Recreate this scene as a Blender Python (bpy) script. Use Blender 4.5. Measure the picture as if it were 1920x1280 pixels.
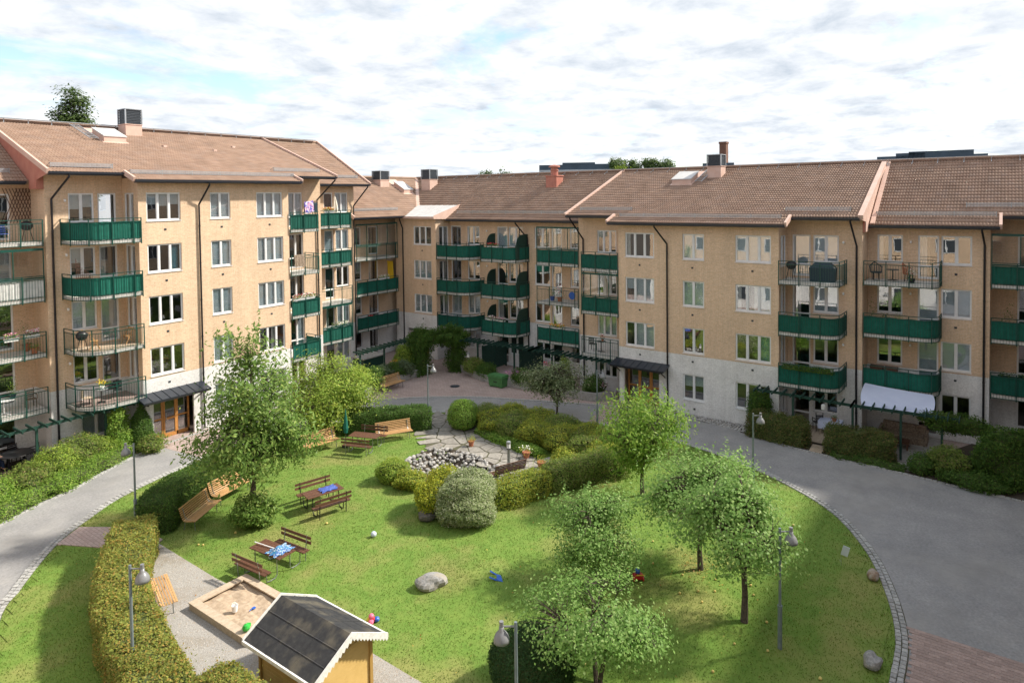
import bpy, math, random
import numpy as np
from mathutils import Vector, Matrix

for _o in list(bpy.data.objects):
    bpy.data.objects.remove(_o)
SC = bpy.context.scene
COL = SC.collection
R = math.radians

# ------------------------------------------------------------------ camera
# world axes: +X runs along the left wing, +Y along the right wing, camera stands on a fifth-floor balcony
CAM_H = 13.19
_yw, _pt, _rl = 0.9401, 0.0306, -0.0123
_R0 = Vector((math.cos(_yw), -math.sin(_yw), 0)); _F0 = Vector((math.sin(_yw), math.cos(_yw), 0)); _U0 = Vector((0, 0, 1))
_D = _F0 * math.cos(_pt) - _U0 * math.sin(_pt)
_V = _U0 * math.cos(_pt) + _F0 * math.sin(_pt)
_Rr = _R0 * math.cos(_rl) + _V * math.sin(_rl)
_Vr = -_R0 * math.sin(_rl) + _V * math.cos(_rl)
cam_data = bpy.data.cameras.new("camera")
cam = bpy.data.objects.new("camera", cam_data); COL.objects.link(cam)
_m = Matrix((( _Rr.x, _Vr.x, -_D.x, 0), (_Rr.y, _Vr.y, -_D.y, 0), (_Rr.z, _Vr.z, -_D.z, CAM_H), (0, 0, 0, 1)))
cam.matrix_world = _m
cam_data.sensor_width = 36.0
cam_data.lens = 36.0 * 1264.08 / 1920
cam_data.shift_y = -(640 - 406.86) / 1920
cam_data.clip_start = 0.3; cam_data.clip_end = 3000
SC.camera = cam

# ------------------------------------------------------------------ sun, sky, exposure
SUN_EL = 41.0
SUN_DIR = Vector((0.768 * math.cos(R(SUN_EL)), -0.640 * math.cos(R(SUN_EL)), math.sin(R(SUN_EL))))   # towards the sun
sl = bpy.data.lights.new("sun", 'SUN'); sl.energy = 3.8; sl.angle = R(3.0); sl.color = (1.0, 0.925, 0.80)
so = bpy.data.objects.new("sun", sl); COL.objects.link(so)
so.rotation_euler = SUN_DIR.to_track_quat('Z', 'Y').to_euler(); so.location = (30, -40, 60)

W = bpy.data.worlds.new("World"); SC.world = W; W.use_nodes = True
def build_world():
    nt = W.node_tree; nt.nodes.clear()
    N = lambda t: nt.nodes.new(t)
    L = nt.links.new
    out = N('ShaderNodeOutputWorld'); bg = N('ShaderNodeBackground'); bg.inputs[1].default_value = 1.0
    sky = N('ShaderNodeTexSky'); sky.sky_type = 'NISHITA'; sky.sun_disc = False
    sky.sun_elevation = R(SUN_EL); sky.sun_rotation = math.atan2(SUN_DIR.x, SUN_DIR.y)
    sky.altitude = 30; sky.air_density = 1.0; sky.dust_density = 0.6; sky.ozone_density = 1.2
    sk = N('ShaderNodeVectorMath'); sk.operation = 'SCALE'; sk.inputs['Scale'].default_value = 0.13
    L(sky.outputs[0], sk.inputs[0])
    tc = N('ShaderNodeTexCoord')
    # a flat cloud sheet: direction divided by height above the horizon
    sp = N('ShaderNodeSeparateXYZ'); L(tc.outputs['Generated'], sp.inputs[0])
    zc = N('ShaderNodeMath'); zc.operation = 'MAXIMUM'; zc.inputs[1].default_value = 0.0; L(sp.outputs[2], zc.inputs[0])
    za = N('ShaderNodeMath'); za.operation = 'ADD'; za.inputs[1].default_value = 0.16; L(zc.outputs[0], za.inputs[0])
    cx = N('ShaderNodeMath'); cx.operation = 'DIVIDE'; L(sp.outputs[0], cx.inputs[0]); L(za.outputs[0], cx.inputs[1])
    cyy = N('ShaderNodeMath'); cyy.operation = 'DIVIDE'; L(sp.outputs[1], cyy.inputs[0]); L(za.outputs[0], cyy.inputs[1])
    cv = N('ShaderNodeCombineXYZ'); L(cx.outputs[0], cv.inputs[0]); L(cyy.outputs[0], cv.inputs[1])
    mp = N('ShaderNodeMapping'); mp.inputs['Location'].default_value = (3.1, 7.7, 0); L(cv.outputs[0], mp.inputs[0])
    n1 = N('ShaderNodeTexNoise'); n1.inputs['Scale'].default_value = 1.1; n1.inputs['Detail'].default_value = 9; n1.inputs['Roughness'].default_value = 0.6
    n1.inputs['Distortion'].default_value = 0.35
    L(mp.outputs[0], n1.inputs['Vector'])
    r1 = N('ShaderNodeValToRGB'); r1.color_ramp.elements[0].position = 0.365; r1.color_ramp.elements[1].position = 0.475
    r1.color_ramp.elements[0].color = (0.04, 0.04, 0.04, 1)
    L(n1.outputs[0], r1.inputs[0])
    n2 = N('ShaderNodeTexNoise'); n2.inputs['Scale'].default_value = 3.6; n2.inputs['Detail'].default_value = 8; n2.inputs['Roughness'].default_value = 0.62
    n2.inputs['Distortion'].default_value = 0.2
    L(mp.outputs[0], n2.inputs['Vector'])
    r2 = N('ShaderNodeValToRGB'); r2.color_ramp.elements[0].position = 0.30; r2.color_ramp.elements[1].position = 0.60
    r2.color_ramp.elements[0].color = (0.345, 0.385, 0.435, 1); r2.color_ramp.elements[1].color = (0.585, 0.595, 0.61, 1)
    L(n2.outputs[0], r2.inputs[0])
    mx = N('ShaderNodeMixRGB'); L(r1.outputs[0], mx.inputs[0]); L(sk.outputs[0], mx.inputs[1]); L(r2.outputs[0], mx.inputs[2])
    L(mx.outputs[0], bg.inputs[0]); L(bg.outputs[0], out.inputs[0])
build_world()
SC.view_settings.view_transform = 'Standard'; SC.view_settings.look = 'None'
SC.view_settings.gamma = 1.0; SC.view_settings.exposure = 0.95; SC.view_settings.use_curve_mapping = False
SC.cycles.use_denoising = True
SC.cycles.max_bounces = 7; SC.cycles.diffuse_bounces = 4; SC.cycles.glossy_bounces = 3; SC.cycles.transparent_max_bounces = 12
SC.cycles.transmission_bounces = 4

# ------------------------------------------------------------------ helpers
random.seed(7); RNG = np.random.default_rng(7)

class MB:
    """collects faces for one mesh"""
    def __init__(s): s.v = []; s.f = []; s.m = []
    def quad(s, a, b, c, d, m=0):
        i = len(s.v); s.v += [tuple(a), tuple(b), tuple(c), tuple(d)]; s.f.append((i, i+1, i+2, i+3)); s.m.append(m); return s
    def poly(s, pts, m=0):
        i = len(s.v); s.v += [tuple(p) for p in pts]; s.f.append(tuple(range(i, i+len(pts)))); s.m.append(m); return s
    def box(s, x0, x1, y0, y1, z0, z1, m=0, M=None):
        p = [(x0,y0,z0),(x1,y0,z0),(x1,y1,z0),(x0,y1,z0),(x0,y0,z1),(x1,y0,z1),(x1,y1,z1),(x0,y1,z1)]
        if M is not None: p = [tuple(M @ Vector(q)) for q in p]
        i = len(s.v); s.v += p
        for f in ((0,3,2,1),(4,5,6,7),(0,1,5,4),(1,2,6,5),(2,3,7,6),(3,0,4,7)):
            s.f.append(tuple(i+k for k in f)); s.m.append(m)
        return s
    def bar(s, a, b, w, h, m=0, up=(0,0,1)):
        """box section w x h along a->b"""
        a = Vector(a); b = Vector(b); d = (b-a).normalized(); u = Vector(up)
        if abs(d.dot(u)) > .98: u = Vector((1,0,0))
        r = d.cross(u).normalized() * (w/2); t = r.cross(d).normalized() * (h/2)
        i = len(s.v)
        for q in (a, b): s.v += [tuple(q-r-t), tuple(q+r-t), tuple(q+r+t), tuple(q-r+t)]
        for f in ((0,1,2,3),(7,6,5,4),(0,4,5,1),(1,5,6,2),(2,6,7,3),(3,7,4,0)):
            s.f.append(tuple(i+k for k in f)); s.m.append(m)
        return s
    def tube(s, pts, r, n=8, m=0, caps=True):
        pts = [Vector(p) for p in pts]; rs = r if isinstance(r, (list, tuple)) else [r]*len(pts)
        i0 = len(s.v); pr = None
        for k, p in enumerate(pts):
            d = (pts[min(k+1, len(pts)-1)] - pts[max(k-1, 0)]).normalized()
            if pr is None:
                a = Vector((0,0,1)) if abs(d.z) < .9 else Vector((1,0,0)); x = d.cross(a).normalized()
            else: x = (pr - d * pr.dot(d)).normalized()
            pr = x; y = d.cross(x)
            for j in range(n):
                t = 2*math.pi*j/n; s.v.append(tuple(p + (x*math.cos(t) + y*math.sin(t)) * rs[k]))
        for k in range(len(pts)-1):
            for j in range(n):
                a = i0+k*n+j; b = i0+k*n+(j+1) % n; s.f.append((a, b, b+n, a+n)); s.m.append(m)
        if caps:
            s.f.append(tuple(i0+j for j in reversed(range(n)))); s.m.append(m)
            e = i0+(len(pts)-1)*n; s.f.append(tuple(e+j for j in range(n))); s.m.append(m)
        return s
    def lathe(s, prof, c=(0,0,0), n=14, m=0):
        i0 = len(s.v)
        for (r, z) in prof:
            for j in range(n):
                t = 2*math.pi*j/n; s.v.append((c[0]+r*math.cos(t), c[1]+r*math.sin(t), c[2]+z))
        for k in range(len(prof)-1):
            for j in range(n):
                a = i0+k*n+j; b = i0+k*n+(j+1) % n; s.f.append((a, b, b+n, a+n)); s.m.append(m)
        s.f.append(tuple(i0+j for j in reversed(range(n)))); s.m.append(m)
        e = i0+(len(prof)-1)*n; s.f.append(tuple(e+j for j in range(n))); s.m.append(m)
        return s
    def prism(s, poly, z0, z1, m=0):
        n = len(poly); i = len(s.v)
        s.v += [(p[0], p[1], z0) for p in poly] + [(p[0], p[1], z1) for p in poly]
        s.f.append(tuple(i+k for k in reversed(range(n)))); s.m.append(m)
        s.f.append(tuple(i+n+k for k in range(n))); s.m.append(m)
        for k in range(n):
            a = i+k; b = i+(k+1) % n; s.f.append((a, b, b+n, a+n)); s.m.append(m)
        return s
    def mesh(s, name, mats, smooth=False):
        me = bpy.data.meshes.new(name); me.from_pydata(s.v, [], s.f)
        for mt in (mats if isinstance(mats, (list, tuple)) else [mats]): me.materials.append(mt)
        if any(s.m): me.polygons.foreach_set('material_index', s.m)
        if smooth: me.polygons.foreach_set('use_smooth', [True]*len(me.polygons))
        me.update(); return me
    def build(s, name, mats, parent=None, M=None, smooth=False, **kw):
        return link(name, s.mesh(name, mats, smooth), parent, M, **kw)

WM = {}      # world matrices by object name
def link(name, data, parent=None, M=None, label=None, cat=None, group=None, kind=None):
    """new object; M is its WORLD matrix"""
    o = bpy.data.objects.new(name, data); COL.objects.link(o)
    M = M if M is not None else Matrix.Identity(4)
    WM[o.name] = M.copy()
    if parent is not None:
        o.parent = parent; o.matrix_basis = WM[parent.name].inverted() @ M
    else: o.matrix_basis = M
    tag(o, label, cat, group, kind)
    return o
def tag(o, label=None, cat=None, group=None, kind=None):
    if label: o['label'] = label
    if cat: o['category'] = cat
    if group: o['group'] = group
    if kind: o['kind'] = kind
    return o
def T(x, y, z=0, rz=0, s=1): return Matrix.Translation((x, y, z)) @ Matrix.Rotation(rz, 4, 'Z') @ Matrix.Scale(s, 4)
def thing(name, label, cat, x, y, z=0, rz=0, group=None): return link(name, None, None, T(x, y, z, rz), label, cat, group)
def copy_thing(root, M, label, group=None):
    r = root.copy(); COL.objects.link(r); r.matrix_basis = M; WM[r.name] = M.copy(); r['label'] = label
    if group: r['group'] = group
    for ch in list(root.children):
        c = ch.copy(); COL.objects.link(c); c.parent = r; WM[c.name] = M @ c.matrix_basis
        for g in ch.children:
            d = g.copy(); COL.objects.link(d); d.parent = c
    return r
def fast_mesh(name, verts, quads, mats, smooth=False, per=4):
    me = bpy.data.meshes.new(name); nv, nf = len(verts), len(quads)
    me.vertices.add(nv); me.vertices.foreach_set('co', np.asarray(verts, np.float32).ravel())
    me.loops.add(nf*per); me.loops.foreach_set('vertex_index', np.asarray(quads, np.int32).ravel())
    me.polygons.add(nf); me.polygons.foreach_set('loop_start', np.arange(0, nf*per, per, dtype=np.int32))
    try: me.polygons.foreach_set('loop_total', np.full(nf, per, np.int32))
    except Exception: pass
    for m in (mats if isinstance(mats, (list, tuple)) else [mats]): me.materials.append(m)
    me.update(calc_edges=True); me.validate()
    return me

# ------------------------------------------------------------------ materials
MAT = {}
def _nt(name):
    m = bpy.data.materials.new(name); m.use_nodes = True; nt = m.node_tree; nt.nodes.clear()
    out = nt.nodes.new('ShaderNodeOutputMaterial'); MAT[name] = m
    return m, nt, out
def _noise(nt, vec, scale, detail=4, rough=.55):
    n = nt.nodes.new('ShaderNodeTexNoise'); n.inputs['Scale'].default_value = scale; n.inputs['Detail'].default_value = detail; n.inputs['Roughness'].default_value = rough
    if vec is not None: nt.links.new(vec, n.inputs['Vector'])
    return n
def _mix(nt, fac, a, b, mode='MIX'):
    x = nt.nodes.new('ShaderNodeMixRGB'); x.blend_type = mode
    for k, v in ((0, fac), (1, a), (2, b)):
        if hasattr(v, 'is_linked') or hasattr(v, 'links'): nt.links.new(v, x.inputs[k])
        elif k == 0: x.inputs[0].default_value = v
        else: x.inputs[k].default_value = (*v, 1)
    return x.outputs[0]
def _ramp(nt, src, p0, p1, c0=(0,0,0), c1=(1,1,1)):
    r = nt.nodes.new('ShaderNodeValToRGB'); e = r.color_ramp.elements
    e[0].position = p0; e[1].position = p1; e[0].color = (*c0, 1); e[1].color = (*c1, 1); nt.links.new(src, r.inputs[0]); return r.outputs[0]
def mk(name, c1, c2=None, scale=6, rough=.7, metal=0, spec=.4, bump=0, bscale=60, c3=None, s3=1.0, rand=0, lo=.38, hi=.62):
    """general surface: two colours mixed by noise, an optional third in large patches, bump, per-object variation"""
    m, nt, out = _nt(name); L = nt.links.new
    p = nt.nodes.new('ShaderNodeBsdfPrincipled'); L(p.outputs[0], out.inputs[0])
    p.inputs['Roughness'].default_value = rough; p.inputs['Metallic'].default_value = metal; p.inputs['Specular IOR Level'].default_value = spec
    g = nt.nodes.new('ShaderNodeNewGeometry'); pos = g.outputs['Position']
    col = None
    if c2 is not None:
        n = _noise(nt, pos, scale, 6); col = _mix(nt, _ramp(nt, n.outputs[0], lo, hi), c1, c2)
    if c3 is not None:
        n3 = _noise(nt, pos, s3, 4); col = _mix(nt, _ramp(nt, n3.outputs[0], .48, .66), col, c3)
    if rand:
        oi = nt.nodes.new('ShaderNodeObjectInfo'); h = nt.nodes.new('ShaderNodeHueSaturation')
        mr = nt.nodes.new('ShaderNodeMapRange'); mr.inputs[3].default_value = 1-rand; mr.inputs[4].default_value = 1+rand
        L(oi.outputs['Random'], mr.inputs[0]); L(mr.outputs[0], h.inputs['Value'])
        if col is None: h.inputs['Color'].default_value = (*c1, 1)
        else: L(col, h.inputs['Color'])
        col = h.outputs[0]
    if col is None: p.inputs['Base Color'].default_value = (*c1, 1)
    else: L(col, p.inputs['Base Color'])
    if bump:
        nb = _noise(nt, pos, bscale, 5, .65); b = nt.nodes.new('ShaderNodeBump'); b.inputs['Strength'].default_value = bump; b.inputs['Distance'].default_value = .02
        L(nb.outputs[0], b.inputs['Height']); L(b.outputs[0], p.inputs['Normal'])
    return m
def mk_brick(name, c1, c2, mortar, bw=.25, bh=.0745, ms=.10, var=.25, flat=False, dirt=(.5, .42, .33), squash=0):
    m, nt, out = _nt(name); L = nt.links.new
    p = nt.nodes.new('ShaderNodeBsdfPrincipled'); L(p.outputs[0], out.inputs[0]); p.inputs['Roughness'].default_value = .85; p.inputs['Specular IOR Level'].default_value = .2
    g = nt.nodes.new('ShaderNodeNewGeometry'); s = nt.nodes.new('ShaderNodeSeparateXYZ'); L(g.outputs['Position'], s.inputs[0])
    c = nt.nodes.new('ShaderNodeCombineXYZ')
    if flat:
        L(s.outputs[1], c.inputs[0]); L(s.outputs[0], c.inputs[1])
    else:
        a = nt.nodes.new('ShaderNodeMath'); a.operation = 'ADD'; L(s.outputs[0], a.inputs[0]); L(s.outputs[1], a.inputs[1])
        L(a.outputs[0], c.inputs[0]); L(s.outputs[2], c.inputs[1])
    b = nt.nodes.new('ShaderNodeTexBrick'); L(c.outputs[0], b.inputs['Vector']); b.inputs['Scale'].default_value = 1.0
    b.inputs['Brick Width'].default_value = bw; b.inputs['Row Height'].default_value = bh; b.inputs['Mortar Size'].default_value = bh*ms; b.inputs['Mortar Smooth'].default_value = .2
    b.inputs['Color1'].default_value = (*c1, 1); b.inputs['Color2'].default_value = (*c2, 1); b.inputs['Mortar'].default_value = (*mortar, 1); b.inputs['Bias'].default_value = -.1
    n = _noise(nt, g.outputs['Position'], .8, 5); n2 = _noise(nt, g.outputs['Position'], 14, 4)
    col = _mix(nt, _ramp(nt, n.outputs[0], .5, .8), b.outputs[0], dirt, 'MULTIPLY') if False else b.outputs[0]
    v = _ramp(nt, n.outputs[0], .3, .7, (1-var*.5,)*3, (1+var*.3,)*3); col = _mix(nt, 1.0, col, v, 'MULTIPLY')
    v2 = _ramp(nt, n2.outputs[0], .3, .7, (.86,)*3, (1.12,)*3); col = _mix(nt, 1.0, col, v2, 'MULTIPLY')
    if not flat:
        mp = nt.nodes.new('ShaderNodeMapping'); mp.inputs['Scale'].default_value = (2.2, 2.2, .12); L(g.outputs['Position'], mp.inputs[0])
        n3 = _noise(nt, mp.outputs[0], 1.0, 6, .65); col = _mix(nt, 1.0, col, _ramp(nt, n3.outputs[0], .28, .60, (.90, .895, .89), (1.03,)*3), 'MULTIPLY')
    L(col, p.inputs['Base Color'])
    bp = nt.nodes.new('ShaderNodeBump'); bp.inputs['Strength'].default_value = .6; bp.inputs['Distance'].default_value = .01; bp.invert = True
    L(b.outputs['Fac'], bp.inputs['Height']); L(bp.outputs[0], p.inputs['Normal'])
    return m
def mk_asphalt():
    m = mk('asphalt', (.235,.235,.240), (.350,.348,.348), 11, rough=.92, bump=.6, bscale=55, c3=(.305,.300,.293), s3=.30, lo=.25, hi=.75)
    nt = m.node_tree; p = [n for n in nt.nodes if n.type == 'BSDF_PRINCIPLED'][0]; src = p.inputs['Base Color'].links[0].from_socket; g = nt.nodes.new('ShaderNodeNewGeometry')
    w = _noise(nt, g.outputs['Position'], .55, 7, .7); col = _mix(nt, 1.0, src, _ramp(nt, w.outputs[0], .35, .65, (.80,.80,.805), (1.08,1.07,1.06)), 'MULTIPLY')
    v = nt.nodes.new('ShaderNodeTexVoronoi'); v.feature = 'DISTANCE_TO_EDGE'; v.inputs['Scale'].default_value = .16; wv = nt.nodes.new('ShaderNodeVectorMath'); wn = _noise(nt, g.outputs['Position'], .8, 5); wv.operation = 'MULTIPLY_ADD'; wv.inputs[1].default_value = (2.2,2.2,0)
    nt.links.new(wn.outputs['Color'], wv.inputs[0]); nt.links.new(g.outputs['Position'], wv.inputs[2]); nt.links.new(wv.outputs[0], v.inputs['Vector'])
    col = _mix(nt, 1.0, col, _ramp(nt, v.outputs['Distance'], .0, .004, (.92,.92,.92), (1,1,1)), 'MULTIPLY'); nt.links.new(col, p.inputs['Base Color'])
def mk_leaf(name, c1, c2, c3=None, trans=.48, rough=.5):
    """leaves: colour differs from leaf to leaf, thin and slightly translucent"""
    m, nt, out = _nt(name); L = nt.links.new
    g = nt.nodes.new('ShaderNodeNewGeometry'); oi = nt.nodes.new('ShaderNodeObjectInfo')
    ad = nt.nodes.new('ShaderNodeMath'); ad.operation = 'ADD'; L(g.outputs['Random Per Island'], ad.inputs[0]); L(oi.outputs['Random'], ad.inputs[1])
    fr = nt.nodes.new('ShaderNodeMath'); fr.operation = 'FRACT'; L(ad.outputs[0], fr.inputs[0]); rnd = fr.outputs[0]
    col = _mix(nt, rnd, c1, c2)
    if c3 is not None:
        mt = nt.nodes.new('ShaderNodeMath'); mt.operation = 'FRACT'; mu = nt.nodes.new('ShaderNodeMath'); mu.operation = 'MULTIPLY'; mu.inputs[1].default_value = 17.3
        L(rnd, mu.inputs[0]); L(mu.outputs[0], mt.inputs[0]); col = _mix(nt, _ramp(nt, mt.outputs[0], .80, .84), col, c3)
    n = _noise(nt, g.outputs['Position'], 1.1, 3); col = _mix(nt, 1.0, col, _ramp(nt, n.outputs[0], .3, .7, (.86,)*3, (1.16,)*3), 'MULTIPLY')
    p = nt.nodes.new('ShaderNodeBsdfPrincipled'); p.inputs['Roughness'].default_value = rough; p.inputs['Specular IOR Level'].default_value = .2; L(col, p.inputs['Base Color'])
    t = nt.nodes.new('ShaderNodeBsdfTranslucent'); L(col, t.inputs[0])
    mx = nt.nodes.new('ShaderNodeMixShader'); mx.inputs[0].default_value = trans; L(p.outputs[0], mx.inputs[1]); L(t.outputs[0], mx.inputs[2]); L(mx.outputs[0], out.inputs[0])
    return m
def mk_glass(name, tint=(.955, .965, .965), ior=.19):
    m, nt, out = _nt(name); L = nt.links.new
    t = nt.nodes.new('ShaderNodeBsdfTransparent'); t.inputs[0].default_value = (*tint, 1)
    gl = nt.nodes.new('ShaderNodeBsdfGlossy'); gl.inputs['Roughness'].default_value = .0; gl.inputs[0].default_value = (.95, .97, 1, 1)
    g = nt.nodes.new('ShaderNodeNewGeometry'); n = _noise(nt, g.outputs['Position'], 1.3, 2); b = nt.nodes.new('ShaderNodeBump'); b.inputs['Strength'].default_value = .02; b.inputs['Distance'].default_value = .05
    L(n.outputs[0], b.inputs['Height']); L(b.outputs[0], gl.inputs['Normal'])
    lw = nt.nodes.new('ShaderNodeLayerWeight'); lw.inputs[0].default_value = .5      # reflectance rises towards grazing angles, same from both sides
    pw = nt.nodes.new('ShaderNodeMath'); pw.operation = 'POWER'; pw.inputs[1].default_value = 3.2; L(lw.outputs['Facing'], pw.inputs[0])
    f = nt.nodes.new('ShaderNodeMath'); f.operation = 'MULTIPLY_ADD'; f.inputs[1].default_value = .80; f.inputs[2].default_value = ior; L(pw.outputs[0], f.inputs[0])
    mx = nt.nodes.new('ShaderNodeMixShader'); L(f.outputs[0], mx.inputs[0]); L(t.outputs[0], mx.inputs[1]); L(gl.outputs[0], mx.inputs[2]); L(mx.outputs[0], out.inputs[0])
    return m
# palette
mk_brick('yellow_brick', (.69,.500,.340), (.625,.440,.290), (.68,.545,.42), ms=.12, var=.12)
mk_brick('white_brick', (.75,.745,.74), (.69,.685,.68), (.66,.655,.65), var=.22)
mk('white_paint', (.80,.80,.80), rough=.45)
mk('window_white', (.72,.73,.74), (.66,.67,.68), 3, rough=.4)
mk('balcony_concrete', (.66,.64,.61), (.56,.54,.51), 4, rough=.85)
mk('green_metal', (.006,.052,.040), (.009,.066,.050), 8, rough=.4)
mk('green_cloth', (.004,.100,.070), (.007,.125,.090), 5, rough=.8, bump=.35, bscale=25, rand=.16)
mk('dark_green_wood', (.008,.040,.030), (.014,.055,.040), 10, rough=.6)
mk('gutter_metal', (.016,.022,.034), rough=.35, spec=.6)
mk('black_pipe', (.012,.012,.016), rough=.35)
mk('pink_sheet', (.55,.375,.305), (.60,.43,.36), 2, rough=.55, bump=.05, bscale=8)
mk('red_sheet', (.40,.15,.11), (.45,.19,.14), 2, rough=.6)
mk('grey_sheet', (.55,.54,.53), (.48,.47,.46), 1.5, rough=.5)
mk('galv', (.42,.44,.46), (.34,.36,.38), 8, rough=.4, metal=.6)
mk('louvre', (.03,.04,.05), (.05,.06,.075), 12, rough=.5)
mk('soffit', (.30,.22,.16), rough=.8)
mk('interior', (.10,.095,.09), rough=.9)
mk('blind', (.62,.72,.78), (.55,.66,.73), 3, rough=.7)  # grey-blue slats, with extra blue of the reflected sky put into the colour
mk('curtain', (.66,.66,.64), (.56,.56,.55), 5, rough=.85)
mk('teal_curtain', (.05,.20,.27), (.03,.14,.2), 6, rough=.9)
mk_glass('glass'); mk_glass('clear_glass', (.97,.98,.98), .05)
mk('door_wood', (.50,.24,.07), (.42,.18,.05), 9, rough=.45)
mk('concrete', (.36,.35,.33), (.27,.26,.25), 5, rough=.9, bump=.3, bscale=25)
mk_asphalt()
mk_brick('paving_brick', (.46,.36,.33), (.395,.30,.275), (.28,.235,.21), bw=.28, bh=.14, ms=.07, flat=True)
mk('paver', (.36,.275,.245), (.31,.23,.205), 18, rough=.9, bump=.3, bscale=60, rand=.16)
mk('joint_sand', (.105,.105,.06), (.075,.07,.045), 20, rough=1)
mk('sett', (.40,.40,.39), (.30,.30,.295), 14, rough=.9, bump=.4, bscale=45, rand=.16)
mk('lawn', (.110,.205,.028), (.160,.240,.042), 2.2, rough=.95, bump=.6, bscale=50, c3=(.225,.240,.068), s3=.42, lo=.3, hi=.7)
mk('soil', (.075,.058,.042), (.05,.04,.03), 9, rough=1, bump=.5, bscale=30)
mk('gravel', (.44,.415,.385), (.27,.255,.235), 34, rough=.95, bump=.8, bscale=110, c3=(.29,.255,.21), s3=.8)
mk('sand', (.46,.36,.26), (.36,.27,.19), 7, rough=1, bump=.8, bscale=9)
mk('flagstone', (.29,.27,.24), (.21,.195,.175), 7, rough=.9, bump=.3, bscale=30, rand=.15)
mk('stone', (.40,.385,.365), (.27,.26,.25), 9, rough=.85, bump=.3, bscale=30, rand=.28)
mk('dark_granite', (.16,.15,.14), (.10,.095,.09), 12, rough=.9, bump=.5, bscale=22)
mk('granite', (.33,.325,.32), (.20,.20,.20), 14, rough=.85, bump=.5, bscale=22, c3=(.30,.27,.22), s3=2)
mk('brown_stone', (.36,.32,.28), (.24,.15,.09), 5, rough=.85, bump=.4, bscale=22)
mk('bark', (.115,.09,.07), (.06,.048,.038), 14, rough=.95, bump=.8, bscale=35)
mk('twigs', (.085,.110,.036), (.060,.080,.028), 9, rough=1)  # plant core: twig colour with the shade between leaves put in
mk('lamp_grey', (.20,.205,.215), rough=.35, spec=.5)
mk('post_metal', (.17,.21,.235), (.21,.25,.27), 5, rough=.45, metal=.3)
mk('bench_slat', (.52,.315,.145), (.43,.245,.105), 14, rough=.5, rand=.14)
mk('pale_slat', (.55,.43,.32), (.48,.36,.26), 14, rough=.6, rand=.1)
mk('dark_slat', (.135,.065,.040), (.10,.045,.03), 14, rough=.5, rand=.18)
mk('steel', (.36,.38,.37), (.28,.30,.30), 8, rough=.35, metal=.7)
mk('black_metal', (.02,.02,.022), rough=.4)
mk('terracotta', (.42,.16,.085), (.35,.13,.07), 10, rough=.8)
mk('water', (.085,.055,.025), (.12,.08,.035), 3, rough=.35, spec=.5, bump=.15, bscale=20)
mk('roof_felt', (.040,.041,.044), (.052,.053,.055), 7, rough=1.0, spec=.1, bump=.3, bscale=150, c3=(.115,.105,.085), s3=1.6)
mk('yellow_paint', (.60,.41,.15), (.54,.365,.125), 3, rough=.6)
mk('trim_brown', (.36,.22,.06), rough=.6)
mk('white_wood', (.74,.74,.72), (.60,.60,.57), 12, rough=.6)
mk('timber', (.50,.405,.305), (.41,.325,.24), 9, rough=.75)
mk('toy_blue', (.03,.12,.50), rough=.35); mk('toy_red', (.55,.03,.03), rough=.35); mk('toy_yellow', (.75,.50,.05), rough=.35)
mk('toy_green', (.04,.42,.06), rough=.35); mk('toy_pink', (.75,.16,.28), rough=.4); mk('ball_blue', (.42,.50,.72), (.65,.68,.75), 9, rough=.4)
mk('apple', (.62,.55,.18), (.55,.38,.12), 30, rough=.4)
mk('cloth_blue', (.05,.09,.33), (.08,.13,.42), 9, rough=.8)
mk('sail_cloth', (.62,.68,.86), (.58,.64,.83), 2, rough=.7)
mk('cream_cloth', (.72,.66,.56), (.62,.57,.48), 4, rough=.85)
mk('dark_blue_cover', (.012,.035,.05), rough=.5)
mk('rug_brown', (.16,.11,.08), (.30,.24,.18), 12, rough=.95)
mk('bin_green', (.07,.21,.07), (.055,.17,.055), 4, rough=.5)
mk('petal_pink', (.70,.22,.40), (.80,.45,.55), 20, rough=.8); mk('petal_purple', (.36,.13,.42), (.55,.28,.58), 20, rough=.8)
mk('petal_yellow', (.80,.55,.03), rough=.8); mk('petal_orange', (.80,.26,.03), rough=.8); mk('petal_red', (.6,.03,.06), rough=.8); mk('petal_white', (.8,.78,.74), rough=.8)
mk('sign_white', (.60,.66,.70), rough=.4)
mk('dark_roof', (.055,.085,.12), (.04,.065,.09), .3, rough=.6); mk('far_wall', (.50,.53,.55), (.42,.45,.47), .2, rough=.8)
mk('chimney_brick', (.20,.10,.065), (.16,.08,.055), 1.0, rough=.9)
mk('person_denim', (.02,.04,.10), rough=.8); mk('person_skin', (.50,.30,.22), rough=.6); mk('person_shirt', (.58,.50,.46), rough=.8)
mk_leaf('leaf_apple', (.270,.430,.120), (.175,.325,.080), (.38,.52,.19)); mk_leaf('leaf_bright', (.250,.400,.065), (.150,.280,.042), (.36,.47,.10))
mk_leaf('leaf_cherry', (.220,.340,.080), (.130,.235,.052), (.33,.43,.12)); mk_leaf('leaf_shrub', (.320,.430,.070), (.200,.315,.050), (.45,.51,.10))
mk_leaf('leaf_rowan', (.225,.275,.130), (.135,.185,.085), (.38,.42,.26), trans=.4); mk_leaf('leaf_hedge_y', (.36,.365,.085), (.190,.250,.052), (.45,.31,.085))
mk_leaf('leaf_hedge_d', (.105,.200,.038), (.062,.135,.026), (.16,.26,.055)); mk_leaf('leaf_yew', (.050,.110,.030), (.032,.078,.022))
mk_leaf('leaf_barberry', (.370,.420,.062), (.210,.295,.045), (.50,.45,.07)); mk_leaf('leaf_barb_shade', (.165,.205,.055), (.095,.140,.038), (.27,.19,.08)); mk_leaf('leaf_yellow', (.50,.48,.05), (.32,.38,.045), (.20,.30,.04))
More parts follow.
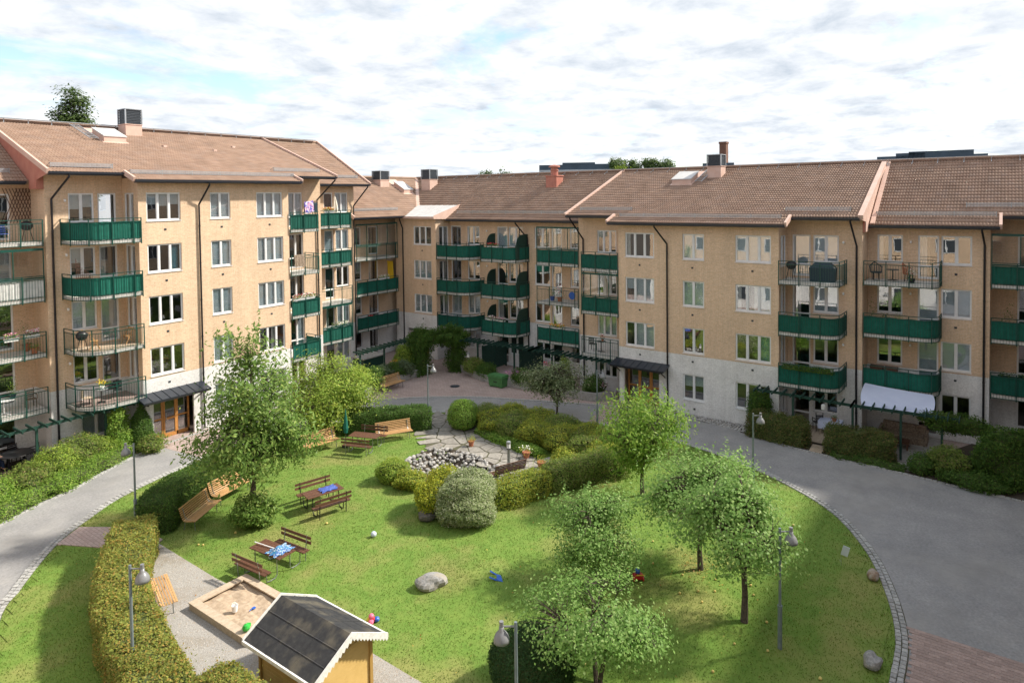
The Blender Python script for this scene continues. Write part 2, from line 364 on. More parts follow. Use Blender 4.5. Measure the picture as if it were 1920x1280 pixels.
mk_leaf('leaf_varieg', (.42,.47,.26), (.23,.31,.12), (.60,.61,.44)); mk_leaf('leaf_ivy', (.095,.185,.032), (.055,.125,.022), (.16,.25,.045))
mk_leaf('leaf_mixed', (.260,.345,.070), (.150,.235,.048), (.31,.27,.11)); mk_leaf('leaf_far', (.12,.18,.055), (.075,.125,.042), (.18,.24,.08))
mk_leaf('leaf_grey', (.20,.26,.15), (.12,.17,.09)); mk_leaf('grass_blade', (.165,.255,.042), (.120,.205,.030), (.27,.27,.095), trans=.4, rough=.7)
mk_leaf('fallen_leaf', (.42,.22,.05), (.30,.13,.04), (.45,.36,.08), trans=.1); mk_leaf('roof_tile', (.310,.212,.158), (.280,.186,.138), (.295,.206,.160), trans=0, rough=.75)
mk_leaf('far_lime', (.26,.34,.04), (.18,.26,.03))
# ------------------------------------------------------------------ foliage
def unit(a): return a / np.maximum(np.linalg.norm(a, axis=1, keepdims=True), 1e-9)
def leaf_arrays(P, Nrm, size, asp=.55, tilt=.8, rng=RNG, droop=0.0):
    n = len(P); nr = unit(np.asarray(Nrm) + rng.normal(size=(n, 3)) * tilt)
    t = unit(np.cross(nr, rng.normal(size=(n, 3)))); t[:, 2] -= droop; t = unit(t); b = np.cross(nr, t)
    s = (size * (.65 + .7 * rng.random((n, 1))))
    v = np.stack([P - t*s*.5, P + b*s*asp*.5, P + t*s*.5, P - b*s*asp*.5], 1).reshape(-1, 3)
    return v, np.arange(4*n, dtype=np.int32).reshape(n, 4)
def sample_mesh(mb, n, rng=RNG):
    V = np.array(mb.v); tri = []
    for f in mb.f:
        for k in range(1, len(f)-1): tri.append((f[0], f[k], f[k+1]))
    t = np.array(tri); a, b, c = V[t[:, 0]], V[t[:, 1]], V[t[:, 2]]
    cr = np.cross(b-a, c-a); ar = np.linalg.norm(cr, axis=1) / 2
    i = rng.choice(len(t), size=n, p=ar/ar.sum()); u = rng.random((n, 2)); sw = u.sum(1) > 1; u[sw] = 1 - u[sw]
    return a[i] + (b[i]-a[i])*u[:, :1] + (c[i]-a[i])*u[:, 1:], unit(cr[i])
def mesh_area(mb):
    V = np.array(mb.v); s = 0
    for f in mb.f:
        for k in range(1, len(f)-1): s += np.linalg.norm(np.cross(V[f[k]]-V[f[0]], V[f[k+1]]-V[f[0]])) / 2
    return s
def blob(c, r, seed=0, lump=.12, nu=18, nv=10, flat=.0):
    """lumpy closed shape, bottom resting at c.z"""
    g = np.random.default_rng(seed); ph = g.random((6, 3)) * 6.28; fr = g.uniform(1.5, 5, (6, 3)); mb = MB(); rows = []
    for i in range(nv+1):
        th = math.pi * i / nv; row = []
        for j in range(nu):
            f = 2*math.pi*j/nu; d = np.array((math.sin(th)*math.cos(f), math.sin(th)*math.sin(f), math.cos(th)))
            k = 1 + lump * float(np.mean(np.sin(fr @ d + ph[:, 0]))) * 2.2
            z = d[2]*k; z = max(z, -1 + flat)
            row.append((c[0] + r[0]*d[0]*k, c[1] + r[1]*d[1]*k, c[2] + r[2]*(1 + z)/2 * 1.0))
        rows.append(row)
    for i in range(nv):
        for j in range(nu):
            mb.quad(rows[i][j], rows[i+1][j], rows[i+1][(j+1) % nu], rows[i][(j+1) % nu])
    return mb
def sweep_hedge(path, w, h, z0=0, seed=0, rnd=.18, lump=.06, top_w=None):
    """trimmed hedge along a path: rounded box section"""
    g = np.random.default_rng(seed); pts = [Vector((p[0], p[1], 0)) for p in path]
    # resample
    out = []
    for a, b in zip(pts[:-1], pts[1:]):
        n = max(1, int((b-a).length / .35))
        for k in range(n): out.append(a.lerp(b, k/n))
    out.append(pts[-1]); pts = out
    for _ in range(3):
        pts = [pts[0]] + [(pts[i-1] + pts[i]*2 + pts[i+1]) / 4 for i in range(1, len(pts)-1)] + [pts[-1]]
    mb = MB(); rings = []; hw = w/2
    prof = [(-hw, 0), (-hw*1.0, h*.35), (-hw, h-rnd), (-hw+rnd*.6, h-rnd*.15), (0, h), (hw-rnd*.6, h-rnd*.15), (hw, h-rnd), (hw, h*.35), (hw, 0)]
    for i, p in enumerate(pts):
        d = (pts[min(i+1, len(pts)-1)] - pts[max(i-1, 0)]).normalized(); s = Vector((-d.y, d.x, 0))
        e = 1.0
        if i == 0 or i == len(pts)-1: e = .82
        rings.append([tuple(p + s*(q[0]*e + g.normal()*lump*.5) + Vector((0, 0, z0 + q[1]*(1 if q[1] == 0 else (1 + g.normal()*lump*.35)) * (.94 if e < 1 else 1)))) for q in prof])
    for a, b in zip(rings[:-1], rings[1:]):
        for k in range(len(prof)-1): mb.quad(a[k], b[k], b[k+1], a[k+1])
    mb.poly(rings[0]); mb.poly(list(reversed(rings[-1])))
    return mb
def bush(name, label, cat, mb, leaf, density, size, group=None, asp=.55, rough=.06, core='twigs', base=None, tilt=.55, shoots=0, seed=0, extra=None, inset=.05):
    """a plant: solid filler body, coloured as twigs and shaded leaf, inside a skin of separate leaves"""
    g = np.random.default_rng(seed + 11)
    V = np.array(mb.v); c = base or (float(V[:, 0].mean()), float(V[:, 1].mean()), float(V[:, 2].min()))
    root = link(name, None, None, T(*c), label, cat, group)
    n = int(mesh_area(mb) * density); P, Nn = sample_mesh(mb, n, g)
    cen = V.mean(0)
    out = np.sign((Nn * (P - cen)).sum(1))[:, None]; Nn = Nn * np.where(out == 0, 1, out)
    lp = np.sin(P @ g.normal(size=(3, 3))*4.2 + g.random(3)*6).mean(1, keepdims=True)      # uneven growth over the surface
    P = P + Nn * (g.random((n, 1)) ** 1.5 * rough * 2 - rough*.7 + lp*rough*1.1)
    v, q = leaf_arrays(P, Nn*.8 + np.array((0, 0, .5)), size, asp, tilt, g)
    if shoots:
        S, Ns = sample_mesh(mb, shoots, g); up = Ns*.5 + np.array((0, 0, 1)); up = unit(up); ln = g.random((shoots, 1)) * .30 + .08
        PP = np.concatenate([S + up*ln*k for k in (.4, .7, 1.0)]) + g.normal(size=(shoots*3, 3))*.02
        v2, q2 = leaf_arrays(PP, g.normal(size=(len(PP), 3)), size*.9, asp, 1, g); q = np.concatenate([q, q2 + len(v)]); v = np.concatenate([v, v2])
    v = v - np.array(c)
    link('foliage', fast_mesh('foliage', v, q, MAT[leaf]), root, T(*c))
    cm = MB(); cc = V.mean(0); cc[2] = V[:, 2].min()
    k = np.array([(max(.55, 1 - inset*2.2/max(.2, np.linalg.norm((p-cc)[:2])))) for p in V])[:, None]
    Vs = cc + (V-cc)*k; Vs[:, 2] = np.where(V[:, 2] > V[:, 2].min()+.01, V[:, 2] - inset, V[:, 2])
    cm.v = [tuple(p - np.array(c)) for p in Vs]; cm.f = list(mb.f); cm.m = [0]*len(mb.f)
    cm.build('stems', MAT[core], root, T(*c))  # solid filler against see-through; inner shade of the plant is in its colour
    return root
def tree(name, label, base, crowns, trunk_r, leaf, n_clusters, per, size, fork=1.2, seed=0, group=None, spread=.28, asp=.5, lean=(0, 0), stems=1, surf=.55, droop=0.0, twig=.012, cat='tree', shoots=0, gap=-.02):
    """trunk that forks into limbs reaching clusters of separate leaves spread through the crown volumes [(centre), (radii)] relative to the base"""
    g = np.random.default_rng(seed); root = link(name, None, None, T(*base), label, cat, group); M = T(*base)
    wts = np.array([r[0]*r[1]*r[2] for c, r in crowns]); wts = wts / wts.sum(); cl = []
    ph = g.random((5, 3))*6.28; fq = g.uniform(1.2, 3.4, (5, 3))
    while len(cl) < n_clusters:
        c, r = crowns[g.choice(len(crowns), p=wts)]; d = g.normal(size=3); d /= np.linalg.norm(d)
        rad = (surf + (1-surf) * g.random()) if g.random() < .75 else g.random()
        p = np.array(c) + np.array(r)*d*rad*(1 + .55*float(np.mean(np.sin(fq @ d*1.8 + ph[:, 1]))))
        if float(np.mean(np.sin((fq*p).sum(1)*1.1 + ph[:, 0]))) < gap and g.random() < .9: continue      # openings in the crown
        if p[2] > .25: cl.append(p)
    cl = np.array(cl)
    mb = MB(); zt = max(c[2]+r[2]*.4 for c, r in crowns)
    limbs = []
    for s in range(stems):
        off = g.normal(size=2)*.12*(stems > 1); a = [(off[0], off[1], -.05)]
        top = np.array((lean[0] + off[0]*4, lean[1] + off[1]*4, fork)); k1 = top*.5 + np.append(g.normal(size=2)*.05, 0)
        tr = trunk_r / math.sqrt(stems)
        mb.tube([a[0], tuple(k1*np.array((1, 1, 1))), tuple(top)], [tr*1.25, tr*.95, tr*.85], 9)
        n_l = max(3, 7 - stems)
        for k in range(n_l):
            tgt = cl[g.integers(len(cl))]*.75 + np.array((lean[0], lean[1], zt))*.25
            if k == 0: tgt = np.array((lean[0]*1.3, lean[1]*1.3, zt))
            mid = top*.5 + tgt*.5 + np.append(g.normal(size=2)*.12, .12)
            pts = [top, top*.75+mid*.25 + np.array((0, 0, .04)), mid, mid*.4+tgt*.6 + g.normal(size=3)*.06, tgt]
            mb.tube([tuple(p) for p in pts], [tr*.7, tr*.55, tr*.38, tr*.25, tr*.12], 7)
            for a_, b_ in zip(pts[:-1], pts[1:]):
                for f in (0, .33, .66): limbs.append(a_*(1-f) + b_*f)
    limbs = np.array(limbs)
    for p in cl:
        i = np.argmin(((limbs - p)**2).sum(1) + (limbs[:, 2] > p[2])*.3); q = limbs[i]
        mid = (p+q)/2 + np.array((0, 0, .08)) + g.normal(size=3)*.05
        mb.tube([tuple(q), tuple(mid), tuple(p)], [twig*1.6, twig*1.1, twig*.5], 4, caps=False)
    mb.build('trunk', MAT['bark'], root, M)
    cs = g.uniform(.55, 1.35, n_clusters); cnt = np.maximum(4, (per*cs**1.6).astype(int)); ci = np.repeat(cl, cnt, 0); sp_ = np.repeat(cs, cnt)[:, None]; n = len(ci)
    off = g.normal(size=(n, 3)) * spread * sp_ * np.array((1, 1, .70)); P = ci + off
    if shoots:      # upright young shoots standing out of the crown
        tops = cl[np.argsort(-cl[:, 2] + g.normal(size=len(cl))*.5)[:shoots]]; hh = g.uniform(.35, .8, shoots); S = []
        for t_, h_ in zip(tops, hh):
            dr = np.array((g.normal()*.18, g.normal()*.18, 1)); S += [t_ + dr*h_*f + g.normal(size=3)*.035 for f in np.linspace(.15, 1, int(h_*26))]
            mb2 = None
        P = np.concatenate([P, np.array(S)]); off = np.concatenate([off, g.normal(size=(len(S), 3))*.3])
    k = P[:, 2] > .12; P = P[k]; off = off[k]
    cc = np.average(np.array([c for c, r in crowns]), axis=0, weights=wts); rd = unit((P - cc)/np.array((1, 1, .8)))
    v, q = leaf_arrays(P, np.array((0, 0, .55)) + rd*.7 + off*.5, size, asp, .48, g, droop)
    link('crown', fast_mesh('crown', v, q, MAT[leaf]), root, M)
    return root

# ------------------------------------------------------------------ ground
def catmull(pts, n=6, closed=True):
    out = []; m = len(pts)
    for i in range(m if closed else m-1):
        p = [np.array(pts[(i+k) % m] if closed else pts[min(max(i+k, 0), m-1)], float) for k in (-1, 0, 1, 2)]
        for s in range(n):
            t = s/n; out.append(tuple(.5*((2*p[1]) + (-p[0]+p[2])*t + (2*p[0]-5*p[1]+4*p[2]-p[3])*t*t + (-p[0]+3*p[1]-3*p[2]+p[3])*t**3)))
    if not closed: out.append(tuple(pts[-1]))
    return out
def inside(P, poly):
    x, y = P[:, 0], P[:, 1]; r = np.zeros(len(P), bool); q = np.array(poly); j = len(q)-1
    for i in range(len(q)):
        c = ((q[i, 1] > y) != (q[j, 1] > y)) & (x < (q[j, 0]-q[i, 0]) * (y-q[i, 1]) / (q[j, 1]-q[i, 1] + 1e-12) + q[i, 0]); r ^= c; j = i
    return r
_inv = np.array(cam.matrix_basis.inverted())
def pix(P):
    """where points land in the 1920 px frame, used only to rank which pieces show largest"""
    P = np.atleast_2d(np.asarray(P, float)); c = P @ _inv[:3, :3].T + _inv[:3, 3]; d = -c[:, 2]
    d = np.where(d > .1, d, 1e6); return np.stack([960 + 1264.08*c[:, 0]/d, 406.86 - 1264.08*c[:, 1]/d, -c[:, 2]], 1)
def in_view(P, m=0):
    q = pix(P); return (q[:, 2] > .5) & (q[:, 0] > -m) & (q[:, 0] < 1920+m) & (q[:, 1] > -m) & (q[:, 1] < 1280+m)
LAWN_Z = .03
LAWN = catmull([(7.24,25.46),(8.29,26.97),(9.44,28.45),(10.58,29.65),(11.92,30.63),(13.64,31.65),(16.6,32.5),(19.2,32.9),(22.5,32.6),(25.2,31.7),(27.29,30.3),(29.81,28.41),(31.71,25.76),(33.12,22.78),(33.75,19.46),(33.94,16.19),(33.48,12.67),(32.59,9.94),(31.38,7.68),(29.73,5.61),(27.37,4.08),(25.1,3.17),(22.81,2.57),(20.94,2.42),(18,2.5),(14.5,3.3),(10,5.9),(6.5,10),(5.0,15),(5.3,20.3)], 8)
OUTER = catmull([(9.51,33.07),(10.93,33.8),(12.5,34.3),(14.26,35.25),(16.15,36.15),(17.74,36.6),(20.5,36.75),(23.5,36.5),(26.5,35.4),(29.49,33.31),(32.23,30.69),(34.19,27.75),(35.28,25.08),(36.5,22),(37.5,19.0),(38.0,15.8),(37.3,11.6),(36.3,8.34),(36.05,5.39),(35.76,3.13),(35.53,.51),(35.0,-2.5),(33,-7),(22,-7),(12,-5),(4,2),(0.5,9),(-.5,18),(2.5,26.5),(6.2,31.0)], 5)
def lawn_h(x, y):
    def g(cx, cy, r, h): return h*np.exp(-((x-cx)**2 + (y-cy)**2)/(r*r))
    return LAWN_Z + g(17.6, 14.6, 1.5, .30) + g(19.8, 6.9, 1.7, .28) + .010*np.sin(x*.9+1)*np.sin(y*.8)
HOLE = (21.6, 26.3, 17.6, 24.4)
def sheet(name, x0, x1, y0, y1, z, mat):
    """flat sheet with an opening where the pond hollow is dug"""
    a, b, c, d = HOLE; m = MB()
    for q in ((x0, a, y0, y1), (b, x1, y0, y1), (a, b, y0, c), (a, b, d, y1)): m.quad((q[0], q[2], z), (q[1], q[2], z), (q[1], q[3], z), (q[0], q[3], z))
    m.build(name, MAT[mat], kind='structure')
sheet('ground', -450, 450, -450, 450, -.06, 'soil'); sheet('pavement', -4, 48, -14, 48, -.02, 'paving_brick')
def road_ring():
    c = np.array((19.4, 17.4)); O = np.array(OUTER) - c; ang = np.arctan2(O[:, 1], O[:, 0]); rad = np.hypot(O[:, 0], O[:, 1]); k = np.argsort(ang); m = MB(); ring = []
    for p in LAWN:
        d = np.array(p) - c; r = np.hypot(*d); t = math.atan2(d[1], d[0]); ro = np.interp(t, ang[k], rad[k], period=2*math.pi); u = d/r; ring.append((c + u*(r-.9), c + u*ro))
    for i in range(len(ring)): a, b = ring[i], ring[(i+1) % len(ring)]; m.quad((*a[0], 0), (*a[1], 0), (*b[1], 0), (*b[0], 0))
    m.build('road', MAT['asphalt'], kind='structure')
road_ring()
for nm, q in (('pavement', [(17.5,37.7),(18.15,33.2),(20.9,33.5),(21.2,37.7)]), ('pavement', [(33.8,19.5),(33.95,16.8),(38.4,16.3),(39.2,17.0),(39.2,19.5),(38.2,20.3)])):
    MB().poly([(x, y, .005) for x, y in q]).build(nm, MAT['paving_brick'], kind='structure')
POND_OUT = [(21.9,21.3),(22.1,22.4),(22.9,23.5),(24.1,24.05),(25.3,23.9),(26.0,23.0),(26.05,21.6),(25.75,20.2),(25.35,18.9),(24.95,18.0),(24.2,18.7),(23.4,19.6),(22.5,20.4)]
_pc = np.array((24.1, 21.4)); POND_IN = [tuple(_pc + (np.array(p)-_pc)*.93) for p in POND_OUT]
def build_lawn():
    s = .3; xs = np.arange(4, 35, s); ys = np.arange(1.5, 34, s); ids = {}; mb = MB()
    gx, gy = np.meshgrid(xs, ys, indexing='ij'); pts = np.stack([gx.ravel(), gy.ravel()], 1); ins = inside(pts, LAWN).reshape(gx.shape); z = lawn_h(gx, gy); pit = inside(pts + .15, POND_IN).reshape(gx.shape)
    ed = np.array(LAWN)
    # grid cells fully inside, and a skirt ring that follows the kerb exactly
    for i in range(len(xs)):
        for j in range(len(ys)):
            if ins[i, j]: ids[i, j] = len(mb.v); mb.v.append((xs[i], ys[j], z[i, j]))
    for i in range(len(xs)-1):
        for j in range(len(ys)-1):
            if ins[i, j] and ins[i+1, j] and ins[i, j+1] and ins[i+1, j+1] and not pit[i, j]: mb.f.append((ids[i, j], ids[i+1, j], ids[i+1, j+1], ids[i, j+1])); mb.m.append(0)
    c = np.array((19.4, 17.4)); n = len(LAWN)
    for k in range(n):
        a, b = np.array(LAWN[k]), np.array(LAWN[(k+1) % n]); a2 = a + (c-a)/np.linalg.norm(c-a)*.75; b2 = b + (c-b)/np.linalg.norm(c-b)*.75
        mb.quad((*a, LAWN_Z-.012), (*b, LAWN_Z-.012), (*b2, LAWN_Z-.022), (*a2, LAWN_Z-.022))
    mb.build('lawn', MAT['lawn'], kind='structure', smooth=True)
build_lawn()
GRAVEL = [(12.3,26.9),(12.5,26.2),(12.45,22),(12.55,20.6),(12.95,14.7),(12.9,12.5),(12.7,9.4),(8.2,9.4),(7.9,16),(9.3,19),(9.9,22),(10.8,24.6),(11.3,26.0),(11.6,26.9)]
MB().prism(GRAVEL, .0, .062).build('gravel_yard', MAT['gravel'], kind='structure')
BRICK_PATH = [(10.2,29.3),(11.3,30.1),(12.6,28.2),(12.75,26.3),(11.6,25.6),(11.2,27.4)]
MB().prism(BRICK_PATH, 0, .066).build('path', MAT['paving_brick'], kind='structure')
PATH = [(29.3,28.5),(30.6,27.0),(29.5,25.1),(28.7,23.2),(28.1,20.5),(27.4,17.6),(26.2,16.7),(24.9,17.7),(25.6,19.6),(26.2,21.6),(26.1,23.2),(25.5,24.4),(27.4,26.2)]
def voronoi_cells(poly, pts):
    out = []
    for i, p in enumerate(pts):
        c = [np.array(q, float) for q in ((p[0]-2, p[1]-2), (p[0]+2, p[1]-2), (p[0]+2, p[1]+2), (p[0]-2, p[1]+2))]
        for j, q in enumerate(pts):
            if i == j or abs(q[0]-p[0]) > 3 or abs(q[1]-p[1]) > 3: continue
            m = (p+q)/2; d = q-p; nc = []
            for k in range(len(c)):
                a, b = c[k], c[(k+1) % len(c)]; da, db = (a-m) @ d, (b-m) @ d
                if da <= 0: nc.append(a)
                if (da < 0) != (db < 0): nc.append(a + (b-a)*da/(da-db))
            c = nc
            if len(c) < 3: break
        if len(c) >= 3: out.append((p, c))
    return out
def flagstones():
    base = MB().prism(PATH, 0, .045).build('path', MAT['joint_sand'], kind='structure'); g = np.random.default_rng(4); pts = []
    while len(pts) < 62:
        p = np.array((g.uniform(24.5, 30.7), g.uniform(16.6, 28.5)))
        if inside(p[None], PATH)[0] and all(np.linalg.norm(p-q) > .42 for q in pts): pts.append(p)
        elif g.random() < .002: break
    for p, c in voronoi_cells(PATH, pts):
        c = [p + (q-p)*.91 for q in c]; c = [q if np.linalg.norm(q-p) < .75 else p + (q-p)/np.linalg.norm(q-p)*.75 for q in c]
        MB().prism([tuple(q) for q in c], .04, .062 + g.random()*.012).build('flagstone', MAT['flagstone'], base)
flagstones()
# kerb of two rows of granite setts round the lawn
def kerb():
    L = np.array(LAWN); d = np.linalg.norm(np.roll(L, -1, 0)-L, axis=1); s = np.concatenate([[0], np.cumsum(d)]); tot = s[-1]; g = np.random.default_rng(3)
    pos = []
    for off, step in ((.085, .20), (.255, .20)):
        for t in np.arange(0, tot, step):
            t = t + off*.4; k = min(np.searchsorted(s, t % tot) - 1, len(L)-1); k = max(k, 0); a, b = L[k], L[(k+1) % len(L)]; u = (t % tot - s[k])/max(d[k], 1e-6); p = a + (b-a)*u; tn = (b-a)/np.linalg.norm(b-a); nn = np.array((tn[1], -tn[0]))
            if (p + nn*.1 - np.array((19.4, 17.4))) @ nn < 0: nn = -nn
            pos.append((*(p + nn*off), math.atan2(tn[1], tn[0])))
    # a single row along the outer edge of the road
    O = np.array(OUTER)
    for k in range(len(O)):
        a, b = O[k], O[(k+1) % len(O)]; ln = np.linalg.norm(b-a)
        for t in np.arange(0, ln, .2): p = a + (b-a)*t/ln; pos.append((p[0], p[1], math.atan2(*(b-a)[::-1])))
    pos = np.array(pos); P3 = np.c_[pos[:, :2], np.full(len(pos), .02)]; vis = in_view(P3, 20); pos = pos[vis]; P3 = P3[vis]
    order = np.argsort(pix(P3)[:, 2]); root = MB().prism([(L[0][0]-.01, L[0][1]), (L[0][0]+.01, L[0][1]), (L[0][0], L[0][1]+.01)], -.02, -.01).build('kerb', MAT['joint_sand'], kind='structure')
    # bedding strip under the setts
    bed = MB(); c = np.array((19.4, 17.4))
    for k in range(len(L)):
        a, b = L[k], L[(k+1) % len(L)]; ua, ub = (a-c)/np.linalg.norm(a-c), (b-c)/np.linalg.norm(b-c)
        bed.quad((*(a-ua*.02), .012), (*(b-ub*.02), .012), (*(b+ub*.36), .012), (*(a+ua*.36), .012))
    bed.build('bedding', MAT['joint_sand'], root)
    hx, hy, hz = .088, .073, .03
    me = MB().box(-hx, hx, -hy, hy, -.04, hz-.006).box(-hx*.86, hx*.86, -hy*.84, hy*.84, hz-.006, hz+.004).mesh('sett', MAT['sett'])
    rest = MB()
    for n_, i in enumerate(order):
        x, y, a = pos[i]; M = T(x, y, .02 + g.normal()*.004, a + g.normal()*.05, 1 + g.normal()*.04)
        if n_ < 300: link('sett', me, root, M)
        else: rest.box(-hx, hx, -hy, hy, -.04, hz, M=M)
    rest.build('sett_rows', MAT['sett'], root, kind='stuff')
kerb()
def corner_paving():
    base = MB().prism([(23.2,-3.4),(23.2,2.15),(21.0,1.95),(16,2.1),(12,3.5),(12,-3.4)], .0, .006).build('brick_paving', MAT['paving_brick'], kind='structure'); g = np.random.default_rng(8)
    me = MB().box(-.066, .066, -.136, .136, 0, .012).mesh('brick', MAT['paver']); pos = []
    for i in range(90):
        x = 23.12 - i*.142
        for j in range(45): pos.append((x, 2.2 - j*.28 - (.14 if i % 2 else 0)))
    pos = np.array(pos); L = np.array(LAWN); c = np.array((19.4, 17.4)); dist = np.array([np.min(np.linalg.norm(L-p, axis=1)) for p in pos])
    ok = (~inside(pos, LAWN)) & (dist > .40) & (pos[:, 0] > 12.2) & (pos[:, 1] > -3.2); pos = pos[ok]; P3 = np.c_[pos, np.zeros(len(pos))]
    vis = in_view(P3, 25); o = np.argsort(pix(P3)[:, 2]); n = 0; rest = MB()
    for i in o:
        M = T(pos[i, 0], pos[i, 1], .006 + g.random()*.004, g.normal()*.01)
        if vis[i] and n < 300: link('brick', me, base, M); n += 1
        else: rest.box(-.066, .066, -.136, .136, 0, .012, M=M)
    rest.build('brick_rows', MAT['paver'], base, kind='stuff')
corner_paving()
BEDS = [[(5,31.6),(9.51,33.2),(10.93,34.0),(12.5,34.5),(14.26,35.45),(16.15,36.35),(17.4,36.8),(17.15,38.8),(13.5,38.8),(13.5,40.6),(5,40.6)],
        [(37.2,11.7),(36.45,8.34),(36.2,5.39),(35.95,3.13),(35.7,.51),(35.4,-2),(44,-2),(44,.4),(38.3,3.0),(38.3,11.9)]]
for b in BEDS: MB().prism(b, -.02, .03).build('planting_bed', MAT['soil'], kind='structure')
# grass blades: too many to count
def grass():
    g = np.random.default_rng(21); n = 330000; P = np.stack([g.uniform(4.5, 34.2, n), g.uniform(2.3, 33, n)], 1)
    k = inside(P, LAWN) & ~inside(P, GRAVEL) & ~inside(P, PATH) & ~inside(P, POND_OUT) & ~inside(P, BRICK_PATH); P = P[k]
    k = in_view(np.c_[P, np.full(len(P), .05)], 30); P = P[k]; n = len(P)
    z = lawn_h(P[:, 0], P[:, 1]) - .012; a = g.uniform(0, 6.28, n); h = g.uniform(.028, .065, n); w = g.uniform(.010, .018, n); l = g.normal(size=(n, 2))*.018
    b = np.c_[P, z]; dx = np.c_[np.cos(a)*w, np.sin(a)*w, np.zeros(n)]
    v = np.stack([b-dx, b+dx, b + np.c_[l, h]], 1).reshape(-1, 3)
    link('grass', fast_mesh('grass', v, np.arange(3*n).reshape(n, 3), MAT['grass_blade'], per=3), label='short green lawn grass with yellowed dry patches', cat='grass', kind='stuff')
grass()

# loose pebbles on the gravel: too many to count
def pebbles():
    g = np.random.default_rng(31); n = 26000; P = np.stack([g.uniform(7.8, 13.0, n), g.uniform(9.4, 27, n)], 1); P = P[inside(P, GRAVEL)]; P = P[in_view(np.c_[P, np.full(len(P), .06)], 20)]; n = len(P)
    s = g.uniform(.010, .024, (n, 1)); c = np.c_[P, np.full(n, .060)]; a = g.uniform(0, 6.28, n); ux = np.c_[np.cos(a), np.sin(a), np.zeros(n)]; uy = np.c_[-np.sin(a), np.cos(a), np.zeros(n)]; up = np.array((0, 0, 1.))
    v = np.stack([c + ux*s, c + uy*s, c - ux*s*1.2, c - uy*s, c + up*s*.9 + ux*s*.2], 1).reshape(-1, 3); b = np.arange(n)[:, None]*5
    q = np.concatenate([b + np.array(t) for t in ((0, 1, 4), (1, 2, 4), (2, 3, 4), (3, 0, 4))]); link('pebbles', fast_mesh('pebbles', v, q, MAT['pebble'], per=3), label='loose grey pebbles on the gravel yard', cat='gravel', kind='stuff')
mk_leaf('pebble', (.48,.45,.42), (.24,.225,.21), (.36,.29,.22), trans=0, rough=.9)
pebbles()
# ------------------------------------------------------------------ buildings
FL = 2.8; SILL = .9; HEAD = 2.43
class FA:
    """a wall plane: kind 'Y' faces -Y (left wing), kind 'X' faces -X (right wing); local x runs left to right seen from the court, local y inwards"""
    def __init__(s, kind, c): s.k, s.c = kind, c
    def M(s, u, z=0, d=0): return T(u, s.c+d, z) if s.k == 'Y' else T(s.c+d, u, z, -math.pi/2)
    def pt(s, u, d, z): return (u, s.c+d, z) if s.k == 'Y' else (s.c+d, u, z)
    def left(s, a, b): return min(a, b) if s.k == 'Y' else max(a, b)
def wall(bld, F, u0, u1, z0, z1, ops=(), split=3.58, reveal=.12, rooms=True):
    for name, mat, a, b in (('base_wall', 'white_brick', z0, min(split, z1)), ('wall', 'yellow_brick', max(split, z0), z1)):
        if b - a < .01: continue
        o2 = [(min(p[0], p[1]), max(p[0], p[1]), max(p[2], a), min(p[3], b)) for p in ops if p[3] > a+.001 and p[2] < b-.001]
        us = sorted({min(u0, u1), max(u0, u1), *[q for p in o2 for q in p[:2]]}); zs = sorted({a, b, *[q for p in o2 for q in p[2:]]}); mb = MB()
        for i in range(len(us)-1):
            for j in range(len(zs)-1):
                cu, cz = (us[i]+us[i+1])/2, (zs[j]+zs[j+1])/2
                if any(p[0] < cu < p[1] and p[2] < cz < p[3] for p in o2): continue
                mb.quad(F.pt(us[i], 0, zs[j]), F.pt(us[i+1], 0, zs[j]), F.pt(us[i+1], 0, zs[j+1]), F.pt(us[i], 0, zs[j+1]))
        for p in o2:
            r = reveal
            mb.quad(F.pt(p[0], 0, p[2]), F.pt(p[0], r, p[2]), F.pt(p[0], r, p[3]), F.pt(p[0], 0, p[3])); mb.quad(F.pt(p[1], 0, p[2]), F.pt(p[1], r, p[2]), F.pt(p[1], r, p[3]), F.pt(p[1], 0, p[3]))
            if p[3] < b-.001 or b == z1: mb.quad(F.pt(p[0], 0, p[3]), F.pt(p[1], 0, p[3]), F.pt(p[1], r, p[3]), F.pt(p[0], r, p[3]))
            if p[2] > a+.001 or a == z0: mb.quad(F.pt(p[0], 0, p[2]), F.pt(p[1], 0, p[2]), F.pt(p[1], r, p[2]), F.pt(p[0], r, p[2]))
        mb.build(name, MAT[mat], bld)
    if rooms:      # floors and a back wall behind the windows
        m = MB(); D = 3.2
        m.quad(F.pt(u0, D, z0), F.pt(u1, D, z0), F.pt(u1, D, z1), F.pt(u0, D, z1))
        for k in range(0, int(z1/FL)+1): m.quad(F.pt(u0, .16, k*FL-.03), F.pt(u1, .16, k*FL-.03), F.pt(u1, D, k*FL-.03), F.pt(u0, D, k*FL-.03))
        for u in ((u0+u1)/2+.1,): m.quad(F.pt(u, .16, z0), F.pt(u, D, z0), F.pt(u, D, z1), F.pt(u, .16, z1))
        m.build('room_wall', MAT['interior'], bld)
_cache = {}
def cmesh(key, fn):
    if key not in _cache: _cache[key] = fn()
    return _cache[key]
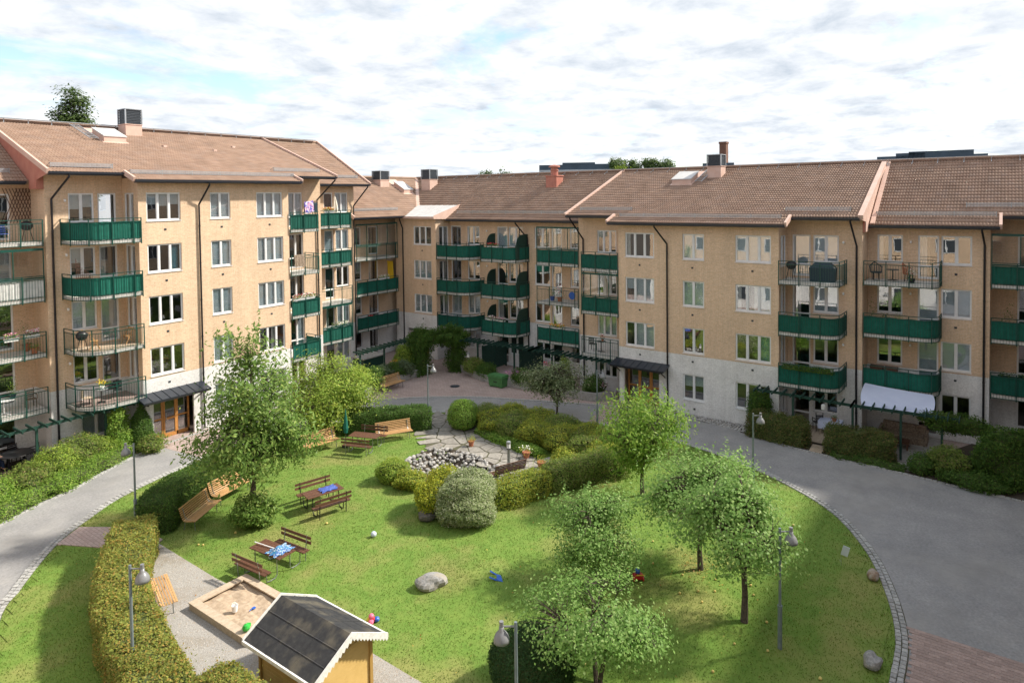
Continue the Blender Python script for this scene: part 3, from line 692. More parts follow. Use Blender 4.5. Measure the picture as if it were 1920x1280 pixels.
def window(bld, F, u0, u1, z0, z1, n=3, blind='n', door=False, seed=0, name='window'):
    """frame with n sashes, a pane each, sill, and what hangs behind: b blind, h half blind, c curtains, t teal curtain"""
    w = round(abs(u1-u0), 2); h = round(z1-z0, 2); M = F.M(F.left(u0, u1), z0); fr = .055; mu = .10
    pw = (w - 2*fr - (n-1)*mu) / n
    def fm():
        m = MB(); y0, y1 = .06, .13
        m.box(0, fr, y0, y1, 0, h).box(w-fr, w, y0, y1, 0, h).box(fr, w-fr, y0, y1, h-fr, h).box(fr, w-fr, y0, y1, 0, fr+.02)
        for i in range(1, n): x = fr + i*pw + (i-1)*mu; m.box(x, x+mu, y0-.008, y1-.01, fr+.02, h-fr)
        for i in range(n):   # slim sash inside each opening
            x = fr + i*(pw+mu); s = .028
            m.box(x, x+s, y0+.012, y1-.02, fr+.02, h-fr).box(x+pw-s, x+pw, y0+.012, y1-.02, fr+.02, h-fr).box(x+s, x+pw-s, y0+.012, y1-.02, h-fr-s, h-fr).box(x+s, x+pw-s, y0+.012, y1-.02, fr+.02, fr+.02+s)
            if door: m.box(x+s, x+pw-s, y0+.012, y1-.02, .62, .72)
        return m.mesh('window', MAT['window_white'])
    o = link(name, cmesh(('w', w, h, n, door), fm), bld, M)
    pm = cmesh(('p', round(pw, 2), h), lambda: MB().box(.02, pw-.02, .095, .099, fr+.03, h-fr-.02).mesh('pane', MAT['glass']))
    for i in range(n): link('pane', pm, o, M @ T(fr + i*(pw+mu), 0))
    if not door: link('sill', cmesh(('s', w), lambda: MB().box(-.02, w+.02, -.045, .06, -.035, -.005).mesh('sill', MAT['window_white'])), o, M)
    g = random.Random(seed*31 + int(u0*10) + int(z0*7))
    for i in range(n):
        x = fr + i*(pw+mu); k = blind[i % len(blind)]
        if k in 'bh':
            lo = fr+.02 if k == 'b' else h*(.45 + g.random()*.2)
            def bm(x0=0, lo=lo):
                m = MB(); zz = lo
                while zz < h-fr: m.quad((.01, .17, zz), (pw-.01, .17, zz), (pw-.01, .155, min(zz+.05, h-fr)), (.01, .155, min(zz+.05, h-fr))); zz += .052
                return m.mesh('blind', MAT['blind'])
            link('blind', cmesh(('b', round(pw, 2), h, round(lo, 1)), bm), o, M @ T(x, 0))
        elif k in 'ct':
            def tm(k=k):
                m = MB(); n_ = 9; ww = pw*(.42 if k == 'c' else .9)
                for a in range(n_):
                    xa, xb = ww*a/n_, ww*(a+1)/n_; m.quad((xa, .19+.02*(a % 2), .06), (xb, .19+.02*((a+1) % 2), .06), (xb, .19+.02*((a+1) % 2), h-.07), (xa, .19+.02*(a % 2), h-.07))
                return m.mesh('curtain', MAT['curtain' if k == 'c' else 'teal_curtain'])
            link('curtain', cmesh(('c', round(pw, 2), h, k), tm), o, M @ T(x if i % 2 == 0 else x + pw*.55, 0))
    return o
def bal_path(w, d, rnd, r=.75):
    """plan line of a balcony front, local x 0..w, y 0 (wall) to -d"""
    p = []
    if 'L' in rnd: p += [(0, 0), (0, -d+r)] + [(r - r*math.cos(t), -d+r - r*math.sin(t)) for t in [math.pi/2*k/6 for k in range(1, 7)]]
    else: p += [(0, -d)]
    if 'R' in rnd: p += [(w-r + r*math.sin(t), -d+r - r*math.cos(t)) for t in [math.pi/2*k/6 for k in range(0, 6)]] + [(w, -d+r), (w, 0)]
    else: p += [(w, -d)]
    return p
def resample(p, step):
    out = [p[0]]; acc = 0
    for a, b in zip(p[:-1], p[1:]):
        L_ = math.dist(a, b); t = step - acc
        while t <= L_: out.append((a[0]+(b[0]-a[0])*t/L_, a[1]+(b[1]-a[1])*t/L_)); t += step
        acc = (acc + L_) % step if L_ else acc
    out.append(p[-1]); return out
def balcony(bld, F, u0, u1, z, d, rnd='L', screen='green_cloth', seed=0, floor='balcony_concrete', glaze=0, r=.75, top=.95):
    w = round(abs(u1-u0), 2); M = F.M(F.left(u0, u1), z); p = bal_path(w, d, rnd, r)
    def slab():
        poly = [(0, .02)] * ('L' not in rnd) + p + [(w, .02)] * ('R' not in rnd)
        return MB().prism(list(reversed(poly)), -.19, -.005).mesh('balcony', [MAT['balcony_concrete']])
    b = link('balcony', cmesh(('slab', w, d, rnd, r), slab), bld, M)
    if floor != 'balcony_concrete':
        link('floor', cmesh(('flr', w, d, rnd, r, floor), lambda: MB().prism([(q[0]*.96+.02*w, q[1]*.96) for q in reversed([(0, 0)] * ('L' not in rnd) + p + [(w, 0)] * ('R' not in rnd))], -.004, .012).mesh('floor', MAT[floor])), b, M)
    def rail():
        m = MB(); o = .04
        po = [(q[0], q[1]-o) if 0 < k < len(p)-1 or ('L' not in rnd and k == 0) or ('R' not in rnd and k == len(p)-1) else q for k, q in enumerate(p)]
        if 'L' in rnd: po = [(q[0]-o*.6*(q[1] > -d+r-.01), q[1]) for q in po]
        if 'R' in rnd: po = [(q[0]+o*.6*(q[1] > -d+r-.01 and q[0] > w/2), q[1]) for q in po]
        for q in resample(po, .125): m.box(q[0]-.007, q[0]+.007, q[1]-.007, q[1]+.007, -.17, .93)
        for q in resample(po, 1.05): m.box(q[0]-.022, q[0]+.022, q[1]-.022, q[1]+.022, -.24, 1.12)
        for zz, hh in ((.93, .035), (1.11, .035), (-.17, .03), (.07, .025)):
            for a, c in zip(po[:-1], po[1:]): m.bar((*a, zz), (*c, zz), .03, hh)
        return m.mesh('railing', MAT['green_metal'])
    link('railing', cmesh(('rail', w, d, rnd, r), rail), b, M)
    if screen:
        def scr():
            m = MB(); g = random.Random(seed); q = resample(p, .075); ph = g.random()*6; off = []
            for k, s in enumerate(q): off.append((s[0], s[1] + .012 + .012*math.sin(k*1.7+ph) + g.uniform(-.008, .008), .03 + g.uniform(-.02, .015), top + .015*math.sin(k*.5+ph)))
            for a, c in zip(off[:-1], off[1:]): m.quad((a[0], a[1], a[2]), (c[0], c[1], c[2]), (c[0], c[1], c[3]), (a[0], a[1], a[3]))
            return m.mesh('balcony_screen', MAT[screen])
        link('balcony_screen', cmesh(('scr', w, d, rnd, r, screen, seed % 3), scr), b, M)
    if glaze:      # glazed balcony: thin green frame with clear panes between railing and the slab above
        fm = MB(); n = 4
        for k in range(n+1): fm.box(w*k/n-.02, w*k/n+.02, -d-.03, -d+.02, 1.0, glaze)
        fm.box(-.02, w+.02, -d-.035, -d+.025, glaze-.12, glaze).box(-.02, w+.02, -d-.035, -d+.025, .98, 1.05)
        fr = fm.build('glazing_frame', MAT['green_metal'], b, M)
        for k in range(n): MB().box(w*k/n+.025, w*(k+1)/n-.025, -d-.008, -d, 1.05, glaze-.12).build('glazing_pane', MAT['clear_glass'], b, M)
    return b
# --- roof tiles
def tile_mesh():
    n = 8; w = .30; L_ = .385; xs = [w*i/n for i in range(n+1)]; zf = lambda x: .042*(.5-.5*math.cos(2*math.pi*x/.15)); v = []; f = []
    for x in xs: v += [(x, 0, zf(x)-.034), (x, 0, zf(x)+.006), (x, L_, zf(x)-.036)]
    for i in range(n): a = 3*i; f += [(a, a+3, a+4, a+1), (a+1, a+4, a+5, a+2)]
    return np.array(v), np.array(f)
TV, TF = tile_mesh()
tile_data = fast_mesh('roof_tile', TV, TF, MAT['roof_tile'])
TILES = {}
def roof(bld, kind, a0, a1, e, ze, r_, zr, tiles=True, thick=.16, cut=None, clip=None):
    """one slope: along a0..a1, eave at (e, ze), ridge at (r_, zr). Tiles are collected and laid at the end, nearest ones singly"""
    P = (lambda a, q, z: (a, q, z)) if kind == 'Y' else (lambda a, q, z: (q, a, z))
    sl = math.hypot(r_-e, zr-ze); su = np.array(P(0, (r_-e)/sl, (zr-ze)/sl)); al = np.array(P(1, 0, 0)); nn = np.cross(al, su); nn = nn if nn[2] > 0 else -nn
    m = MB(); pts = cut or [(a0, 0), (a1, 0), (a1, sl), (a0, sl)]
    o = np.array(P(0, e, ze))
    top = [o + al*q[0] + su*q[1] - nn*.03 for q in pts]; bot = [t - nn*thick for t in top]; k = len(pts)
    m.poly(top); m.poly(list(reversed(bot)))
    for i in range(k): m.quad(top[i], top[(i+1) % k], bot[(i+1) % k], bot[i])
    ro = m.build('roof', MAT['soffit'], bld)
    if tiles:
        if kind == 'X': al2, st = -al, max(a0, a1)
        else: al2, st = al, min(a0, a1)
        x = abs(a1-a0); nrow = int(sl/.35); ncol = int(round(x/.30)); sx = x/ncol/.30
        for i in range(nrow):
            for j in range(ncol):
                p = o + al*st + al2*(j*.30*sx) + su*(i*.35 - .02) + nn*.012
                if clip is not None and not clip(p + al2*.15 + su*.17): continue
                TILES.setdefault(bld.name, []).append((p, al2*sx, su, nn, ro))
    return ro
def lay_tiles(bld):
    T_ = TILES[bld.name]; C = np.array([t[0] for t in T_]); vis = in_view(C, 10); d = pix(C)[:, 2]; order = np.argsort(np.where(vis, d, 1e5)); single = set(order[:300].tolist()); V = []; F_ = []; b = 0
    rest_parent = T_[0][4]
    for i, (p, a, s, n, ro) in enumerate(T_):
        if i in single:
            link('roof_tile', tile_data, ro, Matrix(((a[0], s[0], n[0], p[0]), (a[1], s[1], n[1], p[1]), (a[2], s[2], n[2], p[2]), (0, 0, 0, 1))))
        else:
            V.append(p + TV[:, :1]*a + TV[:, 1:2]*s + TV[:, 2:]*n + RNG.normal()*.003*n); F_.append(TF + b); b += len(TV)
    link('roof_tile_field', fast_mesh('roof_tile_field', np.concatenate(V), np.concatenate(F_), MAT['roof_tile']), rest_parent, kind='stuff')
def strip(bld, name, mat, pts, w, h, up=(0, 0, 1)):
    m = MB()
    for a, b in zip(pts[:-1], pts[1:]): m.bar(a, b, w, h, up=up)
    return m.build(name, MAT[mat], bld)
def gutter(bld, kind, a0, a1, e, z):
    P = (lambda a, q, z: (a, q, z)) if kind == 'Y' else (lambda a, q, z: (q, a, z)); m = MB()
    prof = [(-.15, .0), (-.14, -.09), (-.07, -.125), (.0, -.09), (.012, .0), (0, -.005), (-.01, -.075), (-.07, -.105), (-.13, -.075), (-.14, -.005)]
    for k in range(len(prof)):
        p, q = prof[k], prof[(k+1) % len(prof)]; m.quad(P(a0, e+p[0], z+p[1]), P(a1, e+p[0], z+p[1]), P(a1, e+q[0], z+q[1]), P(a0, e+q[0], z+q[1]))
    for a in (a0, a1): m.poly([P(a, e+p[0], z+p[1]) for p in prof[:5]])
    g = m.build('gutter', MAT['gutter_metal'], bld)
    f = MB(); b = (P(min(a0, a1), e+.02, z-.17), P(max(a0, a1), e+.06, z-.03)); lo = [min(b[0][i], b[1][i]) for i in range(3)]; hi = [max(b[0][i], b[1][i]) for i in range(3)]
    f.box(lo[0], hi[0], lo[1], hi[1], lo[2], hi[2]).build('fascia', MAT['gutter_metal'], bld)
def snow_guard(bld, kind, a0, a1, e, ze, slope, up=1.0):
    P = (lambda a, q, z: (a, q, z)) if kind == 'Y' else (lambda a, q, z: (q, a, z)); q = e+up; z = ze+up*slope; m = MB()
    for k in range(4): m.bar(P(a0, q-.02+.03*k*0, z+.07+.055*k), P(a1, q-.02, z+.07+.055*k), .014, .03)
    n = max(2, int(abs(a1-a0)/.12))
    for k in range(n+1): a = a0+(a1-a0)*k/n; m.bar(P(a, q-.02, z+.06), P(a, q-.02, z+.26), .008, .008)
    for k in range(max(2, int(abs(a1-a0)/1.6)+1)):
        a = a0+(a1-a0)*k/max(1, int(abs(a1-a0)/1.6)); m.bar(P(a, q, z+.26), P(a, q+.30, z+.30*slope+.03), .035, .02).bar(P(a, q, z-.0), P(a, q, z+.27), .035, .02)
    m.build('snow_guard', MAT['galv'], bld)
def downpipe(bld, F, u, ztop, d_top, sd, zb=0.1, bend=1.25):
    """from the gutter (d_top out from the wall, sd along it) back to the wall and down"""
    m = MB(); m.tube([F.pt(u+sd, d_top, ztop), F.pt(u+sd, d_top, ztop-.16), F.pt(u, -.09, ztop-bend), F.pt(u, -.09, ztop-bend-.2), F.pt(u, -.09, zb)], .052, 8)
    for z in np.arange(1.2, ztop-bend-.4, 2.1): m.tube([F.pt(u, -.09, z), F.pt(u, -.09, z+.05)], .062, 8)
    m.build('downpipe', MAT['black_pipe'], bld)
def vents(bld, F, us, zs):
    me = cmesh('vent', lambda: MB().box(-.06, .06, -.02, .0, -.05, .05).box(-.05, .05, -.03, -.02, -.035, -.015).box(-.05, .05, -.03, -.02, .01, .03).mesh('vent', MAT['louvre']))
    for u in us:
        for z in zs: link('vent', me, bld, F.M(u, z))
def vent_stack(bld, x, y, z, w=.95, h0=1.0, h1=.85):
    c = MB().box(-w/2, w/2, -w/2, w/2, -1.0, h0).box(-w/2-.04, w/2+.04, -w/2-.04, w/2+.04, h0-.05, h0).build('chimney', MAT['pink_sheet'], bld, T(x, y, z))
    l = MB()
    for k in range(9): l.box(-w/2+.02, w/2-.02, -w/2+.02, w/2-.02, h0+.04+k*h1/9, h0+.04+(k+.62)*h1/9)
    l.box(-w/2+.06, w/2-.06, -w/2+.06, w/2-.06, h0, h0+h1); l.build('louvre_box', MAT['louvre'], c, T(x, y, z))
    t = MB()
    for sx in (-1, 1):
        for sy in (-1, 1): t.box(sx*w/2-.035, sx*w/2+.035, sy*w/2-.035, sy*w/2+.035, h0, h0+h1+.04)
    t.box(-w/2-.03, w/2+.03, -w/2-.03, w/2+.03, h0+h1+.02, h0+h1+.07); t.build('corner_trim', MAT['galv'], c, T(x, y, z))
def roof_hatch(bld, kind, a, q0, q1, z0, slope, w=1.2, ladder=True):
    """smoke hatch: raised pink sheet box lying on the slope with a ladder beside it"""
    P = (lambda a, q, z: (a, q, z)) if kind == 'Y' else (lambda a, q, z: (q, a, z)); s = 1 if kind == 'Y' else -1; m = MB(); zz = lambda q: z0+(q-q0)*slope
    def slabx(a0, a1, qa, qb, h0, h1, mb):
        v = [P(a0, qa, zz(qa)+h0), P(a1, qa, zz(qa)+h0), P(a1, qb, zz(qb)+h0), P(a0, qb, zz(qb)+h0), P(a0, qa, zz(qa)+h1), P(a1, qa, zz(qa)+h1), P(a1, qb, zz(qb)+h1), P(a0, qb, zz(qb)+h1)]
        i = len(mb.v); mb.v += v
        for f in ((0,3,2,1),(4,5,6,7),(0,1,5,4),(1,2,6,5),(2,3,7,6),(3,0,4,7)): mb.f.append(tuple(i+k for k in f)); mb.m.append(0)
    slabx(a, a+s*w, q0, q0+(q1-q0)*.55, .0, .38, m); slabx(a-s*.1, a+s*(w+.1), q0-.15, q1, .0, .06, m)
    h = m.build('roof_hatch', MAT['pink_sheet'], bld); c = MB(); slabx(a-s*.04, a+s*(w+.04), q0-.05, q0+(q1-q0)*.57, .38, .44, c); c.build('hatch_lid', MAT['grey_sheet'], h)
    if ladder:
        l = MB(); a2 = a - s*.75 if kind == 'Y' else a + s*(w+.3)
        for k in (0, .45): l.bar(P(a2+s*k, q0, zz(q0)+.22), P(a2+s*k, q1, zz(q1)+.22), .04, .05)
        for k in range(9): q = q0+(q1-q0)*(k+.5)/9; l.bar(P(a2, q, zz(q)+.22), P(a2+s*.45, q, zz(q)+.22), .03, .03)
        l.build('roof_ladder', MAT['galv'], h)
def entrance(bld, F, u0, u1, cu0, cu1, lean=.9):
    """glazed wooden entrance set back under a sheet-metal canopy"""
    w = abs(u1-u0); d = .55; M = F.M(F.left(u0, u1), 0, d); h = 2.3
    m = MB(); xs = [0, w*.30, w*.67, w-.09]
    for x in xs: m.box(x, x+.09, 0, .08, 0, h)
    m.box(0, w, 0, .08, h-.09, h).box(0, w, 0, .08, 0, .22).box(.09, xs[1], .0, .08, 1.05, 1.13).box(xs[2]+.09, xs[3], .0, .08, 1.05, 1.13).box(xs[1]+.09, xs[2], -.01, .07, .98, 1.10)
    m.box(xs[1]+.1, xs[1]+.19, -.02, .06, .2, h-.1).box(xs[2]-.09, xs[2], -.02, .06, .2, h-.1)
    o = m.build('entrance_door', MAT['door_wood'], bld, M)
    for a, b in ((.09, xs[1]), (xs[1]+.19, xs[2]-.09), (xs[2]+.09, xs[3])):
        for z0, z1 in ((.22, 1.0), (1.13, h-.09)): MB().box(a, b, .03, .04, z0, z1).build('pane', MAT['glass'], o, M)
    MB().box(xs[1]+.21, xs[1]+.24, -.07, -.04, .8, 1.4).box(xs[1]+.21, xs[1]+.24, -.05, 0, .82, .85).build('handle', MAT['steel'], o, M)
    # canopy
    cw = abs(cu1-cu0); C = F.M(F.left(cu0, cu1), 2.55); m = MB()
    v = [(0, -lean, .06), (cw, -lean, .06), (cw, 0, .30), (0, 0, .30)]; i = len(m.v); m.v += [(x, y, z) for x, y, z in v] + [(x, y, z-.09) for x, y, z in v]
    for f in ((0,1,2,3),(7,6,5,4),(0,4,5,1),(1,5,6,2),(2,6,7,3),(3,7,4,0)): m.f.append(tuple(i+k for k in f)); m.m.append(0)
    for k in range(1, 8): x = cw*k/8; m.bar((x, -lean, .072), (x, 0, .312), .02, .03)
    c = m.build('entrance_canopy', MAT['gutter_metal'], bld, C)
    b = MB().bar((.05, -lean, -.02), (cw-.05, -lean, -.02), .05, .09)
    for x in (.25, cw-.3): b.bar((x, -lean+.05, -.10), (x, 0, -.10), .06, .10).bar((x, -lean*.7, -.12), (x, 0, -.55), .05, .05)
    b.build('canopy_bracket', MAT['black_metal'], c, C)
    return o
# ------------------------------------------------------------------ left wing
def Z(k): return k*FL
LW = thing('apartment_building', 'sunlit yellow brick apartment block along the left side, five storeys with green balconies', 'building', 22, 40)
RW = thing('apartment_building', 'shaded yellow brick apartment block along the right side, four storeys with white painted base', 'building', 41, 15)
def win_row(bld, F, spec, ks):
    """spec: (u0,u1,n,door,blinds by storey); returns openings and places the windows"""
    ops = []
    for u0, u1, n, door, bl in spec:
        for i, k in enumerate(ks):
            z0, z1 = (Z(k)+.10, Z(k)+HEAD) if door else (Z(k)+SILL, Z(k)+HEAD)
            ops.append((u0, u1, z0, z1)); window(bld, F, u0, u1, z0, z1, n, bl[i % len(bl)], door, seed=k)
    return ops
F = FA('Y', 37.11)
op = win_row(LW, F, [(17.62,19.48,3,0,['n','nnc','nnn','nnt','hnn']), (21.22,22.48,2,0,['b','b','b','b','b']), (24.21,26.06,3,0,['n','ncn','bbb','bbb','bbb'])][1:], [0,1,2,3,4])
op += win_row(LW, F, [(17.62,19.48,3,0,['nnn','nnn','nnt','hhh'])], [1,2,3,4])
op.append((17.7, 19.95, 0, 2.3))
wall(LW, F, 17.2, 26.5, 0, 14.42, op); entrance(LW, F, 17.7, 19.95, 16.75, 20.45, 1.0)
vents(LW, F, [18.6, 21.9, 25.1], [Z(k)+.42 for k in (1,2,3,4)])
F = FA('Y', 38.9)
op = win_row(LW, F, [(14.56,15.78,2,0,['n','b','hn','h']), (15.96,16.88,1,1,['n','b','c','n'])], [1,2,3,4])
window(LW, F, 14.85, 16.35, .75, 2.1, 2, 'b'); op.append((14.85,16.35,.75,2.1))
wall(LW, F, 13.5, 17.2, 0, 15.05, op)
op = win_row(LW, F, [(27.7,28.9,2,1,['n','nb','nn','nn','bb'])], [0,1,2,3,4]); wall(LW, F, 26.5, 30.4, 0, 15.05, op)
F = FA('X', 17.2); op = []
for k in (1,2,3,4): op.append((37.6,38.72,Z(k)+.72,Z(k)+HEAD)); window(LW, F, 37.6, 38.72, Z(k)+.72, Z(k)+HEAD, 2, 'c')
wall(LW, F, 37.11, 38.9, 0, 14.42, op, rooms=False)
wall(LW, FA('X', 13.5), 38.9, 40.74, 0, 14.45, rooms=False)
F = FA('Y', 40.74)
op = win_row(LW, F, [(11.35,12.6,1,1,['n','n','n','b','n']), (8.6,11.0,2,0,['n','c','n','b','n'])], [0,1,2,3,4]); wall(LW, F, 2, 13.5, 0, 14.6, op)
op = win_row(LW, F, [(32.15,33.0,1,1,['n','c','n','b','n']), (33.19,34.41,2,0,['b','bb','nn','bb','bb'])], [0,1,2,3,4]); wall(LW, F, 30.4, 35.0, 0, 14.6, op)
F = FA('Y', 42.5)
op = win_row(LW, F, [(37.97,39.03,1,1,['n','n','c','n']), (36.1,37.2,1,0,['n','n','n','c'])], [0,1,2,3]); wall(LW, F, 35.0, 42.2, 0, 12.8, op)
m = MB()   # plain walls turned away from the court
for q in ([(26.5,37.11),(26.5,38.9),14.42],[(30.4,38.9),(30.4,40.74),14.5],[(35,40.74),(35,53),14.5],[(2,40.74),(2,53),14.5],[(2,53),(48,53),11.6]): m.quad((*q[0],0),(*q[1],0),(*q[1],q[2]),(*q[0],q[2]))
m.build('wall', MAT['yellow_brick'], LW)
RYL, RZL = 46.3, 17.85
s1 = (RZL-14.7)/8.8; s2 = .56
roof(LW, 'Y', 13.2, 30.7, 37.5, 14.7, RYL, RZL); roof(LW, 'Y', 16.75, 27.05, 36.45, 14.7-s1*1.05, 37.5, 14.7)
roof(LW, 'Y', 4.2, 13.2, 39.9, RZL-s2*6.4, RYL, RZL); roof(LW, 'Y', 30.7, 35.9, 39.9, RZL-s2*6.4, RYL, RZL)
roof(LW, 'Y', 2, 35.9, 55, 14.5, RYL+.02, RZL-.03, tiles=False)
RZR = 15.05; slL3 = math.hypot(6.0, 6.0*s2)
roof(LW, 'Y', 34.6, 47.7, 40.3, RZR-s2*6.0, RYL, RZR, cut=[(34.6,0),(41.7,0),(47.7,slL3),(34.6,slL3)], clip=lambda p: p[0] < p[1]+1.35)
roof(LW, 'Y', 34.6, 54, 54, 11.2, RYL+.02, RZR-.03, tiles=False)
for a0, a1, e, z in ((13.2,16.7,37.5,14.7),(16.75,27.05,36.45,14.324),(27.1,30.7,37.5,14.7),(4.2,13.05,39.9,14.266),(30.8,35.9,39.9,14.266),(34.6,40.1,40.3,11.69)): gutter(LW, 'Y', a0, a1, e, z-.02)
snow_guard(LW, 'Y', 13.5, 16.4, 37.5, 14.7, s1, .55); snow_guard(LW, 'Y', 16.9, 27.0, 36.45, 14.324, s1, .75); snow_guard(LW, 'Y', 26.3, 29.9, 37.5, 14.7, s1, .8); snow_guard(LW, 'Y', 31.4, 35.4, 39.9, 14.27, s2, .8); snow_guard(LW, 'Y', 35.2, 40.0, 40.3, 11.69, s2, .8); snow_guard(LW, 'Y', 8, 12.6, 39.9, 14.27, s2, .7)
for x, e, z, r_, zr in ((13.17,37.42,14.72,RYL,RZL+.06),(30.72,37.42,14.72,RYL,RZL+.06),(35.92,39.82,14.27,RYL,RZL+.06),(16.72,36.38,14.34,37.5,14.74),(27.08,36.38,14.34,37.5,14.74),(34.6,40.22,11.7,42.4,12.92)):
    strip(LW, 'verge_board', 'pink_sheet', [(x, e, z-.03), (x, r_, zr-.03)], .11, .26)
MB().poly([(13.19,37.5,14.58),(13.19,RYL,17.75),(13.19,39.9,14.16),(13.19,39.9,13.85),(13.19,38.9,13.85),(13.19,38.9,14.3)]).build('roof_side_panel', MAT['red_sheet'], LW)
MB().box(13.2,13.49,38.88,39.95,13.85,14.75).build('roof_side_panel', MAT['red_sheet'], LW)
m = MB().tube([(4,RYL,RZL+.02),(35.9,RYL,RZL+.02)], .12, 8); m.build('ridge_cap', MAT['roof_tile'], LW)
m = MB().bar((4,RYL-.25,RZL+.16),(35.6,RYL-.25,RZL+.16),.22,.04)
for x in np.arange(4.5,35.5,1.2): m.bar((x,RYL-.25,RZL-.1),(x,RYL-.25,RZL+.16),.03,.04)
m.build('ridge_walkway', MAT['galv'], LW)
MB().tube([(35.9,RYL,RZR+.02),(47.7,RYL,RZR+.02)], .12, 8).build('ridge_cap', MAT['roof_tile'], LW)
vent_stack(LW, 20.65, 45.3, 17.35, 1.0, .72, .9); vent_stack(LW, 42.0, 45.2, 14.2, 1.05, .62, .72)
roof_hatch(LW, 'Y', 18.1, 43.0, 45.8, 14.7+s1*5.5, s1, 1.25); roof_hatch(LW, 'Y', 43.3, 43.6, 45.9, RZR-s2*2.7, s2, 1.1, ladder=False)
m = MB()
for x, y in ((21.4,42.6),(24.5,42.2),(26.5,43.3)): m.box(x,x+.22,y,y+.3,14.7+s1*(y-37.5),14.7+s1*(y-37.5)+.14)
m.build('roof_vent', MAT['pink_sheet'], LW)
downpipe(LW, FA('Y',38.9), 13.78, 14.6, -1.45, .32); downpipe(LW, FA('Y',37.11), 20.5, 14.2, -.72, .3); downpipe(LW, FA('Y',38.9), 30.05, 14.6, -1.45, .5, bend=1.5); downpipe(LW, FA('Y',40.74), 34.9, 14.2, -.9, .75, bend=1.6)
# balconies of the left wing
F = FA('Y', 40.74)
for k, sc, gl in ((4,None,0),(3,'curtain',2.5),(2,None,0),(1,None,0)): balcony(LW, F, 8.2, 13.35, Z(k), 1.9, '', sc, k, glaze=gl)
for k, sc, gl in ((4,'green_cloth',0),(3,'green_cloth',0),(2,None,0),(1,'green_cloth',0)): balcony(LW, F, 30.45, 33.5, Z(k), 1.35, '', sc, k, glaze=2.6 if k == 1 else 0)
F = FA('Y', 38.9)
for k, sc, fl in ((4,'green_cloth','balcony_concrete'),(3,'green_cloth','balcony_concrete'),(2,None,'timber'),(1,None,'paver')): balcony(LW, F, 14.2, 17.14, Z(k), 2.15, 'L', sc, k, fl, r=1.25)
for k, sc in ((4,'green_cloth'),(3,None),(2,'green_cloth'),(1,'green_cloth')): balcony(LW, F, 26.56, 29.0, Z(k), 1.85, 'R', sc, k+1, r=.5)
F = FA('Y', 42.5)
for k, sc, gl in ((3,None,2.75),(2,'green_cloth',0),(1,'green_cloth',0)): balcony(LW, F, 35.3, 39.7, Z(k), 1.6, '', sc, k, glaze=gl)
lay_tiles(LW)

# ------------------------------------------------------------------ right wing
F = FA('X', 38.47)
op = win_row(RW, F, [(19.29,17.33,3,0,['nbb','hbb','cnn'])], [1,2,3]) + win_row(RW, F, [(15.51,14.19,2,0,['hh','nn','b','b']), (12.36,10.39,3,0,['nnn','nnt','ccb','bbb'])], [0,1,2,3])
op.append((19.4, 17.05, 0, 2.3)); wall(RW, F, 9.98, 19.75, 0, 11.58, op); entrance(RW, F, 19.4, 17.05, 19.95, 16.35, .95)
vents(RW, F, [18.3, 14.9, 11.4], [Z(k)+.42 for k in (1,2,3)]); vents(RW, F, [14.8, 11.4], [.4])
F = FA('X', 40.3)
op = win_row(RW, F, [(22.3,20.85,3,0,['n','bbb','ncn','nnn'])], [0,1,2,3]); wall(RW, F, 19.75, 23.75, 0, 12.2, op)
op = win_row(RW, F, [(9.7,8.74,1,1,['n','n','c','b']), (8.6,7.29,2,0,['nn','nn','bb','bb'])], [0,1,2,3]); wall(RW, F, 6.13, 9.98, 0, 12.2, op)
op = win_row(RW, F, [(39.6,37.6,3,0,['b','bbb','nnn','nnn'])], [0,1,2,3][1:]); wall(RW, F, 37.1, 41.7, 0, 11.62, op + [(40.4,38.0,0,2.3)])
vents(RW, F, [38.6], [Z(k)+.42 for k in (1,2,3)])
Mx = F.M(40.4, 0, 1.2); MB().box(0,.1,0,.08,0,2.3).box(1.15,1.25,0,.08,0,2.3).box(2.3,2.4,0,.08,0,2.3).box(.1,2.3,0,.08,2.2,2.3).box(.1,2.3,0,.08,0,.2).box(.1,2.3,.02,.06,1.0,1.08).build('entrance_door', MAT['door_wood'], RW, Mx); MB().box(.1,2.3,.05,.06,.2,2.2).build('pane', MAT['glass'], RW, Mx)
F = FA('Y', 9.98); op = []
for k in (0,1,2,3): op.append((38.85,40.1,Z(k)+.72,Z(k)+HEAD)); window(RW, F, 38.85, 40.1, Z(k)+.72, Z(k)+HEAD, 2, 'c')
wall(RW, F, 38.47, 40.3, 0, 11.58, op, rooms=False)
for y, x0, x1, z in ((6.13,40.3,42.1,11.2),(.54,42.1,43.9,11.7)): wall(RW, FA('Y', y), x0, x1, 0, z, rooms=False)
F = FA('Y', 37.1); op = []
for k in (0,1,2,3): op.append((40.72,41.85,Z(k)+.72,Z(k)+HEAD)); window(RW, F, 40.72, 41.85, Z(k)+.72, Z(k)+HEAD, 2, 'nc')
wall(RW, F, 40.3, 42.1, 0, 11.5, op, rooms=False)
F = FA('X', 42.1)
op = win_row(RW, F, [(37.0+.05,35.95,1,1,['n','b','n','n']),(38.4-1.4,38.4-1.4+.001,1,0,['n'])][:1] + [(35.28,34.0,2,0,['b','bb','nn','cn']), (32.22,31.2,1,1,['n','c','n','b']), (31.1,29.75,2,0,['nn','nc','nn','bn']), (28.66,27.3,2,0,['nn','nn','nn','nn']), (27.15,26.25,1,1,['n','n','n','c']), (25.55,24.7,1,0,['c','c','n','n'])], [0,1,2,3]); wall(RW, F, 23.75, 37.1, 0, 11.85, op)
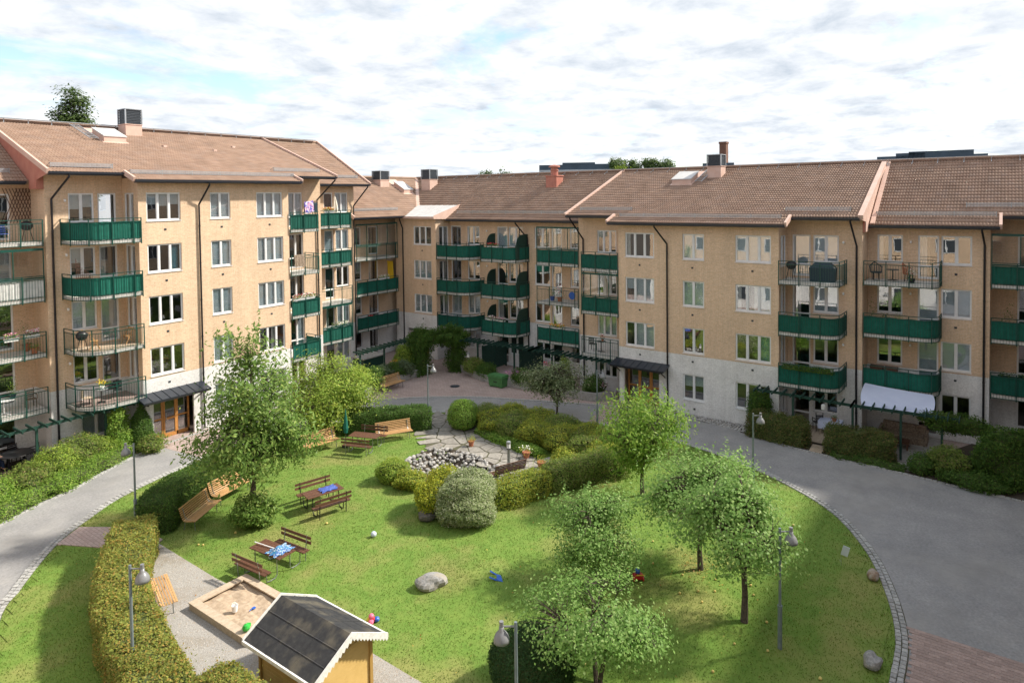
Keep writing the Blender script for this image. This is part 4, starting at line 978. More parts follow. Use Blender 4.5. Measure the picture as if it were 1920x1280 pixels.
op = win_row(RW, F, [(5.66,4.43,2,0,['nn','nn','nn','cn']), (3.72,2.76,1,1,['n','b','b','c']), (2.66,1.31,2,0,['nn','bb','bb','nn'])], [0,1,2,3]); wall(RW, F, .54, 6.13, 0, 11.8, op)
vents(RW, F, [2.0], [Z(k)+.42 for k in (1,2,3)])
F = FA('X', 43.9)
op = win_row(RW, F, [(-.6,-1.6,1,1,['n','n','n','n']), (-1.8,-3.2,2,0,['nn','bn','nn','cn'])], [0,1,2,3]); wall(RW, F, -4.4, .54, 0, 12.7, op)
m = MB()
for q in ([(40.3,23.75),(42.1,23.75),11.6],[(38.47,19.75),(40.3,19.75),11.5],[(54,-9),(54,48),11.4],[(43.9,-9),(54,-9),11.4]): m.quad((*q[0],0),(*q[1],0),(*q[1],q[2]),(*q[0],q[2]))
m.build('wall', MAT['yellow_brick'], RW)
RXR = 47.7; s1 = (RZR-11.88)/8.8
slA = math.hypot(6.5, 6.5*s2)
roof(RW, 'X', 6.0, 23.9, 38.9, 11.88, RXR, RZR); roof(RW, 'X', 9.5, 20.2, 37.85, 11.88-s1*1.05, 38.9, 11.88)
roof(RW, 'X', 23.9, 46.3, 41.2, RZR-s2*6.5, RXR, RZR, cut=[(23.9,0),(39.8,0),(46.3,slA),(23.9,slA)], clip=lambda p: p[0] > p[1]+1.45 and not (p[1] > 36.85 and p[0] < 43.0))
roof(RW, 'X', .15, 6.0, 41.2, RZR-s2*6.5, RXR, RZR); roof(RW, 'X', -9.2, .15, 42.1, RZR-s2*5.6, RXR, RZR)
roof(RW, 'X', -9.2, 46.3, 55.5, 11.3, RXR+.02, RZR-.03, tiles=False)
m = MB(); v = [(39.85,36.85,11.62),(39.85,41.95,11.62),(43.05,41.95,12.50),(43.05,36.85,12.50)]; m.v = v + [(a,b,c-.1) for a,b,c in v]
for f in ((0,1,2,3),(7,6,5,4),(0,4,5,1),(1,5,6,2),(2,6,7,3),(3,7,4,0)): m.f.append(f); m.m.append(0)
for k in range(1,8): y = 36.85+5.1*k/8; m.bar((39.85,y,11.63),(43.05,y,12.51),.02,.03)
fr = m.build('sheet_roof', MAT['grey_sheet'], RW)
MB().poly([(39.8,36.83,11.45),(39.8,36.83,11.72),(43.1,36.83,12.6),(43.1,36.83,12.2),(41.2,36.83,11.4)]).box(39.78,39.84,36.8,42,11.46,11.64).build('roof_side_panel', MAT['pink_sheet'], RW)
for a0, a1, e, z in ((6.05,9.45,38.9,11.88),(9.5,20.2,37.85,11.5),(20.25,23.9,38.9,11.88),(24.0,36.8,41.2,11.41),(.15,5.95,41.2,11.41),(-9,.1,42.1,11.91)): gutter(RW, 'X', a0, a1, e, z-.02)
snow_guard(RW, 'X', 6.6, 9.9, 38.9, 11.88, s1, .75); snow_guard(RW, 'X', 9.9, 19.7, 37.85, 11.5, s1, .75); snow_guard(RW, 'X', 19.4, 23.2, 38.9, 11.88, s1, .75); snow_guard(RW, 'X', 24.6, 36.2, 41.2, 11.41, s2, .75); snow_guard(RW, 'X', .3, 5.7, 41.2, 11.41, s2, .8); snow_guard(RW, 'X', -6, 1.6, 42.1, 11.91, s2, .7)
for y, e, z, r_, zr in ((6.0,38.82,11.9,RXR,RZR+.06),(23.92,38.82,11.9,RXR,RZR+.06),(9.47,37.78,11.52,38.9,11.92),(20.23,37.78,11.52,38.9,11.92),(.12,41.1,11.42,42.2,11.98)):
    strip(RW, 'verge_board', 'pink_sheet', [(e, y, z-.03), (r_, y, zr-.03)], .26 if y == 6.0 else .13, .26)
MB().poly([(38.9,5.97,11.75),(RXR,5.97,14.95),(41.2,5.97,11.35),(41.2,5.97,11.05),(40.3,5.97,11.05),(40.3,5.97,11.6)]).build('roof_side_panel', MAT['pink_sheet'], RW)
strip(RW, 'verge_board', 'pink_sheet', [(41.15,5.78,11.46),(RXR,5.78,RZR+.04)], .22, .1)
MB().box(40.28,41.25,5.99,6.12,11.05,12.0).build('roof_side_panel', MAT['red_sheet'], RW)
MB().tube([(RXR,-9.2,RZR+.02),(RXR,46.5,RZR+.02)], .12, 8).build('ridge_cap', MAT['roof_tile'], RW)
m = MB().bar((RXR-.25,-9,RZR+.13),(RXR-.25,46,RZR+.13),.18,.03)
for y in np.arange(-8.5,46,1.3): m.bar((RXR-.25,y,RZR-.12),(RXR-.25,y,RZR+.13),.03,.03).bar((RXR-.3,y,RZR-.02),(RXR-.75,y,RZR-.22),.03,.025)
m.build('ridge_walkway', MAT['galv'], RW)
strip(RW, 'valley_sheet', 'pink_sheet', [(41.3,39.95,11.55),(47.7,46.3,15.1)], .34, .05)
vent_stack(RW, 45.95, 16.05, 14.35, .95, .75, .72); vent_stack(RW, 46.0, 43.0, 14.0, 1.05, .85, .85)
c = MB().box(-.5,.5,-.5,.5,-.6,.45).box(-.56,.56,-.56,.56,.40,.48).build('chimney', MAT['red_sheet'], RW, T(46.0,29.3,14.35)); MB().lathe([(.30,.48),(.30,.85),(.36,.86),(.36,.92),(.28,.95),(.28,1.12),(.46,1.13),(.46,1.24),(.1,1.34)], n=16).build('vent_cowl', MAT['red_sheet'], c, T(46.0,29.3,14.35))
roof_hatch(RW, 'X', 18.6, 44.3, 46.9, 11.88+s1*5.4, s1, 1.35)
for F_, u, zt, dt, sd, bd in ((FA('X',40.3),40.75,11.5,-.4,0,.9),(FA('X',42.1),29.25,11.3,-.9,.55,1.3),(FA('X',40.3),23.35,11.8,-1.4,.25,1.6),(FA('X',38.47),16.46,11.4,-.7,.55,1.2),(FA('X',40.3),6.4,11.8,-1.4,.1,1.5),(FA('X',42.1),.78,11.3,-.9,.1,.9)): downpipe(RW, F_, u, zt, dt, sd, bend=bd)
F = FA('X', 42.1)
for k in (3,2,1):
    balcony(RW, F, 36.95, 33.6, Z(k), 1.85, 'R', 'green_cloth', k, r=1.45); balcony(RW, F, 32.45, 29.2, Z(k), 1.75, 'R', 'green_cloth', k+1, r=1.0)
    # arched privacy boards at both ends of the middle balconies
    for y, wd in ((32.42, 1.1), (29.3, 1.5)):
        m = MB(); pr = [(0,0),(-wd,0),(-wd,1.15)] + [(-wd+.75*(1-math.cos(t)), 1.15+.75*math.sin(t)) for t in [math.pi/2*i/6 for i in range(1,7)]] + [(0,1.9)]
        v0 = [(42.1+p[0], y-.02, Z(k)+p[1]) for p in pr]; v1 = [(42.1+p[0], y+.02, Z(k)+p[1]) for p in pr]; m.poly(v0); m.poly(list(reversed(v1)))
        for i in range(len(pr)): j = (i+1) % len(pr); m.quad(v0[i], v0[j], v1[j], v1[i])
        m.build('privacy_screen', MAT['dark_green_wood'], RW)
    balcony(RW, F, 6.05, 2.66, Z(k), 1.85, 'R', None if k == 3 else 'green_cloth', k)
for k, sc, gl in ((3,'green_cloth',2.6),(2,None,0),(1,'green_cloth',0)): balcony(RW, F, 27.2, 23.75, Z(k), 1.85, '', sc, k, glaze=gl)
F = FA('X', 40.3)
for k, sc, gl in ((3,'green_cloth',0),(2,'green_cloth',2.55),(1,None,0)): balcony(RW, F, 22.45, 19.8, Z(k), 1.85, '', sc, k+2, glaze=gl)
for k, sc in ((3,None),(2,'green_cloth'),(1,'green_cloth')): balcony(RW, F, 9.92, 6.92, Z(k), 2.05, 'R', sc, k)
F = FA('X', 43.9)
for k, sc, gl in ((3,'green_cloth',2.6),(2,'green_cloth',0),(1,'green_cloth',0)): balcony(RW, F, .48, -4.2, Z(k), 1.9, '', sc, k, glaze=gl)
lay_tiles(RW)
# ------------------------------------------------------------------ the two wings that close the court behind and beside the camera
def plain_wing(label, F, u0, u1, H_, ridge_d, us, ks, depth):
    b = thing('apartment_building', label, 'building', *F.pt((u0+u1)/2, 0, 0)[:2]); s = -1
    m = MB()
    def P(u, d, z): return F.pt(u, -d, z)
    m.quad(P(u0,0,0),P(u1,0,0),P(u1,0,3.58),P(u0,0,3.58)); m.build('base_wall', MAT['white_brick'], b)
    m = MB(); m.quad(P(u0,0,3.58),P(u1,0,3.58),P(u1,0,H_),P(u0,0,H_)); m.quad(P(u0,depth,0),P(u1,depth,0),P(u1,depth,H_),P(u0,depth,H_))
    for u in (u0, u1): m.poly([P(u,0,0),P(u,depth,0),P(u,depth,H_),P(u,ridge_d,H_+3),P(u,0,H_)])
    m.build('wall', MAT['yellow_brick'], b)
    m = MB(); m.quad(P(u0,-.6,H_-.1),P(u1,-.6,H_-.1),P(u1,ridge_d,H_+3.1),P(u0,ridge_d,H_+3.1)); m.quad(P(u0,depth+.6,H_-.1),P(u1,depth+.6,H_-.1),P(u1,ridge_d,H_+3.1),P(u0,ridge_d,H_+3.1)); m.build('roof', MAT['red_sheet'], b)
    for u in us:
        for k in ks:
            z = Z(k)+SILL; w = .95; mm = MB()
            for a, c, za, zb in ((u-w,u+w,z,z+.07),(u-w,u+w,z+1.46,z+1.53),(u-w,u-w+.07,z,z+1.53),(u+w-.07,u+w,z,z+1.53),(u-.05,u+.05,z,z+1.53)): mm.quad(P(a,-.03,za),P(c,-.03,za),P(c,-.03,zb),P(a,-.03,zb))
            o = mm.build('window', MAT['window_white'], b); MB().quad(P(u-w,-.012,z),P(u+w,-.012,z),P(u+w,-.012,z+1.53),P(u-w,-.012,z+1.53)).build('pane', MAT['louvre'], o)
    return b
plain_wing('yellow brick apartment block on the near side of the court, opposite the shaded wing', FA('X', -1.6), -2, 36, 14.3, 8, [1,5,9,13,17,21,25,29,33], [0,1,2,3,4], 16)
plain_wing('yellow brick apartment block closing the right side of the court', FA("Y", -4.5), 3, 47.0, 14.2, 8, [6,10,14,18,22,26,30,34,38], [0,1,2,3,4], 15)
# ------------------------------------------------------------------ planting
LZ = LAWN_Z
bush('hedge', 'long curved yellow-green trimmed hedge beside the gravel yard', 'hedge', sweep_hedge([(11.75,26.2),(10.75,24.7),(9.7,22.85),(9.0,21.05),(8.55,19.2),(8.1,17.3),(7.75,16.3)], 1.45, 1.42, 0, 1, lump=.07), 'leaf_hedge_y', 1150, .075, shoots=500, seed=1)
bush('hedge', 'yellow-green trimmed hedge at the bottom edge beside the playhouse', 'hedge', sweep_hedge([(8.85,16.25),(8.85,14.6),(8.9,12.6),(9.1,10.6)], 1.25, 1.36, 0, 2, lump=.07), 'leaf_hedge_y', 1300, .07, shoots=300, seed=2)
bush('hedge', 'dark green trimmed hedge behind the two slatted lounge benches', 'hedge', sweep_hedge([(12.75,27.0),(13.6,27.95),(14.9,28.65),(16.2,29.0),(17.6,29.5)], 1.5, 1.32, 0, 3, lump=.05), 'leaf_hedge_d', 1150, .07, shoots=60, seed=3)
bush('hedge', 'short dark green box hedge behind the orange bench by the flagstones', 'hedge', sweep_hedge([(24.6,29.9),(25.6,29.0),(28.1,26.5)], 1.15, 1.22, 0, 4, lump=.03), 'leaf_hedge_d', 1100, .07, seed=4)
bush('round_shrub', 'rounded clipped green shrub beside the flagstone path', 'shrub', blob((28.9,24.75,0), (.82,.82,1.68), 5, .07), 'leaf_bright', 1100, .075, seed=5)
for i, (x, y, r, h) in enumerate(((30.3,24.1,.95,1.15),(29.5,23.0,.9,1.15),(30.9,22.6,1.0,1.2),(29.5,21.6,1.0,1.2),(30.9,20.9,1.05,1.25),(29.4,20.1,1.0,1.2),(30.6,19.3,1.05,1.25),(29.3,18.5,1.0,1.25),(30.3,17.6,1.0,1.25),(29.1,16.9,1.0,1.2),(29.9,16.2,.95,1.15),(28.5,15.6,.9,1.15))):
    bush('shrub', 'yellow-green shrub in the planted bed behind the flagstone path', 'shrub', blob((x,y,0), (r,r,h), 20+i, .16), 'leaf_barberry' if i % 3 else 'leaf_mixed', 950, .075, 'shrubs in the bed behind the path', shoots=80, seed=20+i, rough=.10)
bush('ground_cover', 'low leafy ground cover along the edge of the flagstone path', 'ground cover', sweep_hedge([(28.9,23.6),(28.5,21.8),(28.2,20.2),(27.9,18.8)], .7, .38, 0, 6, lump=.1), 'leaf_bright', 800, .10, seed=6)
bush('shrub', 'orange-tinged shrub beside the terracotta pots', 'shrub', blob((27.6,17.0,0), (.75,.75,.75), 8, .2), 'leaf_barberry', 900, .09, seed=8, rough=.1)
bush('hedge', 'yellow low hedge in front of the brown bench', 'hedge', sweep_hedge([(22.0,17.5),(23.2,17.0),(24.7,16.4)], 1.0, 1.05, 0, 9, lump=.10), 'leaf_barberry', 1050, .075, shoots=160, seed=9, rough=.1)
bush('hedge', 'darker green low hedge continuing right of the yellow one', 'hedge', sweep_hedge([(24.8,16.4),(26.2,15.8),(27.6,15.1),(28.5,14.5)], 1.15, 1.15, 0, 10, lump=.12), 'leaf_mixed', 1050, .075, shoots=160, seed=10, rough=.1)
bush('round_shrub', 'cream variegated rounded shrub in front of the pond', 'shrub', blob((20.9,17.75,0), (1.25,1.15,1.78), 11, .26), 'leaf_varieg', 1900, .07, seed=11, rough=.13, shoots=260)
bush('round_shrub', 'bright yellow-green shrub left of the cream variegated one', 'shrub', blob((20.85,18.95,0), (1.1,1.0,1.5), 12, .26), 'leaf_yellow', 1400, .075, seed=12, rough=.13, shoots=150)
bush('shrub', 'small green shrub at the left edge of the pond', 'shrub', blob((21.75,22.95,0), (.75,.7,.98), 13, .2), 'leaf_shrub', 1000, .075, shoots=80, seed=13)
bush('shrub', 'small yellow shrub in front of the pond stones', 'shrub', blob((21.65,21.75,0), (.62,.75,.72), 14, .2), 'leaf_barberry', 1000, .075, shoots=60, seed=14)
bush('round_shrub', 'dark clipped dome shrub at the bottom edge beside the lamp post', 'shrub', blob((14.55,10.1,0), (1.18,1.18,1.5), 15, .03), 'leaf_yew', 2000, .055, seed=15)
bush('shrub', 'small green shrub at the bottom edge by the gravel', 'shrub', blob((11.75,11.75,0), (.5,.5,.85), 16, .15), 'leaf_hedge_y', 1000, .07, seed=16)
# left bed
bush('ground_cover', 'bright green low hedge edging the road below the left wing', 'ground cover', sweep_hedge([(7.2,32.9),(9.6,33.75),(11.0,34.45),(12.6,35.0),(14.3,35.95),(16.0,36.75)], 1.1, .62, 0, 30, lump=.14), 'leaf_bright', 850, .08, shoots=300, seed=30, rough=.12)
for i, (x, y, r, h, lf, lb) in enumerate(((9.6,35.1,1.0,1.2,'leaf_bright','green bush in the left bed near the picture edge'),(11.3,35.7,1.0,1.1,'leaf_mixed','brownish bush in the left bed in front of the black patio table'),(12.7,36.4,.95,1.35,'leaf_shrub','yellow-green bush in the left bed right of the patio table'),(13.9,36.9,.9,1.5,'leaf_mixed','reddish-brown bush below the pergola'),(14.9,37.2,.8,1.15,'leaf_shrub','green bush in front of the ivy column'),(17.15,36.3,.62,.7,'leaf_mixed','low reddish bush beside the left entrance'))):
    bush('shrub', lb, 'shrub', blob((x,y,0), (r,r,h), 40+i, .22), lf, 750, .085, 'shrubs below the left wing', shoots=140, seed=40+i, rough=.16)
bush('thuja', 'cone-shaped dark green thuja beside the left entrance', 'shrub', MB().lathe([(.45,0),(.60,.45),(.50,1.1),(.30,1.75),(.10,2.3),(.01,2.55)], (17.0,37.05,0), 16), 'leaf_hedge_d', 1500, .075, seed=50)
bush('climber', 'column of ivy on a pergola post left of the thuja', 'climber', MB().lathe([(.42,0),(.52,.4),(.48,1.2),(.42,1.9),(.24,2.45),(.03,2.75)], (15.95,37.3,0), 14), 'leaf_bright', 1100, .09, seed=51, rough=.17, shoots=60)
# right side
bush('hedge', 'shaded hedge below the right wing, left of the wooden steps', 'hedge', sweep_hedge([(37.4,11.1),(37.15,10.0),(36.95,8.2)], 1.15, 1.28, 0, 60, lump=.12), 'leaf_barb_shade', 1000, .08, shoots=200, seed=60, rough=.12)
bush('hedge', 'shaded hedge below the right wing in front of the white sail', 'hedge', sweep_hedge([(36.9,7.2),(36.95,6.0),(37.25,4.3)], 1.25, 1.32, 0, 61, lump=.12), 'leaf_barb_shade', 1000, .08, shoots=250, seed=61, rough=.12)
for i, (x, y, rx, ry, h, lf, lb) in enumerate(((37.0,-.1,.95,1.15,2.6,'leaf_ivy','tall mass of dark creeper at the right edge'),(37.6,-1.6,1.1,1.2,2.5,'leaf_ivy','dark creeper mass beyond the right edge'),(36.75,2.0,.7,.75,1.3,'leaf_mixed','brown-green shrub right of the terrace'),(36.3,3.0,.55,.5,.8,'leaf_hedge_d','small green plant at the corner of the terrace'),(35.95,.9,.6,1.3,.6,'leaf_hedge_d','low dark ground cover along the road at the right edge'))):
    bush('creeper' if 'creeper' in lb else 'shrub', lb, 'shrub', blob((x,y,0), (rx,ry,h), 70+i, .16), lf, 950, .09, 'plants at the right edge', shoots=90, seed=70+i, rough=.14)
bush('creeper', 'creeper hanging over the end of the right pergola', 'climber', blob((37.9,1.7,1.75), (.45,1.45,.8), 78, .25), 'leaf_ivy', 1000, .09, seed=78, rough=.15, base=(37.6,2.2,0))
bush('ground_cover', 'low plants along the road in front of the right hedge', 'ground cover', sweep_hedge([(36.35,6.9),(36.3,5.4),(36.2,3.7)], .55, .3, 0, 79, lump=.12), 'leaf_hedge_d', 700, .08, seed=79)
# corner of the court: creeper arch, raised beds
bush('creeper', 'left column of the creeper-covered archway', 'climber', MB().lathe([(.55,0),(.62,.8),(.60,1.8),(.75,2.5),(.5,3.1),(.05,3.25)], (36.3,35.25,0), 14), 'leaf_ivy', 1100, .11, seed=80, rough=.30, shoots=90)
bush('creeper', 'right column of the creeper-covered archway', 'climber', MB().lathe([(.42,0),(.48,.8),(.45,1.8),(.6,2.4),(.4,2.9),(.05,3.0)], (38.55,33.55,0), 14), 'leaf_ivy', 1100, .11, seed=81, rough=.30, shoots=90)
bush('creeper', 'creeper spanning the top of the archway', 'climber', sweep_hedge([(36.0,35.5),(37.0,34.75),(37.8,34.1),(38.9,33.2)], 1.15, .75, 2.3, 82, lump=.25), 'leaf_ivy', 1150, .11, seed=82, rough=.30, shoots=120, base=(37.4,34.4,2.25))
bush('shrub', 'bright yellow-green climber left of the archway', 'shrub', blob((35.3,35.9,0), (.6,.6,2.3), 83, .15), 'leaf_shrub', 900, .10, seed=83, rough=.14)
for i, (x, y, r, h, lf, lb) in enumerate(((31.4,35.0,.75,1.2,'leaf_hedge_d','dark shrub behind the bench in the corner bed'),(32.6,35.3,.7,1.1,'leaf_grey','grey-leaved plant in the corner bed behind the bench'),(33.8,35.5,.7,1.0,'leaf_hedge_d','green plant in the corner bed under the pergola'),(34.6,35.2,.6,1.1,'leaf_grey','grey-leaved plant right of the corner bench'),(30.4,35.2,.8,1.5,'leaf_shrub','green shrub at the left end of the corner bed'))):
    bush('shrub', lb, 'shrub', blob((x,y,.2), (r,r,h), 84+i, .2), lf, 750, .10, 'plants in the corner bed', seed=84+i, rough=.14)
for i, (x, y, r, h, lf) in enumerate(((38.2,31.6,.75,.95,'leaf_mixed'),(38.0,30.2,.7,.75,'leaf_hedge_d'),(37.9,26.9,.8,.85,'leaf_hedge_d'),(38.0,25.4,.8,.85,'leaf_mixed'),(38.2,23.9,.75,.9,'leaf_hedge_d'),(38.5,21.6,.7,1.0,'leaf_hedge_d'))):
    bush('shrub', ['low shrub next to the small bollard light','low green plant left of the green grit bin','leafy plant with purple flowers right of the grit bin','low shrub behind the small grey-green tree','low plant between the small tree and the entrance planter','leafy plant in the planter left of the right entrance'][i], 'shrub', blob((x,y,.25), (r,r,h), 90+i, .18), lf, 800, .095, 'plants in the raised bed', seed=90+i, rough=.13)
bush('climber', 'leafy climber on a post behind the small tree', 'climber', MB().lathe([(.32,0),(.36,.9),(.28,1.7),(.05,2.2)], (38.7,24.0,.2), 12), 'leaf_shrub', 900, .10, seed=98, rough=.1)
bush('climber', 'dark climber on the facade left of the right pergola', 'climber', blob((38.05,10.9,.3), (.35,.6,2.0), 99, .15), 'leaf_ivy', 900, .09, seed=99, rough=.12)
def flowers(name, label, pts, mats, size=.07, group=None):
    root = link(name, None, None, T(*pts[0]), label, 'flowers', group); g = np.random.default_rng(len(pts)+int(pts[0][0]*10))
    for mt in mats:
        P = np.array([np.array(p) + g.normal(size=3)*np.array((.16,.16,.07)) for p in pts for _ in range(26)]); v, q = leaf_arrays(P, np.array((0,0,1.)), size, .9, .6, g)
        link('petals', fast_mesh('petals', v - np.array(pts[0]), q, MAT[mt]), root, T(*pts[0]))
flowers('purple_flowers', 'purple and pink flowers in the raised bed behind the small tree', [(37.8,27.5,.95),(37.75,27.0,1.0),(37.7,26.5,1.05),(37.75,25.9,1.0),(37.8,25.3,.95),(37.7,28.0,.85)], ['petal_purple','petal_pink'])
flowers('pink_flowers', 'pink hanging flowers under the middle pergola', [(38.4,25.3,1.75),(38.4,25.1,1.6)], ['petal_pink','petal_red'], .08)
flowers('orange_flowers', 'orange flowers under the corner pergola', [(34.8,36.0,1.3),(35.2,36.1,1.35),(34.4,35.9,1.2)], ['petal_orange','petal_yellow'], .08)
flowers('pink_flowers', 'pink and white flowers in the planter by the right entrance', [(38.3,21.2,.95),(38.3,20.8,.9),(38.2,21.6,.9)], ['petal_pink','petal_white'], .06)
# trees
tree('cherry_tree', 'tall dense dark-leaved tree standing in front of the left wing', (15.6,24.6,LZ), [((0,0,3.3),(2.3,2.3,1.6)),((.1,.1,4.8),(1.9,1.9,1.5)),((-.1,0,6.4),(1.25,1.25,1.6)),((1.3,-1.2,2.9),(1.0,1.0,.8)),((-1.2,1.5,3.0),(1.0,1.0,.8))], .13, 'leaf_cherry', 400, 38, .185, 1.5, 101, spread=.30, asp=.42, droop=.5, shoots=30)
bush('shrub', 'leafy shrub growing round the foot of the tall tree', 'shrub', blob((15.5,24.45,0), (.72,.72,1.05), 100, .28), 'leaf_cherry', 700, .12, shoots=260, seed=100, rough=.15)
tree('lilac_shrub', 'large bright yellow-green bushy tree right of the tall dark tree', (24.0,30.6,0), [((0,0,2.0),(2.4,2.2,1.7)),((.4,.3,3.2),(1.9,1.7,1.3)),((1.4,-.7,2.2),(1.4,1.4,1.4)),((-1.6,.6,1.5),(1.3,1.3,1.2))], .12, 'leaf_shrub', 620, 58, .11, .8, 102, spread=.30, asp=.6, stems=3)
tree('rowan_tree', 'small grey-green tree at the lawn edge in front of the raised bed', (32.87,20.9,LZ), [((0,.1,2.45),(2.0,2.0,1.0)),((0,0,1.9),(1.7,1.7,.6))], .07, 'leaf_rowan', 260, 36, .12, 1.0, 103, spread=.24, asp=.5)
tree('cherry_tree', 'bright green tree at the lawn edge in front of the right entrance', (26.85,12.7,LZ), [((0,0,3.1),(2.0,2.0,1.25)),((.3,.2,2.5),(1.8,1.8,.9)),((-.3,.3,1.6),(.8,.8,.6))], .085, 'leaf_bright', 270, 40, .165, 1.2, 104, spread=.26, asp=.38, droop=.7, shoots=20)
tree('apple_tree', 'apple tree nearest the right lamp post with a bare lower trunk', (20.2,6.25,LZ+.15), [((0,.2,3.0),(1.6,1.6,1.15)),((.5,.6,3.7),(1.3,1.3,.8)),((.8,-.5,1.9),(.6,.6,.4))], .095, 'leaf_apple', 310, 46, .10, 1.6, 105, 'apple trees on the lawn', spread=.25, asp=.62, shoots=26)
tree('apple_tree', 'wide apple tree behind the one by the right lamp post', (22.6,8.5,LZ), [((0,.1,2.7),(2.0,2.0,1.1)),((.8,-.3,3.1),(1.4,1.4,.7)),((-.6,.7,2.4),(1.3,1.3,.8))], .09, 'leaf_apple', 340, 46, .10, 1.3, 106, 'apple trees on the lawn', spread=.26, asp=.62, shoots=26)
tree('apple_tree', 'rounded apple tree in the middle of the lawn beyond the blue toy chair', (20.0,11.3,LZ), [((0,0,1.75),(1.6,1.6,.95)),((-.1,.1,2.4),(1.2,1.2,.55)),((-.6,.2,1.1),(.9,.9,.5))], .075, 'leaf_apple', 280, 48, .095, 1.0, 107, 'apple trees on the lawn', spread=.23, asp=.62, shoots=24)
tree('apple_tree', 'low spreading apple tree at the bottom edge with two dark stems', (15.3,8.6,LZ), [((0,0,1.95),(1.65,1.65,.75)),((-.4,.8,2.25),(1.1,1.1,.5)),((.5,-1.0,1.5),(1.0,1.0,.6))], .09, 'leaf_apple', 250, 44, .09, .9, 108, 'apple trees on the lawn', spread=.23, asp=.62, stems=2, shoots=26)
# fallen apples and leaves
me = cmesh('apple', lambda: blob((0,0,0), (.042,.042,.075), 3, .03, 10, 6).mesh('fallen_apple', MAT['apple'], True))
g = np.random.default_rng(5); n = 0
while n < 62:
    c = [(20.2,6.3),(22.6,8.5),(20,11.3),(15.6,9.2),(15.5,24.5)][n % 5]; p = np.array(c) + g.normal(size=2)*(1.9, 1.9)
    if not inside(p[None], LAWN)[0] or inside(p[None], GRAVEL)[0]: continue
    link('fallen_apple', me, None, T(p[0], p[1], lawn_h(*p)+.0, 0, g.uniform(.8, 1.2)), 'yellow fallen apple lying in the grass', 'apple', 'fallen apples on the lawn'); n += 1
P = []
while len(P) < 380:
    p = np.array((g.uniform(10, 28), g.uniform(4, 28)))
    if g.random() < .35: p = np.array((22.6,8.5)) + g.normal(size=2)*.55
    if inside(p[None], LAWN)[0]: P.append((p[0], p[1], lawn_h(*p)+.045))
v, q = leaf_arrays(np.array(P), np.array((0,0,1.)), .06, .6, .35, g); link('fallen_leaves', fast_mesh('fallen_leaves', v, q, MAT['fallen_leaf']), label='scattered fallen leaves on the lawn', cat='leaves', kind='stuff')
# ------------------------------------------------------------------ garden things
RIGHT = Vector((.59, -.8075, 0))
def make_lamp(label, x, y, side, z=LZ, h=3.6):
    rz = math.atan2(RIGHT.y*side, RIGHT.x*side); r = thing('street_lamp', label, 'lamp', x, y, z, rz, 'grey lamps round the court'); M = T(x, y, z, rz)
    MB().tube([(0,0,-.1),(0,0,1.32),(0,0,1.36),(0,0,h)], [.062,.062,.04,.036], 12).lathe([(.07,1.30),(.07,1.36)], n=12).build('post', MAT['post_metal'], r, M, smooth=False)
    MB().tube([(0,0,h-.10),(.32,0,h-.10)], .022, 8).tube([(.32,0,h-.16),(.32,0,h+.02)], .05, 10).build('arm', MAT['lamp_grey'], r, M)
    MB().lathe([(.055,.02),(.06,-.06),(.10,-.10),(.145,-.16),(.175,-.24),(.185,-.32),(.17,-.32),(.14,-.22),(.05,-.13)], (.32,0,h-.12), 20).build('lamp_shade', MAT['lamp_grey'], r, M, smooth=True)
for a in (('grey lamp post in front of the trimmed hedge at the lower left', 8.1, 18.5, 1), ('grey lamp post at the road bend below the left entrance', 12.4, 27.7, -1), ('grey lamp post at the end of the flagstone path', 28.05, 26.6, 1), ('grey lamp post at the lawn edge near the right entrance', 32.3, 17.95, 1), ('grey lamp post behind the apple trees by the right road', 29.6, 8.75, 1), ('grey lamp post at the right of the apple trees', 19.78, 5.1, 1), ('grey lamp post at the bottom edge beside the clipped dome shrub', 12.0, 8.8, -1)): make_lamp(*a)
def bollard(label, x, y, z=.05):
    r = thing('bollard_light', label, 'bollard light', x, y, z); M = T(x, y, z)
    MB().tube([(0,0,-.05),(0,0,.98)], .075, 14).build('post', MAT['steel'], r, M); MB().lathe([(.085,.98),(.09,1.0),(.09,1.22)], n=14).build('lamp_glass', MAT['white_paint'], r, M)
    MB().lathe([(.11,1.22),(.115,1.26),(.10,1.32),(.03,1.35)], n=14).build('lamp_cap', MAT['galv'], r, M)
    MB().lathe([(.10,.95),(.10,1.0)], n=14).build('collar', MAT['black_metal'], r, M)
bollard('short bollard light with a grey cap beside the pond', 25.85, 19.25); bollard('short bollard light next to the creeper archway', 38.35, 32.2, .25)
# slatted lounge benches: curved side profile, one board per slat
BP = [(-.34,.92),(-.315,.84),(-.29,.76),(-.265,.68),(-.238,.60),(-.205,.52),(-.155,.455),(-.085,.425),(-.005,.42),(.075,.425),(.155,.435),(.235,.445),(.30,.44)]
def lounge(label, x, y, dx, dy, mat='bench_slat', L_=1.95, group='orange slatted benches', z=LZ):
    """local x along the bench, local y towards the front"""
    rz = math.atan2(dy, dx); M = T(x, y, z, rz); r = link('slatted_bench', None, None, M, label, 'bench', group)
    for i, (py, pz) in enumerate(BP):
        a = BP[max(0, i-1)]; b = BP[min(len(BP)-1, i+1)]; t = math.atan2(b[1]-a[1], b[0]-a[0])
        me = cmesh(('slat', L_, mat), lambda: MB().box(-L_/2, L_/2, -.027, .027, -.012, .012).mesh('slat', MAT[mat]))
        link('slat', me, r, M @ Matrix.Translation((0, -py, pz)) @ Matrix.Rotation(-t, 4, 'X'))
    for sx in (-.80, .80):
        m = MB().tube([(sx,.30,.90),(sx,.20,.53),(sx,.10,.42),(sx,-.27,.42)], .018, 6).tube([(sx,.26,-.03),(sx,.17,.46)], .018, 6).tube([(sx,-.22,-.03),(sx,-.20,.42)], .018, 6); m.build('leg_frame', MAT['steel'], r, M)
    return r
